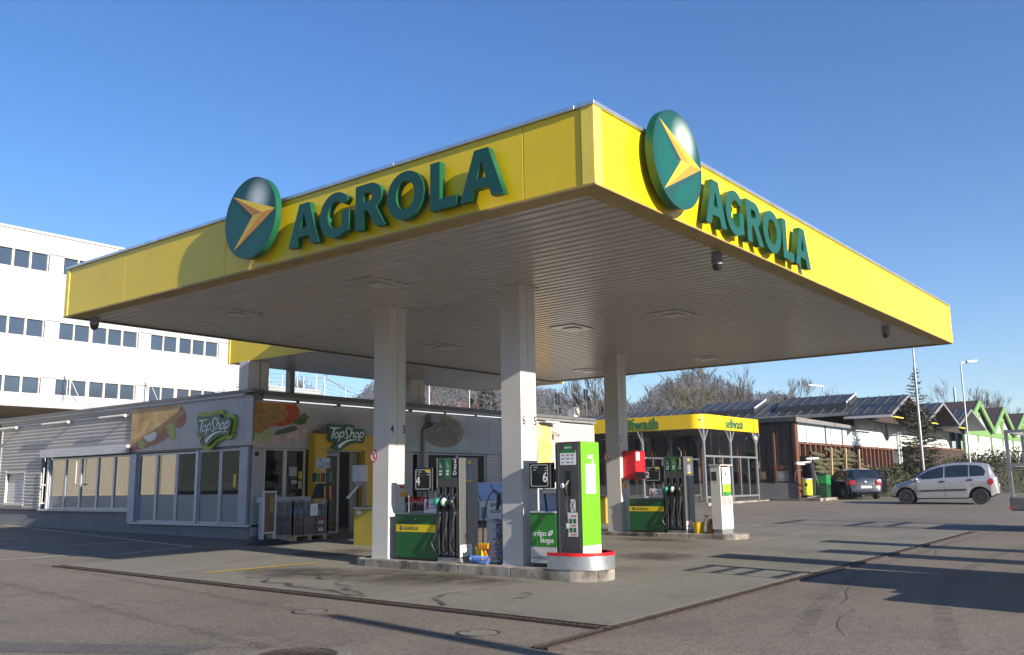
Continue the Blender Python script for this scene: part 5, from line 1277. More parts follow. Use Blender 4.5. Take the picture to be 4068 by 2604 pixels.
# display stand in the doorway
t = thing('goods_stand', 'dark spinner stand hung with gloves and scrapers in front of the entrance', 'display stand', (15.30, 18.3, gz(15.3, 18.3)))
zs_ = gz(15.3, 18.3); cx_, cy_ = 15.36, 18.3
part('pole', MB().cyl((cx_, cy_, zs_), (cx_, cy_, 2.05), .025, 8), LGR, t)
part('foot', MB().lathe([(.001, zs_), (.30, zs_), (.30, zs_ + .03), (.03, zs_ + .05)], cx_, cy_, 16), BLK, t)
part('sign_board', MB().box(15.16, 15.60, cy_ - .03, cy_ - .015, 1.94, 2.20), mat('sign_winter', (.30, .36, .46), .4, var=.5, vs=8), t)
part('arm_ring', MB().tube([(cx_ + .22 * math.cos(a), cy_ + .22 * math.sin(a), 1.55) for a in [2 * PI * k / 16 for k in range(17)]], .01, 6), BLK, t)
part('coat', MB().lathe([(.05, 1.56), (.16, 1.52), (.24, 1.2), (.20, 1.19), (.02, 1.2)], cx_, cy_, 14), BLK, t, True)
for k in range(9):
    a = 2 * PI * k / 9; px, py = cx_ + .2 * math.cos(a), cy_ + .2 * math.sin(a)
    part('hung_packet', MB().box(px - .05, px + .05, py - .02, py + .02, 1.60, 1.82), [mat('pack_pink', (.11, .018, .04), .4), mat('pack_blue', (.03, .06, .11), .4), mat('pack_lime', (.07, .22, .03), .4)][k % 3], t)
for k in range(2): part('orange_strap', MB().box(cx_ - .12 + .18 * k, cx_ - .08 + .18 * k, cy_ - .25, cy_ - .235, 1.18, 1.5), ORG, t)
for k in range(12):
    a = 2 * PI * k / 12; part('umbrella', MB().cyl((cx_ + .15 * math.cos(a), cy_ + .15 * math.sin(a), .45), (cx_ + .12 * math.cos(a), cy_ + .12 * math.sin(a), 1.05), .03, 6), BLK, t)
# trolley rack behind the near cabinet
t = thing('basket_rack', 'chrome basket rack with red goods and bottles seen behind the near green cabinet', 'display rack', (18.9, 18.6, gz(19, 18.6)))
zr = gz(19, 18.6)
for x in (18.46, 19.55):
    part('side_frame', MB().tube(smoothline([(x, 18.3, zr), (x, 18.3, 1.15), (x, 18.36, 1.26), (x, 18.6, 1.27), (x, 18.85, 1.2), (x, 18.9, zr)], 4), .02, 8), CHR, t, True)
for zz in (.45, .75, 1.0): part('shelf', MB().box(18.48, 19.53, 18.34, 18.88, zz, zz + .02), STL, t)
rnd = random.Random(2)
for k in range(8): part('red_packet', MB().box(18.5 + k * .125, 18.6 + k * .125, 18.36, 18.6, 1.021, 1.08 + rnd.uniform(0, .1)), mat('packet_red', (.42, .02, .02), .4, var=.3), t)
for k in range(9): part('bottle', MB().lathe([(.035, .771), (.035, .90), (.014, .94), (.014, .97)], 18.54 + k * .115, 18.42, 8), mat('bottle_dark', (.05, .02, .06), .2), t)
# ------------------------------------------------------------------ wash bays
WX0, WX1, WY0, WY1, WZ0, WZ1, WB = 36.3, 42.2, 18.2, 27.0, 3.77, 4.40, .60
wash = thing('wash_bay_shelter', 'open self service wash bay shelter with yellow edge boards on steel posts', 'wash bay', (WX0, WY0, gz(WX0, WY0)))
YW = mat('wash_yellow', (.82, .53, .008), .4, var=.04)
part('slab', MB().box(WX0 - .5, WX1 + .4, WY0 - .35, WY1, gz(WX0, WY0) - .2, WB), CONC, wash)
r_ = .55
pth = [(WX0, WY1), (WX0, WY0 + 3.4)]; 
part('edge_board', MB().box(WX0, WX0 + .08, WY0 + 4.0, WY1, WZ0, WZ1), YW, wash); part('edge_board', MB().box(WX0, WX0 + .08, WY0 + r_, WY0 + 3.99, WZ0, WZ1), YW, wash)
part('edge_corner', MB().lathe([(r_, WZ0), (r_, WZ1), (r_ - .08, WZ1), (r_ - .08, WZ0), (r_, WZ0)], WX0 + r_, WY0 + r_, 10, PI, 1.5 * PI), YW, wash, True)
part('edge_board', MB().box(WX0 + r_, WX1 - .62, WY0, WY0 + .08, WZ0, WZ1), YW, wash); part('edge_board', MB().box(WX1 - .52, WX1, WY0, WY0 + .08, WZ0, WZ1), YW, wash)
part('edge_board', MB().box(WX1 - .62, WX1 - .52, WY0 + .05, WY0 + .10, WZ0, WZ1), mat('wash_yellow_dark', (.5, .30, .01), .5), wash)
part('edge_board', MB().box(WX1 - .08, WX1, WY0 + .09, WY1, WZ0, WZ1), YW, wash)
part('roof_sheet', MB().box(WX0 + .09, WX1 - .09, WY0 + .09, WY1, WZ1 - .25, WZ1 - .22), mat('roof_sheet_pale', (.5, .52, .52), .5), wash)
for k in range(6): part('roof_beam', MB().box(WX0 + .1, WX1 - .1, WY0 + .5 + 1.6 * k, WY0 + .58 + 1.6 * k, WZ0 + .05, WZ1 - .26), STL, wash)
for k in range(3): part('roof_beam', MB().box(WX0 + .35 + 2.6 * k, WX0 + .43 + 2.6 * k, WY0 + .1, WY1, WZ0 - .02, WZ0 + .045), STL, wash)
WG = glass('wash_glass', (.55, .56, .55), .06)
for yy in (WY0 + .06, WY0 + 3.1, WY0 + 6.2):
    for x in (WX0 + .1, WX0 + 2.75, WX1 - .35):
        part('post', MB().box(x, x + .10, yy - .05, yy + .05, WB, WZ0 - .03), STL, wash, bevel=.006)
        for s in (-1, 1): part('brace', MB().bar((x + .05 + s * .05, yy, WZ0 - .55), (x + .05 + s * .42, yy, WZ0 - .03), .06), STL, wash)
    for (x0, x1) in ((WX0 + .2, WX0 + 2.75), (WX0 + 2.85, WX1 - .35)):
        part('rail', MB().box(x0, x1, yy - .04, yy + .04, 2.54, 2.62), STL, wash); part('rail', MB().box(x0, x1, yy - .04, yy + .04, WB + .18, WB + .26), STL, wash)
        w_ = (x1 - x0) / 3
        for k in (1, 2): part('mullion', MB().box(x0 + w_ * k - .03, x0 + w_ * k + .03, yy - .03, yy + .03, WB + .26, 2.54), STL, wash)
        for k in range(3): part('pane', MB().add([(x0 + w_ * k + .03, yy, WB + .26), (x0 + w_ * (k + 1) - .03, yy, WB + .26), (x0 + w_ * (k + 1) - .03, yy, 2.54), (x0 + w_ * k + .03, yy, 2.54)], [(0, 1, 2, 3)]), WG, wash)
        part('pane', MB().add([(x0, yy, 2.62), (x1, yy, 2.62), (x1, yy, WZ0 - .03), (x0, yy, WZ0 - .03)], [(0, 1, 2, 3)]), WG, wash)
GT = mat('wash_letter_green', (.012, .15, .075), .4)
t = thing('wash_sign_letters', 'green lower case lettering on the front yellow board, partly hidden by a column', 'sign', (WX0, 21.3, 4.06), 'green lettering on the wash bay boards')
text('lettering', 'selfwash', .72, GT, (WX0 - .02, 21.40, 4.06), '-X', t, ext=.012, bold=.006, sx=.86, sp=1.04)
t = thing('wash_sign_letters', 'green lower case lettering on the sunlit end board of the wash bay', 'sign', (39.5, WY0, 4.06), 'green lettering on the wash bay boards')
text('lettering', 'selfwash', .64, GT, (39.52, WY0 - .02, 4.06), '-Y', t, ext=.012, bold=.003, sx=.84, sp=1.04)
t = thing('wash_floodlight', 'small white floodlight hanging at the right end of the wash bay', 'lamp', (41.5, 18.1, 3.5))
part('arm', MB().cyl((41.5, 18.2, 3.74), (41.45, 18.1, 3.55), .02, 6), LGR, t); part('head', MB().sphere((41.45, 18.08, 3.48), .11, 6), WHT, t, True)
t = thing('wash_lance_stand', 'thin steel lance stand inside the wash bay', 'wash stand', (38.2, 20.3, WB))
part('pole', MB().cyl((38.2, 20.3, WB), (38.2, 20.3, 2.9), .03, 8), STL, t); part('arm', MB().cyl((38.2, 20.3, 2.88), (37.2, 19.9, 3.0), .025, 8), STL, t); part('cabinet', MB().box(39.9, 40.4, 21.0, 21.25, WB, 1.9), GRY, t)

# ------------------------------------------------------------------ timber hall with lean-to and dark metal gables
HX, HY = 44.35, 17.3; hb = gz(HX, HY)
TIM = mat('red_brown_timber', (.125, .050, .028), .6, var=.3, vs=5, streak=True)
POLY = mat('smoked_polycarbonate', (.075, .058, .047), .3, var=.6, vs=3.0, streak=True)
RFM = mat('dark_sheet_metal', (.060, .062, .066), .42, .35, var=.14, vs=1.2)
RSM = mat('roof_seam_metal', (.085, .087, .092), .4, .4, var=.1)
BRD = mat('white_boards', (.66, .69, .66), .5, var=.05)
hall = thing('timber_hall', 'long garden centre hall of red brown timber and smoked sheets with dark metal gable roofs', 'hall', (HX, HY, hb))
part('low_wall', MB().box(HX, HX + .25, HY, 45, hb - .3, 1.37), GREYC, hall)
part('smoked_wall', MB().box(HX + .06, HX + .12, HY + .2, 45, 1.375, 4.30), POLY, hall)
for k in range(14): part('timber_post', MB().box(HX - .03, HX + .055, HY + .02 + 1.0 * k, HY + .12 + 1.0 * k, 1.38, 4.38), TIM, hall)
for k in range(60): part('sheet_rib', MB().box(HX + .04, HX + .059, HY + .25 + .2 * k, HY + .30 + .2 * k, 1.38, 4.30), POLY, hall)
for (y0_, y1_, z0_, z1_, q) in ((17.6, 18.6, 2.05, 2.25, 0), (18.9, 19.9, 1.55, 1.95, 1), (17.7, 18.3, 1.45, 1.95, 2), (19.2, 19.6, 2.1, 2.45, 2)): part('shelf_goods', MB().box(HX + .02, HX + .038, y0_, y1_, z0_, z1_), [mat('goods_rust', (.16, .06, .025), .6, var=.4, vs=4), mat('goods_sand', (.22, .16, .10), .6, var=.4, vs=4), mat('goods_pale', (.28, .27, .25), .6, var=.3, vs=5)][q], hall)
for zz in (2.0, 2.6, 3.5): part('timber_rail', MB().box(HX + .13, HX + .25, HY + .2, 45, zz, zz + .14), TIM, hall)
for k in range(6): part('timber_brace', MB().bar((HX + .2, HY + .5 + 3.0 * k, 1.5), (HX + .2, HY + 2.2 + 3.0 * k, 4.2), .12), TIM, hall)
part('corner_post', MB().box(HX - .06, HX + .30, HY - .10, HY - .005, hb - .2, 4.40), TIM, hall)
part('leanto_roof', MB().add([(44.0, HY - .25, 4.47), (44.0, 46, 4.47), (52.1, 46, 5.06), (52.1, HY - .25, 5.06), (44.0, HY - .25, 4.57), (44.0, 46, 4.57), (52.1, 46, 5.16), (52.1, HY - .25, 5.16)], [(0, 1, 2, 3), (4, 7, 6, 5), (0, 4, 5, 1), (2, 6, 7, 3), (0, 3, 7, 4), (1, 5, 6, 2)]), RFM, hall)
part('eave_board', MB().box(43.93, 43.995, HY - .3, 46, 4.36, 4.58), RFM, hall)
part('eave_board', MB().prism([(44.0, HY - .32, 4.33), (53.6, HY - .32, 4.30), (53.6, HY - .32, 4.46), (44.0, HY - .32, 4.56)], (0, .06, 0)), mat('eave_grey', (.20, .19, .185), .5), hall)
me_ls = mesh('roof_seam', MB().bar((0, 0, 0), (8.0, 0, .59), .05, .06), RSM)
for k in range(42): inst('roof_seam', me_ls, hall, (44.02, HY - .2 + .66 * k, 4.61))
# board wall in the front
wl = 52.6
for k in range(9): part('wall_board', MB().box(HX + .31, 48.6, HY - .03 + .002 * (k % 2), HY + .0, 3.40 + k * .108, 3.503 + k * .108), mat('blue_white_boards', (.52, .62, .66), .45, var=.05), hall)
for k in range(9): part('wall_board', MB().box(48.7, 53.6, HY - .03 + .002 * (k % 2), HY + .0, 3.40 + k * .108, 3.503 + k * .108), mat('blue_white_boards', (.52, .62, .66), .45, var=.05), hall)
for x in (45.9, 48.62, 51.2): part('downpipe', MB().box(x, x + .07, HY - .08, HY - .04, 3.3, 4.3), TIM if x > 48 else LGR, hall)
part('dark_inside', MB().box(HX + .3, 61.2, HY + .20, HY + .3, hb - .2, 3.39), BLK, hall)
part('timber_beam', MB().box(HX + .31, 61.2, HY - .06, HY + .05, 3.28, 3.395), TIM, hall)
x = HX + .5
while x < 61.0:
    part('timber_slat', MB().box(x, x + .16, HY - .04, HY + .10, hb - .2, 3.275), TIM, hall); x += .74
# gables
VAL = [51.9, 59.35, 67.0, 75.2]; APX = [55.4, 63.15, 70.9]; ZV, ZA, GY0 = 5.04, 6.28, 14.7
for i in range(3):
    v0, a, v1 = VAL[i], APX[i], VAL[i + 1]
    for (p, q, zp, zq) in ((v0, a, ZV, ZA), (a, v1, ZA, ZV)):
        part('roof_slope', MB().add([(p, GY0, zp), (q, GY0, zq), (q, 45, zq), (p, 45, zp), (p, GY0, zp - .1), (q, GY0, zq - .1), (q, 45, zq - .1), (p, 45, zp - .1)], [(0, 1, 2, 3), (4, 7, 6, 5), (0, 4, 5, 1), (2, 6, 7, 3), (0, 3, 7, 4), (1, 5, 6, 2)]), RFM, hall)
        part('barge_board', MB().bar((p, GY0 - .03, zp - .06), (q, GY0 - .03, zq - .06), .05, .15), mat('barge_grey', (.26, .27, .27), .5, .3), hall)
    part('gable_infill', MB().prism([(v0 + .05, 16.1, ZV - .30), (v1 - .05, 16.1, ZV - .30), (v1 - .05, 16.1, ZV - .14), (a, 16.1, ZA - .14), (v0 + .05, 16.1, ZV - .14)], (0, .05, 0)), mat('infill_dark', (.045, .032, .026), .7, var=.3, vs=4), hall)  # dark panel added to imitate the shade under the roof overhang
    mes = mesh('roof_seam', MB().bar((0, 0, 0), (a - v0 - .1, 0, ZA - ZV - .035), .06, .07), RSM)
    for k in range(46 if i == 0 else 14): inst('roof_seam', mes, hall, (v0 + .05, GY0 + .25 + .66 * k, ZV + .05))
    part('rafter_end', MB().bar((v0 + .0, GY0, ZV - .14), (v0, HY, ZV - .14), .14), LGR, hall)
    for k in range(3): part('purlin', MB().box(v0 + .9 + k * (a - v0) * .3, v0 + 1.04 + k * (a - v0) * .3, GY0 + .1, HY, ZV - .02 + k * .36 - .1, ZV + .1 + k * .36 - .1), TIM, hall)
    part('yellow_tube', MB().box(v0 + .35, a + .5, GY0 + .5, GY0 + .58, ZV - .10, ZV - .03), mat('tube_yellow', (.75, .62, .06), .4), hall)
    # gable wall of boards
    b0 = 53.62 if i == 0 else v0; z = 3.40
    while z < ZA - .2:
        if z < ZV - .1: xa, xb = b0, v1
        else:
            f = (z + .10 - (ZV - .1)) / (ZA - ZV); xa = max(b0, v0 + (a - v0) * f); xb = v1 + (a - v1) * f
        if xb - xa > .3: part('wall_board', MB().box(xa + .01, xb - .01, HY - .025, HY + .02, z, z + .198), BRD, hall)
        z += .2
    part('wall_joint', MB().box(a + 1.9 if i == 0 else a, a + 1.97 if i == 0 else a + .07, HY - .05, HY - .028, 3.4, 5.2), LGR, hall)
    part('eave_brace', MB().bar((v1, HY - .1, 3.9), (v1 - 1.2, HY - .4, ZV - .1), .16), RFM, hall)
for x in (61.0, 61.5, 76.4, 76.9): part('steel_post', MB().cyl((x, HY - .25, gz(60, 17) - .3), (x, HY - .25, 5.0), .07, 8), LGR, hall)
for (x, y, nm) in ((53.3, 17.6, 0), (53.3, 23.2, 1)):
    part('roof_skylight', MB().prism([(x, y, 5.55), (x, y, 5.86), (x + 1.9, y, 6.52), (x + 2.0, y, 6.3)], (0, 4.2, 0)), RFM, hall)
    part('skylight_edge', MB().bar((x, y - .02, 5.88), (x + 1.9, y - .02, 6.54), .05, .10), LGR, hall)
    for k in range(7): part('roof_seam', MB().bar((x, y + .1 + .66 * k, 5.885), (x + 1.9, y + .1 + .66 * k, 6.545), .05, .05), RSM, hall)
part('dark_stall', MB().box(62.0, 76.0, HY - .9, HY - .1, .4, 3.55), mat('stall_brown', (.045, .028, .02), .7, var=.3), hall)
part('dark_stall_post', MB().box(72.2, 72.5, HY - 1.0, HY - .92, .4, 2.6), TIM, hall)
part('dark_stall_edge', MB().box(61.9, 76.1, HY - .95, HY - .92, 3.46, 3.6), TIM, hall)

# green framed gables
GF = mat('green_timber', (.16, .30, .09), .55, var=.08); RT = mat('brown_roof_tile', (.055, .032, .030), .7, var=.25, vs=3)
gh = thing('green_gabled_building', 'white boarded building with green timber framed gables and brown roofs at the right', 'building', (76, 16.5, .8))
GV = [76.0, 85.6, 94.9, 105.0]; GA = [81.0, 90.6, 100.5]
for i in range(3):
    v0, a, v1 = GV[i], GA[i], GV[i + 1]; z0_, z1_ = 5.45, 7.65
    for (p, q, zp, zq) in ((v0, a, z0_, z1_), (a, v1, z1_, z0_)):
        part('roof', MB().add([(p, 16.2, zp), (q, 16.2, zq), (q, 40, zq), (p, 40, zp), (p, 16.2, zp - .1), (q, 16.2, zq - .1), (q, 40, zq - .1), (p, 40, zp - .1)], [(0, 1, 2, 3), (4, 7, 6, 5), (0, 4, 5, 1), (2, 6, 7, 3), (0, 3, 7, 4), (1, 5, 6, 2)]), RT, gh)
        part('barge_board', MB().bar((p, 16.1, zp - .18), (q, 16.1, zq - .18), .12, .42), GF, gh)
    for k in range(26):
        z = .6 + k * .27
        if z < 5.2: xa, xb = v0, v1
        else:
            f = (z + .27 - 5.2) / 2.45; xa = v0 + (a - v0) * f; xb = v1 + (a - v1) * f
        if xb - xa > .4: part('wall_board', MB().box(xa + .01, xb - .01, 16.45, 16.55, z, z + .265), BRD, gh)
    part('cross_beam', MB().box(v0, v1, 16.36, 16.44, 4.85, 5.30), GF, gh)
    part('post', MB().box(v0 - .15, v0 + .15, 16.34, 16.44, .5, 5.6), GF, gh)
    for s in (-1, 1):
        part('strut', MB().bar((a, 16.4, 5.2), (a + s * 1.15, 16.4, 6.9), .08, .22), GF, gh)
    part('king_post', MB().box(a - .1, a + .1, 16.36, 16.44, 5.3, 7.3), GF, gh)
    part('bracket', MB().add([(a - .35, 16.40, 4.85), (a + .35, 16.40, 4.85), (a, 16.40, 4.0)], [(0, 1, 2)]), GF, gh)

# ------------------------------------------------------------------ white office building
K = 1.2; ob_ = thing('office_building', 'long white factory office building with rows of dark windows rising behind the shop', 'building', (24, 60, .5))
sz = lambda z: 1.478 + K * (z - 1.478)
WB_ = mat('white_facade', (.365, .378, .392), .6, var=.05, vs=.3, dirt=(.30, .305, .31), ds=.5, dth=.56, streak=True)
CRM = mat('cream_siding', (.60, .55, .43), .5, var=.04)
WGL = mat('office_glass', (.035, .05, .075), .06, var=.2, vs=.3, spec=.9, coat=.6)
BX0, BX1, BY = -9.2, 42.3, 60.0
rows = [(13.28, 14.2, (-1, 0)), (9.65, 10.53, (-1, 0, 1)), (6.60, 7.42, (-1, 0, 1))]
zcuts = [sz(5.2), sz(6.55), sz(7.47), sz(9.6), sz(10.58), sz(13.23), sz(14.25), sz(15.3)]
for a, b_ in zip(zcuts[:-1], zcuts[1:]):
    part('facade_panel', MB().box(BX0, BX1, BY + (.22 if abs(a - sz(6.55)) < .01 or abs(a - sz(9.6)) < .01 or abs(a - sz(13.23)) < .01 else .0), BY + .6, a + .012, b_ - .012), WB_, ob_)
part('core', MB().box(BX0 + .02, BX1 - .02, BY + .3, BY + 14, .2, sz(15.2)), WB_, ob_)
part('roof_edge', MB().box(BX0 - .1, BX1 + .1, BY - .08, BY + .3, sz(15.3), sz(15.3) + .14), WHT, ob_)
for zc in (11.13, 8.08): part('facade_joint', MB().box(BX0, BX1, BY - .012, BY + .01, sz(zc), sz(zc) + .03), LGR, ob_)
for k in range(9):
    xj = K * (23.37 + 5.42 * (k - 6) + 4.95)
    if BX0 < xj < BX1:
        for (za, zb_) in ((sz(5.2), sz(6.5)), (sz(7.5), sz(9.58)), (sz(10.62), sz(13.2)), (sz(14.3), sz(15.28))): part('facade_joint', MB().box(xj, xj + .05, BY - .008, BY + .01, za, zb_), LGR, ob_)
offs = [(0, .73), (.90, 1.63), (1.92, 2.63), (2.83, 3.53), (3.73, 4.48)]
for (z0_, z1_, ks) in rows:
    for k in ks:
        g0 = 23.37 + 5.42 * k
        w = part('window', MB().box(K * (g0 - .04), K * (g0 + 4.62), BY + .02, BY + .12, sz(z0_) - .10, sz(z0_) - .02).box(K * (g0 - .04), K * (g0 + 4.62), BY + .02, BY + .12, sz(z1_) + .02, sz(z1_) + .07), WHT, ob_)
        for (o0, o1) in offs:
            part('pane', MB().box(K * (g0 + o0 - .04), K * (g0 + o1 + .04), BY + .17, BY + .20, sz(z0_), sz(z1_)), WGL, w)
        prev = 0
        edges = [(-.04, 0)] + [(offs[i][1], offs[i + 1][0]) for i in range(4)] + [(4.48, 4.62)]
        for e0, e1 in edges: part('mullion', MB().box(K * (g0 + e0 + .045), K * (g0 + e1 - .045), BY + .06, BY + .19, sz(z0_) - .02, sz(z1_) + .02), WHT, w)
        part('spandrel', MB().box(K * (g0 + 4.63), K * (g0 + 5.36), BY + .05, BY + .21, sz(z0_) - .06, sz(z1_) + .05), WB_, w)
part('ground_floor', MB().box(BX0, BX1, BY + .1, BY + .29, .2, zcuts[0]), CRM, ob_)
for k in range(27): part('siding_plank', MB().box(BX0, 17.5, BY + .04, BY + .098, .5 + k * .2, .68 + k * .2), CRM, ob_)
wv = part('window', MB().box(2.2, 3.8, BY - .02, BY + .03, 2.0, 4.2), LGR, ob_); part('pane', MB().box(2.35, 3.65, BY - .03, BY - .022, 2.2, 4.05), WGL, wv)
part('downpipe', MB().tube(smoothline([(-7.6, BY - .1, .5), (-7.6, BY - .1, 4.0), (-7.8, BY - .1, 5.2), (-8.6, BY - .1, 6.4)], 4), .14, 8), mat('pipe_olive', (.25, .26, .16), .5), ob_)
part('dock_roof', MB().box(17.5, 33.0, 52.0, BY - .02, 6.25, 6.42), GRY, ob_)
part('dock_fascia', MB().box(17.4, 33.1, 51.9, 51.99, 6.02, 6.45), mat('fascia_grey', (.33, .34, .35), .5), ob_)
UND = mat('dock_underside', (.22, .17, .11), .7, var=.3)
for k in range(15): part('dock_rib', MB().box(17.5, 33.0, 52.1 + k * .52, 52.36 + k * .52, 6.05, 6.24), UND, ob_)
for x in (22.15, 28.5, 34.2, 40.6):
    t = thing('wall_mast', {22.15: 'thin rod with stay on the office wall at the left picture edge', 28.5: 'thin rod with a diagonal stay between the lower office windows', 34.2: 'thin rod with a diagonal stay in front of the middle lower office windows', 40.6: 'thin rod on the office wall near its right end'}[x], 'rod', (x, BY - .6, 7.2), 'rods stayed on the office wall')
    part('rod', MB().cyl((x, BY - .6, 6.6), (x, BY - .6, 9.1), .035, 6), LGR, t); part('stay', MB().cyl((x, BY - .6, 9.0), (x + 1.1, BY - .55, 7.0), .025, 6), LGR, t); part('foot', MB().box(x - .1, x + .1, BY - .7, BY, 6.55, 6.65), LGR, t)

# ------------------------------------------------------------------ raised road behind the shop with guard rail and fence
t = thing('ramp_wall', 'concrete ramp wall just behind the shop roof carrying a guard rail', 'wall', (29, 36, .5))
part('wall', MB().box(25.0, 30.2, 36.0, 44, .2, 5.9), CONC, t); part('wall', MB().prism([(30.2, 36, .2), (60, 36, .2), (60, 36, 2.5), (34, 36, 5.6), (30.2, 36, 5.9)], (0, 8, 0)), CONC, t)
t = thing('guard_rail', 'galvanised guard rail above the shop roof', 'guard rail', (26, 35.9, 5.9))
for k in range(5): part('post', MB().box(25.4 + 1.05 * k, 25.5 + 1.05 * k, 36.02, 36.1, 5.9, 6.38), STL, t)
part('beam', MB().add([(25.0, 35.98, 6.02), (25.0, 35.93, 6.09), (25.0, 35.98, 6.15), (25.0, 35.93, 6.21), (25.0, 35.98, 6.30), (30.0, 35.98, 6.0), (30.0, 35.93, 6.07), (30.0, 35.98, 6.13), (30.0, 35.93, 6.19), (30.0, 35.98, 6.28)], [(i, i + 1, i + 6, i + 5) for i in range(4)]), mat('rail_galv', (.55, .58, .57), .4, .5), t)
t = thing('wire_fence', 'tall wire fence with thin steel posts beyond the guard rail against the sky', 'fence', (27, 37, 5.9))
FX = [26.4, 27.15, 27.95, 28.85, 29.25, 30.05, 30.6, 32.0]; FZ = [7.0, 6.75, 6.9, 7.1, 6.9, 7.1, 7.05, 6.55]
for x, z in zip(FX, FZ): part('post', MB().cyl((x, 36.4, 5.3), (x, 36.4, z), .028, 6), STL, t)
for k in range(5): part('wire', MB().cyl((25.4, 36.4, 6.15 + .2 * k), (30.6, 36.4, 6.1 + .2 * k), .007, 4), STL, t)
for k in range(5): part('wire', MB().cyl((30.6, 36.4, 6.1 + .2 * k), (34.5, 36.4, 5.4 + .2 * k), .007, 4), STL, t)
part('top_rail', MB().bar((29.25, 36.4, 6.85), (30.6, 36.4, 7.02), .05), STL, t); part('top_rail', MB().bar((30.6, 36.4, 7.02), (32.4, 36.4, 6.35), .05), STL, t)
part('top_rail', MB().bar((26.4, 36.4, 6.4), (28.3, 36.4, 6.6), .05), STL, t); part('side_post', MB().cyl((28.35, 36.4, 5.9), (28.35, 36.4, 6.6), .04, 6), STL, t)

# ------------------------------------------------------------------ poles and signals
def pole(nm, lab, cat, x, y, z1, r, head=None, group=None):
    z0 = gz(x, y); t = thing(nm, lab, cat, (x, y, z0), group)
    part('mast', MB().tube([(x, y, z0), (x, y, z1)], [r, r * .6], 10), STL, t, True)
    part('base', MB().cyl((x, y, z0), (x, y, z0 + .12), r * 1.8, 10), GREYC, t)
    if head:
        dx, dy = head; n = math.hypot(dx, dy)
        part('arm', MB().bar((x, y, z1), (x + dx * .4, y + dy * .4, z1 + .03), .07), STL, t)
        part('lamp_head', MB().bar((x + dx * .35, y + dy * .35, z1 + .04), (x + dx, y + dy, z1 + .10), .24, .12), LGR, t, bevel=.02)
        part('lens', MB().bar((x + dx * .45, y + dy * .45, z1 - .02), (x + dx * .95, y + dy * .95, z1 + .03), .18, .02), mat('lamp_glass', (0.85, 0.85, 0.82), 0.2), t)
    return t
pole('street_lamp', 'tall slim steel lamp pole behind the silver minivan, its top hidden by the canopy', 'street lamp', 48.9, 12.55, 8.6, .07, (.6, -.5), 'street lamps beyond the forecourt')
pole('street_lamp', 'steel street lamp with a flat head to the right, in front of the green gables', 'street lamp', 56.7, 12.05, 8.0, .065, (.55, -.75), 'street lamps beyond the forecourt')
pole('street_lamp', 'far street lamp with its head to the left above the dark hall roof', 'street lamp', 89.4, 31.6, 10.6, .11, (-1.4, 1.0), 'street lamps beyond the forecourt')
pole('line_mast', 'dark railway mast behind the gables at the right', 'mast', 97.4, 21.5, 10.3, .18)
pole('line_mast', 'pale railway mast seen between the columns above the shop roof', 'mast', 43.6, 41.4, 8.8, .09)
pole('line_mast', 'thin railway mast in the middle above the shop roof', 'mast', 52.8, 45.9, 9.5, .07)
def signal(x, y, z0, z1, lab):
    t = thing('railway_signal', lab, 'railway signal', (x, y, gz(x, y)), 'railway signals beyond the shop')
    part('mast', MB().cyl((x, y, gz(x, y)), (x, y, z1 - .5), .08, 8), DGR, t)
    part('signal_head', MB().box(x - .22, x + .22, y - .12, y + .12, z1 - .95, z1), BLK, t, bevel=.08)
    part('signal_box', MB().box(x + .05, x + .40, y - .1, y + .2, z1 - 1.55, z1 - 1.1), BLK, t, bevel=.03)
    part('ladder', MB().box(x - .45, x - .40, y - .03, y + .03, z1 - 1.3, z1 - .4).box(x - .2, x - .15, y - .03, y + .03, z1 - 1.3, z1 - .4).box(x - .4, x - .2, y - .02, y + .02, z1 - .9, z1 - .86).box(x - .4, x - .2, y - .02, y + .02, z1 - .5, z1 - .46), STL, t)
signal(61.0, 43.5, 6, 8.75, 'left railway signal with black head beyond the white shop wall')
signal(62.5, 41.7, 6, 9.1, 'right railway signal with black head beyond the white shop wall')

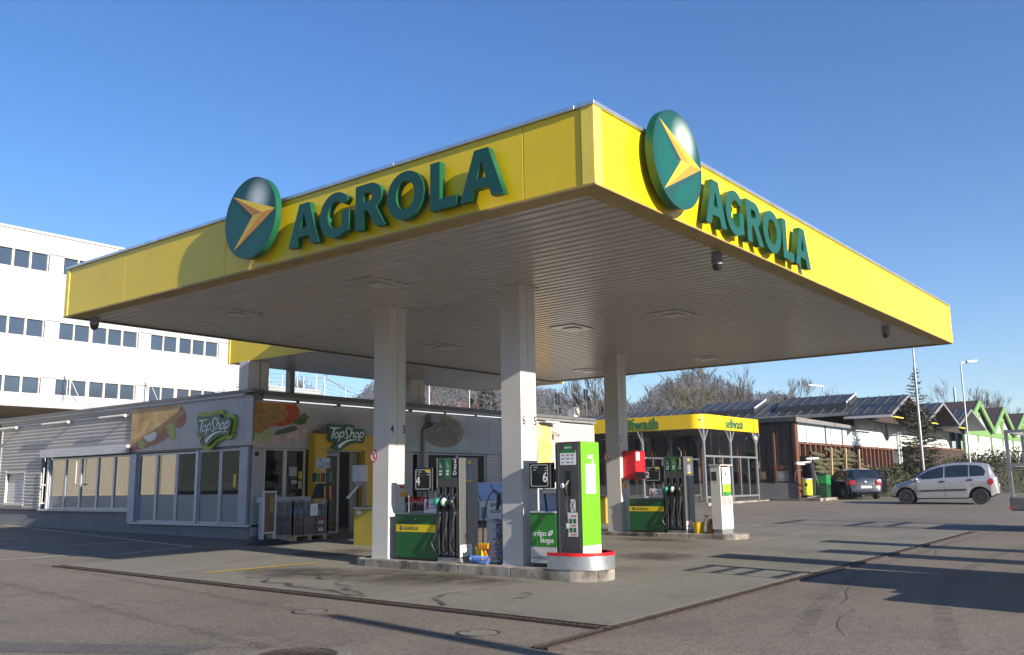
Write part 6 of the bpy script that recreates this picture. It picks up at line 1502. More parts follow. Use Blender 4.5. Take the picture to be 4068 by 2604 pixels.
# ------------------------------------------------------------------ trees
BARK = mat('bark_brown', (.075, .052, .038), .9, var=.3); TWIG = mat('twig_brown', (.10, .078, .06), .9, var=.35); TWGR = mat('twig_red', (.16, .07, .045), .9, var=.3); TWO = mat('twig_olive', (.10, .085, .04), .9, var=.3)
def bare_tree(lab, x, y, z0, h, sp, seed, stems=1, depth=6, tw=TWIG, r0=None):
    rnd = random.Random(seed); tr = MB(); cr = MB()
    def grow_(p, d, l, r, lev):
        q = p.copy(); pts = [p.copy()]; dd = d.copy()
        for k in range(3):
            dd = (dd + Vector((rnd.uniform(-1, 1), rnd.uniform(-1, 1), rnd.uniform(-.3, .6))) * .16).normalized(); q = q + dd * l / 3; pts.append(q.copy())
        rs = [r * (1 - .25 * k / 3) for k in range(4)]
        if lev <= 2: tr.tube(pts, rs, 6 if lev < 2 else 4, False)
        else: cr.tube([pts[0], pts[1], pts[3]] if lev > 4 else pts, [max(.013, v) for v in ([rs[0], rs[1], rs[3]] if lev > 4 else rs)], 3, False)
        if lev >= depth: return
        n = rnd.choice((2, 3)) if lev < 2 else rnd.choice((3, 3, 4) if lev > 3 else (2, 3, 3))
        for k in range(n):
            a = rnd.uniform(0, 2 * PI); tilt = rnd.uniform(.25, .75) * sp
            s1 = dd.cross(Vector((0, 0, 1)) if abs(dd.z) < .95 else Vector((1, 0, 0))).normalized(); s2 = dd.cross(s1)
            nd = (dd + (s1 * math.cos(a) + s2 * math.sin(a)) * math.tan(tilt)).normalized(); nd = (nd + Vector((0, 0, .18))).normalized()
            grow_(pts[rnd.choice((2, 3, 3))], nd, l * rnd.uniform(.66, .86), rs[-1] * rnd.uniform(.55, .75), lev + 1)
    L0 = h / 3.6
    for s in range(stems):
        a = rnd.uniform(0, 2 * PI); off = .5 if stems > 1 else 0
        d = Vector((math.cos(a) * .35, math.sin(a) * .35, 1)).normalized() if stems > 1 else Vector((0, 0, 1))
        grow_(Vector((x + off * math.cos(a), y + off * math.sin(a), z0)), d, L0 * rnd.uniform(.9, 1.15), (r0 or h * .018) * (1 if stems == 1 else .6), 0)
    t = thing('bare_tree', lab, 'tree', (x, y, z0), 'leafless winter trees behind the buildings')
    part('trunk', tr, BARK, t, fix=False); part('crown', cr, tw, t, fix=False)
    return t
bare_tree('broad leafless tree with many stems above the wash bay roof', 73, 36.4, .9, 10.2, .95, 5, 5, 6, TWO)
bare_tree('leafless tree just left of the broad one above the wash bay', 71, 39.4, .9, 9.2, .75, 15, 2, 5, TWIG)
bare_tree('slender pale birch like tree beside the column numbered 2', 66, 39.0, .9, 9.6, .55, 8, 2, 6, TWIG)
bare_tree('thin leafless tree between the gas dispenser and the far column', 70, 46, .9, 11.0, .7, 23, 1, 5, TWIG)
bare_tree('tall narrow leafless tree above the middle of the dark hall roof', 96, 38.3, 1, 12.6, .6, 9, 2, 6, TWIG)
bare_tree('smaller leafless tree to the right of the narrow one above the hall roof', 96, 35.4, 1, 10.4, .6, 19, 2, 5, TWIG)
bare_tree('small leafless tree beside the far street lamp above the hall', 95, 32.0, 1, 8.6, .8, 29, 1, 5, TWIG)
bare_tree('pale leafless tree behind the green gables', 121, 23.9, 1, 11.2, .8, 31, 2, 6, TWIG)
bare_tree('leafless tree seen through the wire fence above the shop roof', 41, 47.5, .9, 8.2, .8, 12, 2, 5, TWIG)
bare_tree('leafless tree left of the column numbered 4 above the shop roof', 45, 44.8, .9, 9.4, .9, 13, 1, 5, TWIG)
bare_tree('reddish bare bush tree between the two front columns', 67, 54.8, .9, 8.0, .45, 14, 3, 5, TWGR)
bare_tree('reddish bare tree close to the white hillside house', 58, 54.0, .9, 7.6, .5, 24, 3, 5, TWGR)
CON = mat('conifer_green', (.022, .036, .018), .85, var=.5, vs=1.5)
def conifer(lab, x, y, z0, h, r, seed, round_=False, m_=CON, n=900, ls=.28, nm='conifer_tree'):
    rnd = random.Random(seed); t = thing(nm, lab, 'tree', (x, y, z0)); g = MB()
    part('trunk', MB().tube([(x, y, z0), (x, y, z0 + h * .95)], [h * .02, .02], 6), BARK, t)
    for k in range(n):
        f = rnd.random() ** .8; zz = z0 + h * (.06 + .94 * f)
        rr = r * (math.sqrt(max(0, 1 - (2 * f - .9) ** 2 / 1.3)) if round_ else (1 - f) ** .8 + .03) * (rnd.uniform(.55, 1.08))
        a = rnd.uniform(0, 2 * PI); c0 = Vector((x + rr * math.cos(a), y + rr * math.sin(a), zz))
        s = ls * rnd.uniform(.5, 1.2); d = Vector((math.cos(a + rnd.uniform(-1, 1)), math.sin(a + rnd.uniform(-1, 1)), rnd.uniform(-.5, .5 if not round_ else 1.5))).normalized(); e = d.cross(Vector((rnd.uniform(-1, 1), rnd.uniform(-1, 1), 1))).normalized()
        g.add([c0 - e * s * .4, c0 + d * s, c0 + e * s * .4, c0 - d * s * .3], [(0, 1, 2, 3)])
    part('crown', g, m_, t, fix=False)
conifer('dark pointed conifer above the shop roof between the front columns', 68.1, 59.0, .9, 9.0, 1.0, 3)
conifer('large dark rounded evergreen above the shop roof between the front columns', 68.9, 57.6, .9, 9.6, 1.7, 4, True)
conifer('smaller dark evergreen beside the column numbered 6', 70.5, 56.0, .9, 9.2, .9, 6, True)

# spruce in front of the gables: whorls of drooping branches
def spruce(lab, x, y, z0, h, r, seed):
    rnd = random.Random(seed); t = thing('spruce_tree', lab, 'tree', (x, y, z0)); tr = MB(); g = MB()
    tr.tube([(x, y, z0), (x - .05, y, z0 + h)], [.09, .012], 8)
    z = z0 + .25
    while z < z0 + h * .985:
        f = (z - z0) / h; nb = 8 if f < .7 else 5
        for k in range(nb):
            a = rnd.uniform(0, 2 * PI); L_ = r * (1 - f) ** .75 * rnd.uniform(.65, 1.1) + .08
            e = Vector((x + L_ * math.cos(a), y + L_ * math.sin(a), z + L_ * rnd.uniform(-.05, .28)))
            p = Vector((x, y, z)); tr.tube([p, p.lerp(e, .5) - Vector((0, 0, .04)), e], [.018, .012, .005], 3, False)
            dens = int(L_ * (30 if f < .62 else 12)) + 2
            for j in range(dens):
                q = p.lerp(e, .15 + .85 * j / dens); s = rnd.uniform(.06, .13); d = Vector((rnd.uniform(-1, 1), rnd.uniform(-1, 1), rnd.uniform(-.6, .5))).normalized() * s * 1.5; b_ = d.cross(Vector((rnd.uniform(-1, 1), rnd.uniform(-1, 1), 1))).normalized() * s * .33
                g.add([q - b_, q + d, q + b_], [(0, 1, 2)])
        z += h * .026
    part('trunk', tr, BARK, t, fix=False); part('crown', g, mat('spruce_needles', (.055, .062, .028), .8, var=.4, vs=4), t, fix=False)
spruce('open spruce tree growing behind the silver minivan in front of the gables', 53.2, 13.7, .7, 6.9, 1.75, 3)

# hedge
def hedge():
    rnd = random.Random(8); pts = [(47.8, 15.9, 1.75), (50, 15.2, 1.9), (53.5, 14.2, 2.1), (57, 13.2, 2.3), (60, 12.4, 2.75), (63, 11.6, 2.9), (67, 10.4, 2.8), (70, 9.6, 2.7)]
    for (i0, i1, lab, m_) in ((0, 3, 'low olive hedge between the dark blue hatchback and the silver minivan', mat('hedge_olive', (.055, .056, .022), .8, var=.45, vs=3)), (3, 7, 'tall dark hedge behind the silver minivan towards the right edge', mat('hedge_dark', (.040, .044, .020), .8, var=.5, vs=3))):
        t = thing('hedge', lab, 'hedge', (pts[i0][0], pts[i0][1], gz(pts[i0][0], 14)), 'hedge along the back of the yard'); g = MB(); w = MB()
        for s in range(i0, i1):
            a, b_ = Vector(pts[s]), Vector(pts[s + 1]); L_ = (b_ - a).length
            for k in range(int(L_ * 900)):
                f = rnd.random(); p = a.lerp(b_, f); zb = gz(p.x, p.y); H = p.z - zb
                u = rnd.uniform(-.8, .8); v = rnd.random() ** .7
                top = H * (1 + .13 * math.sin(p.x * 2.3 + 2 * u) + .08 * math.sin(p.x * 7.1))
                c0 = Vector((p.x + rnd.uniform(-.1, .1), p.y + u * (1 - .3 * v), zb + v * top)); s_ = rnd.uniform(.07, .19)
                d = Vector((rnd.uniform(-1, 1), rnd.uniform(-1, 1), rnd.uniform(-.2, 1.1))).normalized(); e = d.cross(Vector((rnd.uniform(-1, 1), rnd.uniform(-1, 1), rnd.uniform(-1, 1)))).normalized()
                g.add([c0 - e * s_ * .35, c0 + d * s_, c0 + e * s_ * .35], [(0, 1, 2)])
            for k in range(int(L_ * 9)):
                p = a.lerp(b_, rnd.random()); zb = gz(p.x, p.y)
                w.bar((p.x, p.y + rnd.uniform(-.5, .5), zb), (p.x + rnd.uniform(-.3, .3), p.y + rnd.uniform(-.6, .6), p.z + rnd.uniform(-.1, .35)), .012)
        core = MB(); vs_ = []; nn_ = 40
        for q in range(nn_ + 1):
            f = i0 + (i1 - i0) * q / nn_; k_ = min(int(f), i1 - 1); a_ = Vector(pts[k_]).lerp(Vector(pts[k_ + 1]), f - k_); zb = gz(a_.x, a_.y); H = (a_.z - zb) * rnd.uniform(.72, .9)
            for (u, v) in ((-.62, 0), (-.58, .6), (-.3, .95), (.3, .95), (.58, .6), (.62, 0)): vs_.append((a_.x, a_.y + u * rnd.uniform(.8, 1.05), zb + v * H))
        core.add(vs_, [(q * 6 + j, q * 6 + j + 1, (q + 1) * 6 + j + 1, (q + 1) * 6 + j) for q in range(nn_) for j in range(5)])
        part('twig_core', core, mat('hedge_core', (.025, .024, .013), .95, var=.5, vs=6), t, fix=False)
        part('foliage', g, m_, t, fix=False); part('stems', w, TWO, t, fix=False)
hedge()

# ------------------------------------------------------------------ hills with winter forest
HILL = [(600, 1700), (1000, 1640), (1300, 1610), (1395, 1585), (1440, 1550), (1475, 1515), (1560, 1470), (1650, 1445), (1760, 1440), (1900, 1450), (2000, 1490), (2080, 1528), (2136, 1540), (2190, 1543), (2230, 1556), (2300, 1587), (2370, 1594), (2480, 1600), (2560, 1575), (2600, 1528), (2662, 1506), (2720, 1488), (2790, 1478), (2860, 1495), (2940, 1540), (3000, 1556), (3070, 1550), (3140, 1570), (3230, 1610), (3400, 1660), (3700, 1760), (4068, 1850), (4600, 1880)]
HILL_LEFT = [(R(75), .085), (R(90), .10), (R(110), .115), (R(130), .12), (R(150), .11), (R(180), .10), (R(-180), .10), (R(-140), .12), (R(-118), .11), (R(-100), .10), (R(-70), .12), (R(-40), .13), (R(-22), .10), (R(-12), .05)]
def hill_dir(px, py):
    W_, H_ = 4068, 2604; F = .89248 * W_
    d = (fw + r2 * ((px - W_ / 2) / F) - u2 * ((py - H_ / 2) / F)); return math.atan2(d.y, d.x), d.z / math.hypot(d.x, d.y)
HA = sorted([hill_dir(*p) for p in HILL] + HILL_LEFT)
def hill_t(a):
    for (a0, t0), (a1, t1) in zip(HA[:-1], HA[1:]):
        if a0 <= a <= a1: return t0 + (t1 - t0) * (a - a0) / (a1 - a0)
    return HA[0][1] if a < HA[0][0] else HA[-1][1]
from mathutils import noise as mn
def hill_z(a, r):
    R1 = 640.0; zr = 1.478 + hill_t(a) * R1 - 5.5
    f = max(0, min(1.25, (r - 190) / (R1 - 190))); p = Vector((r * math.cos(a), r * math.sin(a), 0))
    base = 1.0 + (zr - 1.0) * (f ** 1.15 if f <= 1 else 1 - .5 * (f - 1))
    return base + 6 * mn.noise(p * .012) * f * (1 - .7 * min(f, 1)) 
na, nr = 420, 20; a_lo, a_hi = R(-180), R(180)
mb = MB(); vs = []
for j in range(nr):
    r = 190 + (880 - 190) * (j / (nr - 1))
    for i in range(na):
        a = a_lo + (a_hi - a_lo) * i / (na - 1); vs.append((r * math.cos(a), r * math.sin(a), min(100.0, hill_z(a, r))))
mb.add(vs, [(j * na + i, (j + 1) * na + i, (j + 1) * na + i + 1, j * na + i + 1) for j in range(nr - 1) for i in range(na - 1)])
HM = mat('hillside_ground', (.075, .075, .045), .95, var=.4, vs=.02, dirt=(.05, .075, .03), ds=.01, dth=.45)
tag(part('hills', mb, HM, fix=False, smooth=60), kind='structure')
rnd = random.Random(21); fm = MB()
HC = [mat('forest_bare', (.095, .078, .078), .95, var=.35, vs=.05), mat('forest_red', (.115, .080, .066), .95, var=.3, vs=.05), mat('forest_conifer', (.040, .046, .045), .95, var=.4, vs=.05)]
cnt = 0
while cnt < 10500:
    a = rnd.uniform(R(4), R(60)) if cnt < 7600 else rnd.uniform(R(60), R(345)); f = rnd.random() ** .7; r = 330 + 350 * f
    z = hill_z(a, r); x, y = r * math.cos(a), r * math.sin(a)
    q = mn.noise(Vector((x, y, 0)) * .008)
    fm.m = 2 if q + rnd.uniform(-.25, .25) > .30 else (1 if q < -.15 and rnd.random() < .6 else 0)
    h = rnd.uniform(4, 7); w = h * (.22 if fm.m == 2 else .45); cnt += 1
    for k in range(20):
        u = rnd.random(); an = rnd.uniform(0, 2 * PI)
        rr = w * ((1 - u) if fm.m == 2 else math.sqrt(max(0, 1 - (2 * u - 1) ** 2)) ) * rnd.uniform(.4, 1.1)
        c0 = Vector((x + rr * math.cos(an), y + rr * math.sin(an), z + h * (.15 + .85 * u))); s = rnd.uniform(.5, 1.05)
        d = Vector((rnd.uniform(-1, 1), rnd.uniform(-1, 1), rnd.uniform(-.3, 1))).normalized() * s; e = d.cross(Vector((rnd.uniform(-1, 1), rnd.uniform(-1, 1), .5))).normalized() * s * .5
        fm.add([c0 - e, c0 + d, c0 + e], [(0, 1, 2)])
tag(part('hill_forest', fm, HC, fix=False), 'brown leafless winter forest covering the hills behind', 'forest', kind='stuff')
def farhouse(px, py, r, w, lab):
    a, tn = hill_dir(px, py); x, y, z = r * math.cos(a), r * math.sin(a), 1.478 + tn * r
    t = thing('hill_house', lab, 'house', (x, y, z - 4), 'small houses on the hillside')
    part('wall', MB().box(x - w, x + w, y - w * .8, y + w * .8, z - 6, z), mat('house_white', (.62, .58, .52), .7), t)
    part('roof', MB().prism([(x - w * 1.2, y - w, z - .05), (x, y - w, z + w * .7), (x + w * 1.2, y - w, z - .05)], (0, 2 * w, 0)), mat('house_roof', (.10, .07, .06), .8), t)
    part('window', MB().box(x - w * .4, x - w * .1, y - w * .8 - .1, y - w * .8 - .02, z - 2, z - .8), BLK, t)
farhouse(1808, 1622, 250, 1.5, 'small white gabled house on the hillside above the shop roof')
farhouse(2278, 1618, 420, 2.2, 'tiny pale house on the hillside between the railway signals')
# ------------------------------------------------------------------ cars
def lerp(tab, x):
    if x <= tab[0][0]: return tab[0][1]
    for (a, p), (b_, q) in zip(tab[:-1], tab[1:]):
        if x <= b_: return p + (q - p) * (x - a) / (b_ - a)
    return tab[-1][1]
def wheel_parts(t, x, y, r, w, rimm, spokes=7):
    sgn = 1 if y > 0 else -1
    wo = bpy.data.objects.new('wheel', None); COL.objects.link(wo); wo.parent = t; ORIGIN[wo] = Vector((0, 0, 0))
    g = MB(); pr = [(r * .66, -w / 2), (r * .93, -w / 2), (r, -w * .32), (r, w * .32), (r * .93, w / 2), (r * .66, w / 2)]; n = 24
    vs = []; fs = []
    for rr, o in pr:
        for j in range(n): an = 2 * PI * j / n; vs.append((x + rr * math.cos(an), y + o, r + rr * math.sin(an)))
    for i in range(len(pr) - 1):
        for j in range(n): fs.append((i * n + j, i * n + (j + 1) % n, (i + 1) * n + (j + 1) % n, (i + 1) * n + j))
    g.add(vs, fs); part('tyre', g, RUB, wo, True)
    g = MB(); yo = y + sgn * w * .38
    g.add([(x + r * .66 * math.cos(2 * PI * j / n), yo - sgn * .05, r + r * .66 * math.sin(2 * PI * j / n)) for j in range(n)], [tuple(range(n))])
    g.m = 1
    for k in range(spokes):
        an = 2 * PI * k / spokes; d = Vector((math.cos(an), 0, math.sin(an)))
        g.bar(Vector((x, yo, r)) + d * r * .1, Vector((x, yo, r)) + d * r * .66, r * .17, .03, (0, 1, 0))
    g.tube([(x, yo - .02 * sgn, r), (x, yo + .02 * sgn, r)], r * .16, 10)
    for (ra, rb) in ((.60, .68),):
        vs = [(x + r * q * math.cos(2 * PI * j / n), yo + .01 * sgn, r + r * q * math.sin(2 * PI * j / n)) for q in (ra, rb) for j in range(n)]
        g.add(vs, [(j, (j + 1) % n, n + (j + 1) % n, n + j) for j in range(n)])
    part('rim', g, [BLK, rimm], wo)
def car(name, lab, cat, loc, rotz, C, paint, under):
    t = thing(name, lab, cat, loc, None, rotz); ORIGIN[t] = Vector((0, 0, 0))
    xs = sorted(set([round(C['x0'] + (C['x1'] - C['x0']) * k / 46, 4) for k in range(47)] + [round(a + d * C['ra'] * 1.0, 4) for a in (0.0, C['wb']) for d in (-.999, -.96, -.9, -.8, -.65, -.45, -.2, 0, .2, .45, .65, .8, .9, .96, .999)]))
    def hw(x): return lerp(C['plan'], x)
    def belt(x): return min(lerp(C['belt'], x), lerp(C['top'], x) - .05)
    def side(x, z):
        tp = lerp(C['top'], x); bl = belt(x); w = hw(x)
        if z <= bl: return w
        f = min(1, (z - bl) / max(.05, tp - .07 - bl)); return (w - .035) + ((w - C['tumble']) - (w - .035)) * f * .95
    g = MB(); rows_ = []
    for x in xs:
        tp = lerp(C['top'], x); bl = belt(x); w = hw(x); bot = lerp(C['bot'], x); ar = bot
        for a in (0.0, C['wb']):
            if abs(x - a) < C['ra']: ar = max(ar, C['wr'] + math.sqrt(C['ra'] ** 2 - (x - a) ** 2))
        hood = tp - lerp(C['belt'], x) < .12
        ws = w - .035; wt = (w - C['tumble']) if not hood else w - .10
        ring = [(0, bot + .02), (w * .72, bot + .02), (w * .80, ar), (w * .97, max(ar, bot + .05)), (w, max(ar + .01, .5 * (ar + bl))), (w * .998, max(ar + .015, bl - .10)), (ws + .012, max(ar + .02, bl)), (ws, max(ar + .025, bl + .02)), (.5 * (ws + wt), .5 * (bl + tp - .06)), (wt, tp - .055), (wt - .10, tp - .012), (wt * .5, tp + .004), (0, tp + .008)]
        rows_.append([(x, y, z) for y, z in ring])
    m_ = len(rows_[0])
    for s in (1, -1):
        o = len(g.v); g.v.extend([(p[0], p[1] * s, p[2]) for rw in rows_ for p in rw])
        for i in range(len(rows_) - 1):
            for j in range(m_ - 1):
                g.f.append((o + i * m_ + j, o + (i + 1) * m_ + j, o + (i + 1) * m_ + j + 1, o + i * m_ + j + 1)); g.mi.append(1 if j < 3 else 0)
        for e in (0, len(rows_) - 1):
            g.f.append(tuple(o + e * m_ + j for j in range(m_))); g.mi.append(0)
    body = part('body', g, [paint, under], t, 35)
    bm = bmesh.new(); bm.from_mesh(body.data); bmesh.ops.remove_doubles(bm, verts=bm.verts[:], dist=.0005); bmesh.ops.recalc_face_normals(bm, faces=bm.faces[:]); bm.to_mesh(body.data); bm.free()
    body.data.shade_smooth(); body.data.set_sharp_from_angle(angle=R(38))
    def sidepatch(nm, pts, m2, sides=(1, -1), off=.006, par=t, label=None, res=.06):
        """patch that follows the flank, from an (x, z) outline"""
        for s in sides:
            bm = bmesh.new(); vv = [bm.verts.new((p[0], 0, p[1])) for p in pts]; bm.faces.new(vv)
            bmesh.ops.triangulate(bm, faces=bm.faces[:])
            for _ in range(3): bmesh.ops.subdivide_edges(bm, edges=[e for e in bm.edges if e.calc_length() > res * 2], cuts=1)
            for v in bm.verts: v.co.y = s * (side(v.co.x, v.co.z) + off)
            bmesh.ops.triangulate(bm, faces=bm.faces[:]); bmesh.ops.recalc_face_normals(bm, faces=bm.faces[:])
            me = bpy.data.meshes.new(nm); bm.to_mesh(me); bm.free(); me.materials.append(m2); me.shade_smooth()
            o = bpy.data.objects.new(nm, me); COL.objects.link(o); o.parent = par; ORIGIN[o] = Vector((0, 0, 0))
            if label: o['label'] = label
    def xrear(z):
        tb = C['top']; prev = None
        for (x, zz) in tb:
            if prev and prev[1] <= z <= zz: return prev[0] + (x - prev[0]) * (z - prev[1]) / max(1e-6, zz - prev[1])
            prev = (x, zz)
        return tb[0][0]
    def rearpatch(nm, pts, m2, off=.012, par=t, wrap=0.0):
        bm = bmesh.new(); vv = [bm.verts.new((0, p[0], p[1])) for p in pts]; bm.faces.new(vv); bmesh.ops.triangulate(bm, faces=bm.faces[:])
        for _ in range(2): bmesh.ops.subdivide_edges(bm, edges=[e for e in bm.edges if e.calc_length() > .12], cuts=1)
        for v in bm.verts: v.co.x = xrear(v.co.z) - off + wrap * max(0, abs(v.co.y) - .5) ** 2
        bmesh.ops.triangulate(bm, faces=bm.faces[:])
        me = bpy.data.meshes.new(nm); bm.to_mesh(me); bm.free(); me.materials.append(m2); me.shade_smooth()
        o = bpy.data.objects.new(nm, me); COL.objects.link(o); o.parent = par; ORIGIN[o] = Vector((0, 0, 0))
    for a in (0.0, C['wb']):
        for s in (1, -1): wheel_parts(t, a, s * (hw(a) - .11), C['wr'], .19, C['rim'], C.get('spokes', 7))
    return t, sidepatch, rearpatch, side
CGL = mat('car_glass', (.012, .018, .024), .05, var=.3, vs=1.5, spec=.8, coat=.5)
TAIL = mat('tail_light_red', (.26, .006, .008), .15, var=.2, vs=20, coat=.5)
SILV = mat('silver_paint', (.42, .41, .42), .30, .55, var=.03, coat=.5)
NAVY = mat('navy_paint', (.005, .008, .020), .25, .0, var=.05, coat=.8)
DST = mat('car_trim_dark', (.03, .032, .04), .5)
RIMD = mat('rim_steel_dark', (.05, .05, .05), .5, .4); RIMS = mat('rim_silver', (.45, .46, .47), .3, .7)
CLR = mat('clear_light', (.55, .56, .55), .1, coat=.6); PLATE = mat('number_plate', (.62, .62, .60), .5)
C1 = dict(x0=-.70, x1=3.33, wb=2.72, wr=.305, ra=.40, rim=RIMD, spokes=9, tumble=.22,
          top=[(-.70, .45), (-.69, .62), (-.66, .98), (-.56, 1.20), (-.47, 1.42), (-.36, 1.575), (-.1, 1.63), (.4, 1.655), (.9, 1.645), (1.35, 1.585), (1.75, 1.47), (2.05, 1.32), (2.4, 1.06), (2.58, .965), (2.85, .885), (3.1, .80), (3.26, .68), (3.33, .48)],
          belt=[(-.70, 1.05), (0, 1.05), (1.2, .99), (2.3, .93), (2.6, .90), (3.33, .82)], bot=[(-.70, .42), (-.4, .26), (.5, .22), (2.2, .20), (2.9, .22), (3.33, .30)],
          plan=[(-.70, .72), (-.62, .82), (-.4, .90), (.2, .935), (2.2, .935), (2.8, .90), (3.1, .82), (3.25, .72), (3.33, .58)])
mv, sp_, rp_, sd_ = car('silver_minivan', 'silver minivan parked sideways at the right, seen from its left rear', 'car', (41.16, 8.45, gz(41.1, 8.5)), R(98.8), C1, SILV, BLK)
sp_('window', [(1.28, 1.06), (1.24, 1.50), (1.45, 1.47), (1.80, 1.36), (2.2, 1.10), (2.42, .965), (2.36, .945)], CGL)
sp_('window', [(.36, 1.09), (.34, 1.55), (.75, 1.555), (1.18, 1.515), (1.22, 1.06)], CGL)
sp_('window', [(-.20, 1.12), (-.26, 1.30), (-.14, 1.48), (.0, 1.53), (.29, 1.55), (.31, 1.095)], CGL)
sp_('side_moulding', [(.46, .545), (.46, .615), (1.28, .60), (1.28, .535)], DST, off=.016); sp_('side_moulding', [(1.30, .535), (1.30, .60), (2.1, .575), (2.26, .535), (2.1, .515)], DST, off=.016)
sp_('door_handle', [(.22, .935), (.22, .985), (.32, 1.0), (.42, .985), (.42, .94), (.32, .925)], DST, off=.018); sp_('door_handle', [(1.22, .88), (1.22, .93), (1.32, .945), (1.42, .93), (1.42, .885), (1.32, .87)], DST, off=.018)
for xs_ in ((1.255, .27, 1.06), (.20, .70, 1.09), (2.30, .40, .92)): sp_('door_gap', [(xs_[0] - .006, xs_[1]), (xs_[0] - .006, xs_[2]), (xs_[0] + .006, xs_[2]), (xs_[0] + .006, xs_[1])], BLK, off=.004, res=.3)
sp_('tail_light', [(-.45, .76), (-.52, .86), (-.50, .99), (-.42, 1.02), (-.33, .95), (-.32, .84), (-.38, .76)], TAIL, off=.014)
sp_('sill_trim', [(.40, .23), (.40, .275), (2.3, .26), (2.3, .21)], DST, off=.01, res=.2)
sp_('indicator', [(2.42, .66), (2.42, .69), (2.47, .69), (2.47, .66)], ORG, off=.01); sp_('headlight', [(3.06, .60), (3.02, .70), (3.14, .71), (3.24, .62)], CLR, off=.012)
rp_('rear_window', [(-.62, 1.08), (-.56, 1.46), (-.3, 1.52), (.3, 1.52), (.56, 1.46), (.62, 1.08)], CGL)
rp_('number_plate', [(-.26, .70), (-.26, .81), (.26, .81), (.26, .70)], PLATE); rp_('bumper_trim', [(-.66, .50), (-.66, .56), (.66, .56), (.66, .50)], DST); rp_('badge', [(-.05, .93), (-.05, .99), (.05, .99), (.05, .93)], CHR)
for s in (1, -1):
    q = part('wing_mirror', MB().sphere((2.28, s * 1.02, 1.0), .10, 7, .8), SILV, mv, True); part('mirror_arm', MB().bar((2.28, s * .90, .95), (2.28, s * 1.0, .98), .05), DST, q)
part('windscreen', MB().add([(2.43, -.62, 1.06), (2.43, .62, 1.06), (2.08, .52, 1.325), (1.78, .46, 1.485), (1.78, -.46, 1.485), (2.08, -.52, 1.325)], [(0, 1, 2, 5), (2, 3, 4, 5)]), CGL, mv)
part('roof_aerial', MB().cyl((.2, 0, 1.64), (.05, 0, 1.85), .008, 5), BLK, mv)
C2 = dict(x0=-.74, x1=3.36, wb=2.51, wr=.31, ra=.39, rim=RIMS, spokes=9, tumble=.20,
          top=[(-.74, .36), (-.73, .52), (-.72, .80), (-.69, .94), (-.58, 1.10), (-.42, 1.32), (-.30, 1.39), (0, 1.425), (.5, 1.44), (1.0, 1.42), (1.4, 1.33), (1.9, 1.02), (2.05, .95), (2.5, .88), (3.0, .80), (3.25, .68), (3.36, .42)],
          belt=[(-.74, .92), (0, .91), (1.5, .88), (3.36, .78)], bot=[(-.74, .30), (-.4, .24), (.5, .20), (2.2, .18), (3.36, .26)],
          plan=[(-.74, .70), (-.66, .78), (-.45, .84), (.1, .868), (2.2, .868), (2.9, .82), (3.2, .72), (3.36, .55)])
gf, sp_, rp_, sd_ = car('blue_hatchback', 'dark blue hatchback with both front doors open beside the vacuum stand', 'car', (45.05, 14.5, gz(45, 14.5)), R(40.5), C2, NAVY, BLK)
sp_('window', [(.12, .94), (-.18, 1.02), (-.22, 1.12), (.0, 1.32), (.45, 1.35), (.5, .94)], CGL)
sp_('door_opening', [(.60, .26), (.56, 1.0), (.62, 1.34), (1.0, 1.34), (1.35, 1.22), (1.72, .95), (1.72, .26)], BLK, off=.004)
rp_('rear_window', [(-.56, 1.0), (-.50, 1.30), (-.3, 1.345), (.3, 1.345), (.50, 1.30), (.56, 1.0)], CGL)
for s in (1, -1): rp_('tail_light', [(s * .50, .70), (s * .50, .89), (s * .74, .90), (s * .78, .72), (s * .66, .66)], TAIL, .016, gf, .5)
rp_('number_plate', [(-.26, .52), (-.26, .63), (.26, .63), (.26, .52)], PLATE, .016); rp_('badge', [(-.055, .80), (-.04, .86), (.04, .86), (.055, .80), (.03, .76), (-.03, .76)], CHR, .02)
rp_('bumper_line', [(-.72, .645), (-.72, .665), (.72, .665), (.72, .645)], DST, .014); sp_('tail_light_side', [(-.66, .70), (-.66, .88), (-.48, .86), (-.44, .74), (-.52, .68)], TAIL, off=.012)
for s in (1, -1):
    hx, hy = 1.72, s * .87; an = R(62) * s
    def dp(l, z, o=0.0): return (hx - l * math.cos(an), hy + l * math.sin(an) * 1.0 + o, z)
    d_ = part('door', MB().prism([dp(0, .26), dp(1.12, .30), dp(1.14, .90), dp(0, .88)], (.05, 0, 0)), NAVY, gf, label='open front door')
    part('door_lining', MB().prism([dp(.04, .3), dp(1.08, .34), dp(1.10, .87), dp(.04, .86)], (-.03 , 0, 0)), BLK, d_)
    g = MB()
    for a, b_ in ((dp(0.02, .88), dp(.55, 1.28)), (dp(.55, 1.28), dp(1.05, 1.33)), (dp(1.05, 1.33), dp(1.13, .90))): g.bar(a, b_, .05)
    part('window_frame', g, NAVY, d_)
    part('pane', MB().add([dp(.05, .90), dp(1.12, .91), dp(1.04, 1.32), dp(.55, 1.27)], [(0, 1, 2, 3)]), glass('car_door_glass', (.35, .37, .38), .15), d_)
    part('wing_mirror', MB().sphere(dp(.14, .98, s * .12), .09, 6, .8), NAVY, d_, True)
part('exhaust', MB().cyl((-.76, .4, .24), (-.55, .4, .24), .03, 8), CHR, gf)

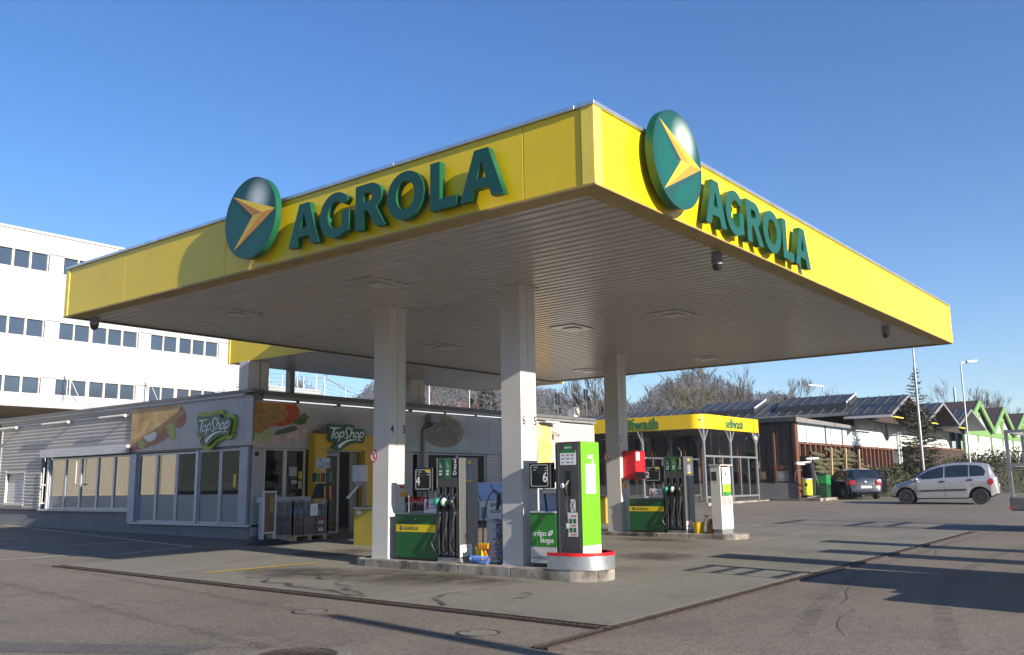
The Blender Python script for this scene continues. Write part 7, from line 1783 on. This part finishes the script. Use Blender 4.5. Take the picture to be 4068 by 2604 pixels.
# ------------------------------------------------------------------ vacuum station beside the hall corner
vz = gz(42.6, 15.8)
solo('vacuum_plinth', MB().box(41.9, 44.4, 15.3, 16.3, vz - .1, vz + .13), CONC, 'low concrete plinth under the vacuum stand at the hall corner', 'plinth', (43, 15.8, vz), None, False, .01)
vac = thing('vacuum_cleaner', 'green self service vacuum with black hose arch beside the blue hatchback', 'vacuum cleaner', (43.3, 15.6, vz + .13))
VG = mat('vacuum_green', (.015, .22, .06), .35, var=.1)
part('body', MB().box(43.0, 43.5, 15.35, 15.85, vz + .13, vz + .75), mat('vacuum_dark_green', (.01, .06, .025), .4), vac, bevel=.03); part('hood', MB().prism([(42.98, 15.33, vz + .76), (43.52, 15.33, vz + .70), (43.52, 15.33, vz + 1.12), (42.98, 15.33, vz + 1.18)], (0, .54, 0)), VG, vac, bevel=.03)
part('lid', MB().box(42.96, 43.54, 15.31, 15.89, vz + 1.19, vz + 1.23), DGR, vac)
vp = thing('hose_mast', 'steel hose mast with lamp head and looping black hoses beside the yellow wash bin', 'hose mast', (42.9, 16.0, vz + .13))
part('mast', MB().cyl((42.9, 16.0, vz + .13), (42.9, 16.0, 2.45), .05, 8), STL, vp); part('lamp_head', MB().bar((42.7, 16.15, 2.48), (43.2, 15.75, 2.50), .16, .10), LGR, vp, bevel=.02); part('lamp_head', MB().bar((42.2, 16.45, 2.28), (42.55, 16.2, 2.26), .16, .12), WINK, vp, bevel=.02); part('arm', MB().bar((42.3, 16.4, 2.3), (42.9, 16.0, 2.35), .05), STL, vp)
part('hose', MB().tube(smoothline([(42.85, 15.95, 2.3), (42.3, 16.35, 2.1), (42.05, 16.5, 1.5), (42.4, 16.2, 1.2), (42.75, 15.9, 1.6), (42.8, 15.9, 2.1)], 6), .035, 8), HOSE, vp, True)
part('hose', MB().tube(smoothline([(42.9, 15.95, 2.2), (43.0, 15.8, 1.4), (43.05, 15.7, .8), (42.8, 15.8, vz + .2), (42.3, 16.1, vz + .17), (42.1, 16.3, vz + .5)], 6), .04, 8), HOSE, vp, True)
part('hose_bundle', MB().tube(smoothline([(42.85, 15.95, 2.25), (42.8, 15.9, 1.5), (42.75, 15.9, .8)], 5), .11, 8), HOSE, vp, True)
yb = thing('wash_bin', 'bright yellow round bin with dark emblem hanging beside the black hoses', 'bin', (42.15, 16.0, vz + .25))
part('body', MB().lathe([(.001, vz + .26), (.20, vz + .26), (.21, vz + .30), (.22, vz + .96), (.19, vz + .99)], 42.15, 15.95, 20), mat('bin_bright_yellow', (.80, .72, .05), .4, var=.05), yb, True); part('rim', MB().lathe([(.20, vz + .97), (.23, vz + .97), (.23, vz + 1.02), (.001, vz + 1.03)], 42.15, 15.95, 20), LGR, yb); part('holder', MB().box(42.1, 42.2, 16.14, 16.2, vz + .1, vz + 1.1), DGR, yb)
shape('emblem_print', [ell(0, 0, .075, .085, 20)], .002, mat('emblem_dark', (.03, .09, .03), .4), (41.925, 15.93, vz + .74), '-X', yb)

# stack of netted trees between stakes
NET = mat('netted_fir', (.070, .066, .028), .85, var=.6, vs=7, bump=.6, bs=25, dirt=(.03, .03, .012), ds=5, dth=.45)
g = MB(); rnd = random.Random(6); prof = []; vs = []; fs = []; n = 9; m_ = 11
for i in range(m_):
    f = i / (m_ - 1); rr = .125 * math.sin(PI * (.12 + .76 * f)) ** .6
    for j in range(n): an = 2 * PI * j / n; q = rr * rnd.uniform(.85, 1.15); vs.append((-1.05 + 2.1 * f, q * math.cos(an), q * math.sin(an)))
for i in range(m_ - 1):
    for j in range(n): fs.append((i * n + j, i * n + (j + 1) % n, (i + 1) * n + (j + 1) % n, (i + 1) * n + j))
g.add(vs, fs); bmesh_net = mesh('bundle', g, NET, smooth=60)
for b_ in range(3):
    for k in range(11 if b_ > 0 else 10):
        o = bpy.data.objects.new('netted_tree', bmesh_net); COL.objects.link(o)
        o.location = (45.75 + b_ * 2.15 + rnd.uniform(-.06, .06), 16.72 + rnd.uniform(-.1, .1), gz(47, 16.7) + .16 + k * .22); o.rotation_euler = (rnd.uniform(0, 6), rnd.uniform(-.07, .07) + .04, rnd.uniform(-.12, .12))
        tag(o, 'netted fir tree bundle in the %s bay of the stake stack, %s' % (['left', 'middle', 'right'][b_], ['lowest', 'second from the bottom', 'third from the bottom', 'fourth from the bottom', 'fifth from the bottom', 'sixth from the bottom', 'fifth from the top', 'fourth from the top', 'third from the top', 'second from the top', 'topmost'][k + (1 if b_ == 0 and k > 5 else 0)]), 'netted tree', 'netted fir trees stacked between stakes')
for k in range(3):
    x = 46.7 + k * 2.15
    solo('timber_stake', MB().bar((x, 16.42, gz(x, 16.4)), (x + .22, 16.40, 3.12), .09), PALW, ['leftmost pale leaning stake of the netted tree stack', 'middle pale leaning stake of the netted tree stack', 'rightmost pale leaning stake of the netted tree stack'][k], 'stake', (x, 16.4, gz(x, 16.4)), 'pale stakes holding the netted trees')
o = thing('brushwood_heap', 'loose heap of pale brown brushwood at the right end of the netted tree stack', 'brushwood', (52.2, 16.6, gz(52, 16.6))); g = MB()
for k in range(900):
    p = Vector((rnd.uniform(51.2, 54.0), rnd.uniform(16.3, 16.9), 0)); p.z = gz(50, 16.6) + rnd.random() * (2.3 - (p.x - 51.2) * .55)
    d = Vector((rnd.uniform(-1, 1), rnd.uniform(-1, 1), rnd.uniform(-.6, .4))).normalized() * rnd.uniform(.15, .4); e = Vector((rnd.uniform(-1, 1), rnd.uniform(-1, 1), rnd.uniform(-1, 1))) * .05
    g.add([p - e, p + d, p + e], [(0, 1, 2)])
part('twigs', g, mat('brushwood_brown', (.20, .13, .085), .9, var=.5, vs=6), o, fix=False)

# ------------------------------------------------------------------ trailer at the right edge, added shadow casters beyond it
TRG = mat('trailer_grey', (.16, .165, .165), .45, .4, var=.15, vs=4)
tz = gz(25.5, 3)
t = thing('goods_trailer', 'grey box trailer with tall rail frame cut off by the right picture edge', 'trailer', (25.5, 3, tz))
part('bed', MB().box(24.75, 27.0, 1.2, 4.48, .70, 1.02), TRG, t, bevel=.04)
part('tail_lamp', MB().box(24.735, 24.76, 4.44, 4.50, .74, .80), RED, t)
for (x, y) in ((24.8, 4.42), (26.9, 4.42), (24.8, 1.3), (26.9, 1.3)): part('corner_post', MB().box(x - .04, x + .04, y - .04, y + .04, 1.02, 2.62), STL, t)
for zz in (1.78, 2.58):
    for a, b_ in (((24.8, 4.42), (26.9, 4.42)), ((24.8, 1.3), (26.9, 1.3)), ((24.8, 1.3), (24.8, 4.42)), ((26.9, 1.3), (26.9, 4.42))): part('rail', MB().bar((*a, zz), (*b_, zz), .07), STL, t)
for (x) in (24.95, 26.8): part('wheel', MB().tube([(x - .09, 2.6, tz + .3), (x + .09, 2.6, tz + .3)], .30, 20), RUB, t, True)
part('drawbar', MB().bar((25.9, 1.2, .78), (25.9, -.2, .72), .09), STL, t); part('stand', MB().cyl((25.9, 0, tz), (25.9, 0, .72), .04, 8), STL, t)
tz = gz(13.5, 1)
t = thing('low_trailer', 'low trailer with mesh rail standing just outside the right picture edge', 'trailer', (13.5, 1, tz))  # unseen trailer, added and shaped to cast the dark ground shadow
part('bed', MB().box(12.6, 14.55, -1.6, 1.45, .45, 1.48), TRG, t, bevel=.03)
part('wheel_box', MB().box(11.5, 12.59, -.9, 1.2, .35, .95), TRG, t, bevel=.05); part('tool_box', MB().box(12.2, 12.59, -.5, .9, .86, 1.1), TRG, t)  # boxes added to give the cast shadow its jagged outline
for (x) in (12.3, 14.65): part('wheel', MB().tube([(x - .09, .2, tz + .3), (x + .09, .2, tz + .3)], .30, 20), RUB, t, True)
part('drawbar', MB().bar((13, -1.6, .6), (13, -3.0, .55), .09), STL, t); part('stand', MB().cyl((13, -2.7, tz), (13, -2.7, .55), .04, 8), STL, t)
part('mesh_post', MB().box(13.5, 13.66, 1.36, 1.44, 1.482, 2.24), STL, t); part('mesh_post', MB().cyl((12.64, 1.4, 1.48), (12.64, 1.4, 2.2), .025, 6), STL, t); part('mesh_post', MB().cyl((12.95, 1.4, 1.48), (12.95, 1.4, 2.2), .012, 6), STL, t)
for zz in (1.62, 1.85, 2.02, 2.2): part('mesh_wire', MB().cyl((12.62, 1.4, zz), (13.6, 1.4, zz), .03, 5), STL, t)
for k, (x, h, w) in enumerate([(15.2, 2.25, .80), (17.2, 1.75, .70), (19.35, 2.05, .62)]):  # unseen boards added to throw the long bar shadows across the ground
    z0 = gz(x, 1.9); t = thing('board_stand', ['nearest upright board stand outside the right picture edge', 'middle upright board stand outside the right picture edge', 'farthest upright board stand outside the right picture edge'][k], 'stand', (x, 1.9, z0), 'upright board stands beside the trailers')
    part('board', MB().box(x - w / 2, x + w / 2, 1.85, 1.95, z0 + .12, z0 + h), TRG, t, bevel=.01); part('foot', MB().box(x - w * .7, x + w * .7, 1.6, 2.2, z0, z0 + .12), RUB, t, bevel=.02)
t = thing('sign_mast', 'grey sign mast standing behind the photographer whose shadow crosses the manhole covers', 'mast', (5.55, -5.0, gz(5.5, -5)))
part('mast', MB().tube([(5.55, -5.0, gz(5.5, -5)), (5.55, -5.0, 4.95)], [.15, .11], 12), STL, t, True); part('base', MB().box(5.25, 5.85, -5.3, -4.7, gz(5.5, -5), gz(5.5, -5) + .1), GREYC, t)
# ------------------------------------------------------------------ thin winter air
hz = bpy.data.materials.new('winter_haze'); hz.use_nodes = True
hn = hz.node_tree; hn.nodes.remove(hn.nodes['Principled BSDF'])
pv = hn.nodes.new('ShaderNodeVolumePrincipled')
pv.inputs['Color'].default_value = (0.74, 0.84, 1.0, 1); pv.inputs['Density'].default_value = 0.0004; pv.inputs['Anisotropy'].default_value = 0.2
hn.links.new(pv.outputs[0], hn.nodes['Material Output'].inputs['Volume'])
tag(part('haze', MB().box(-960, 960, -960, 960, -3, 112), hz), kind='stuff')
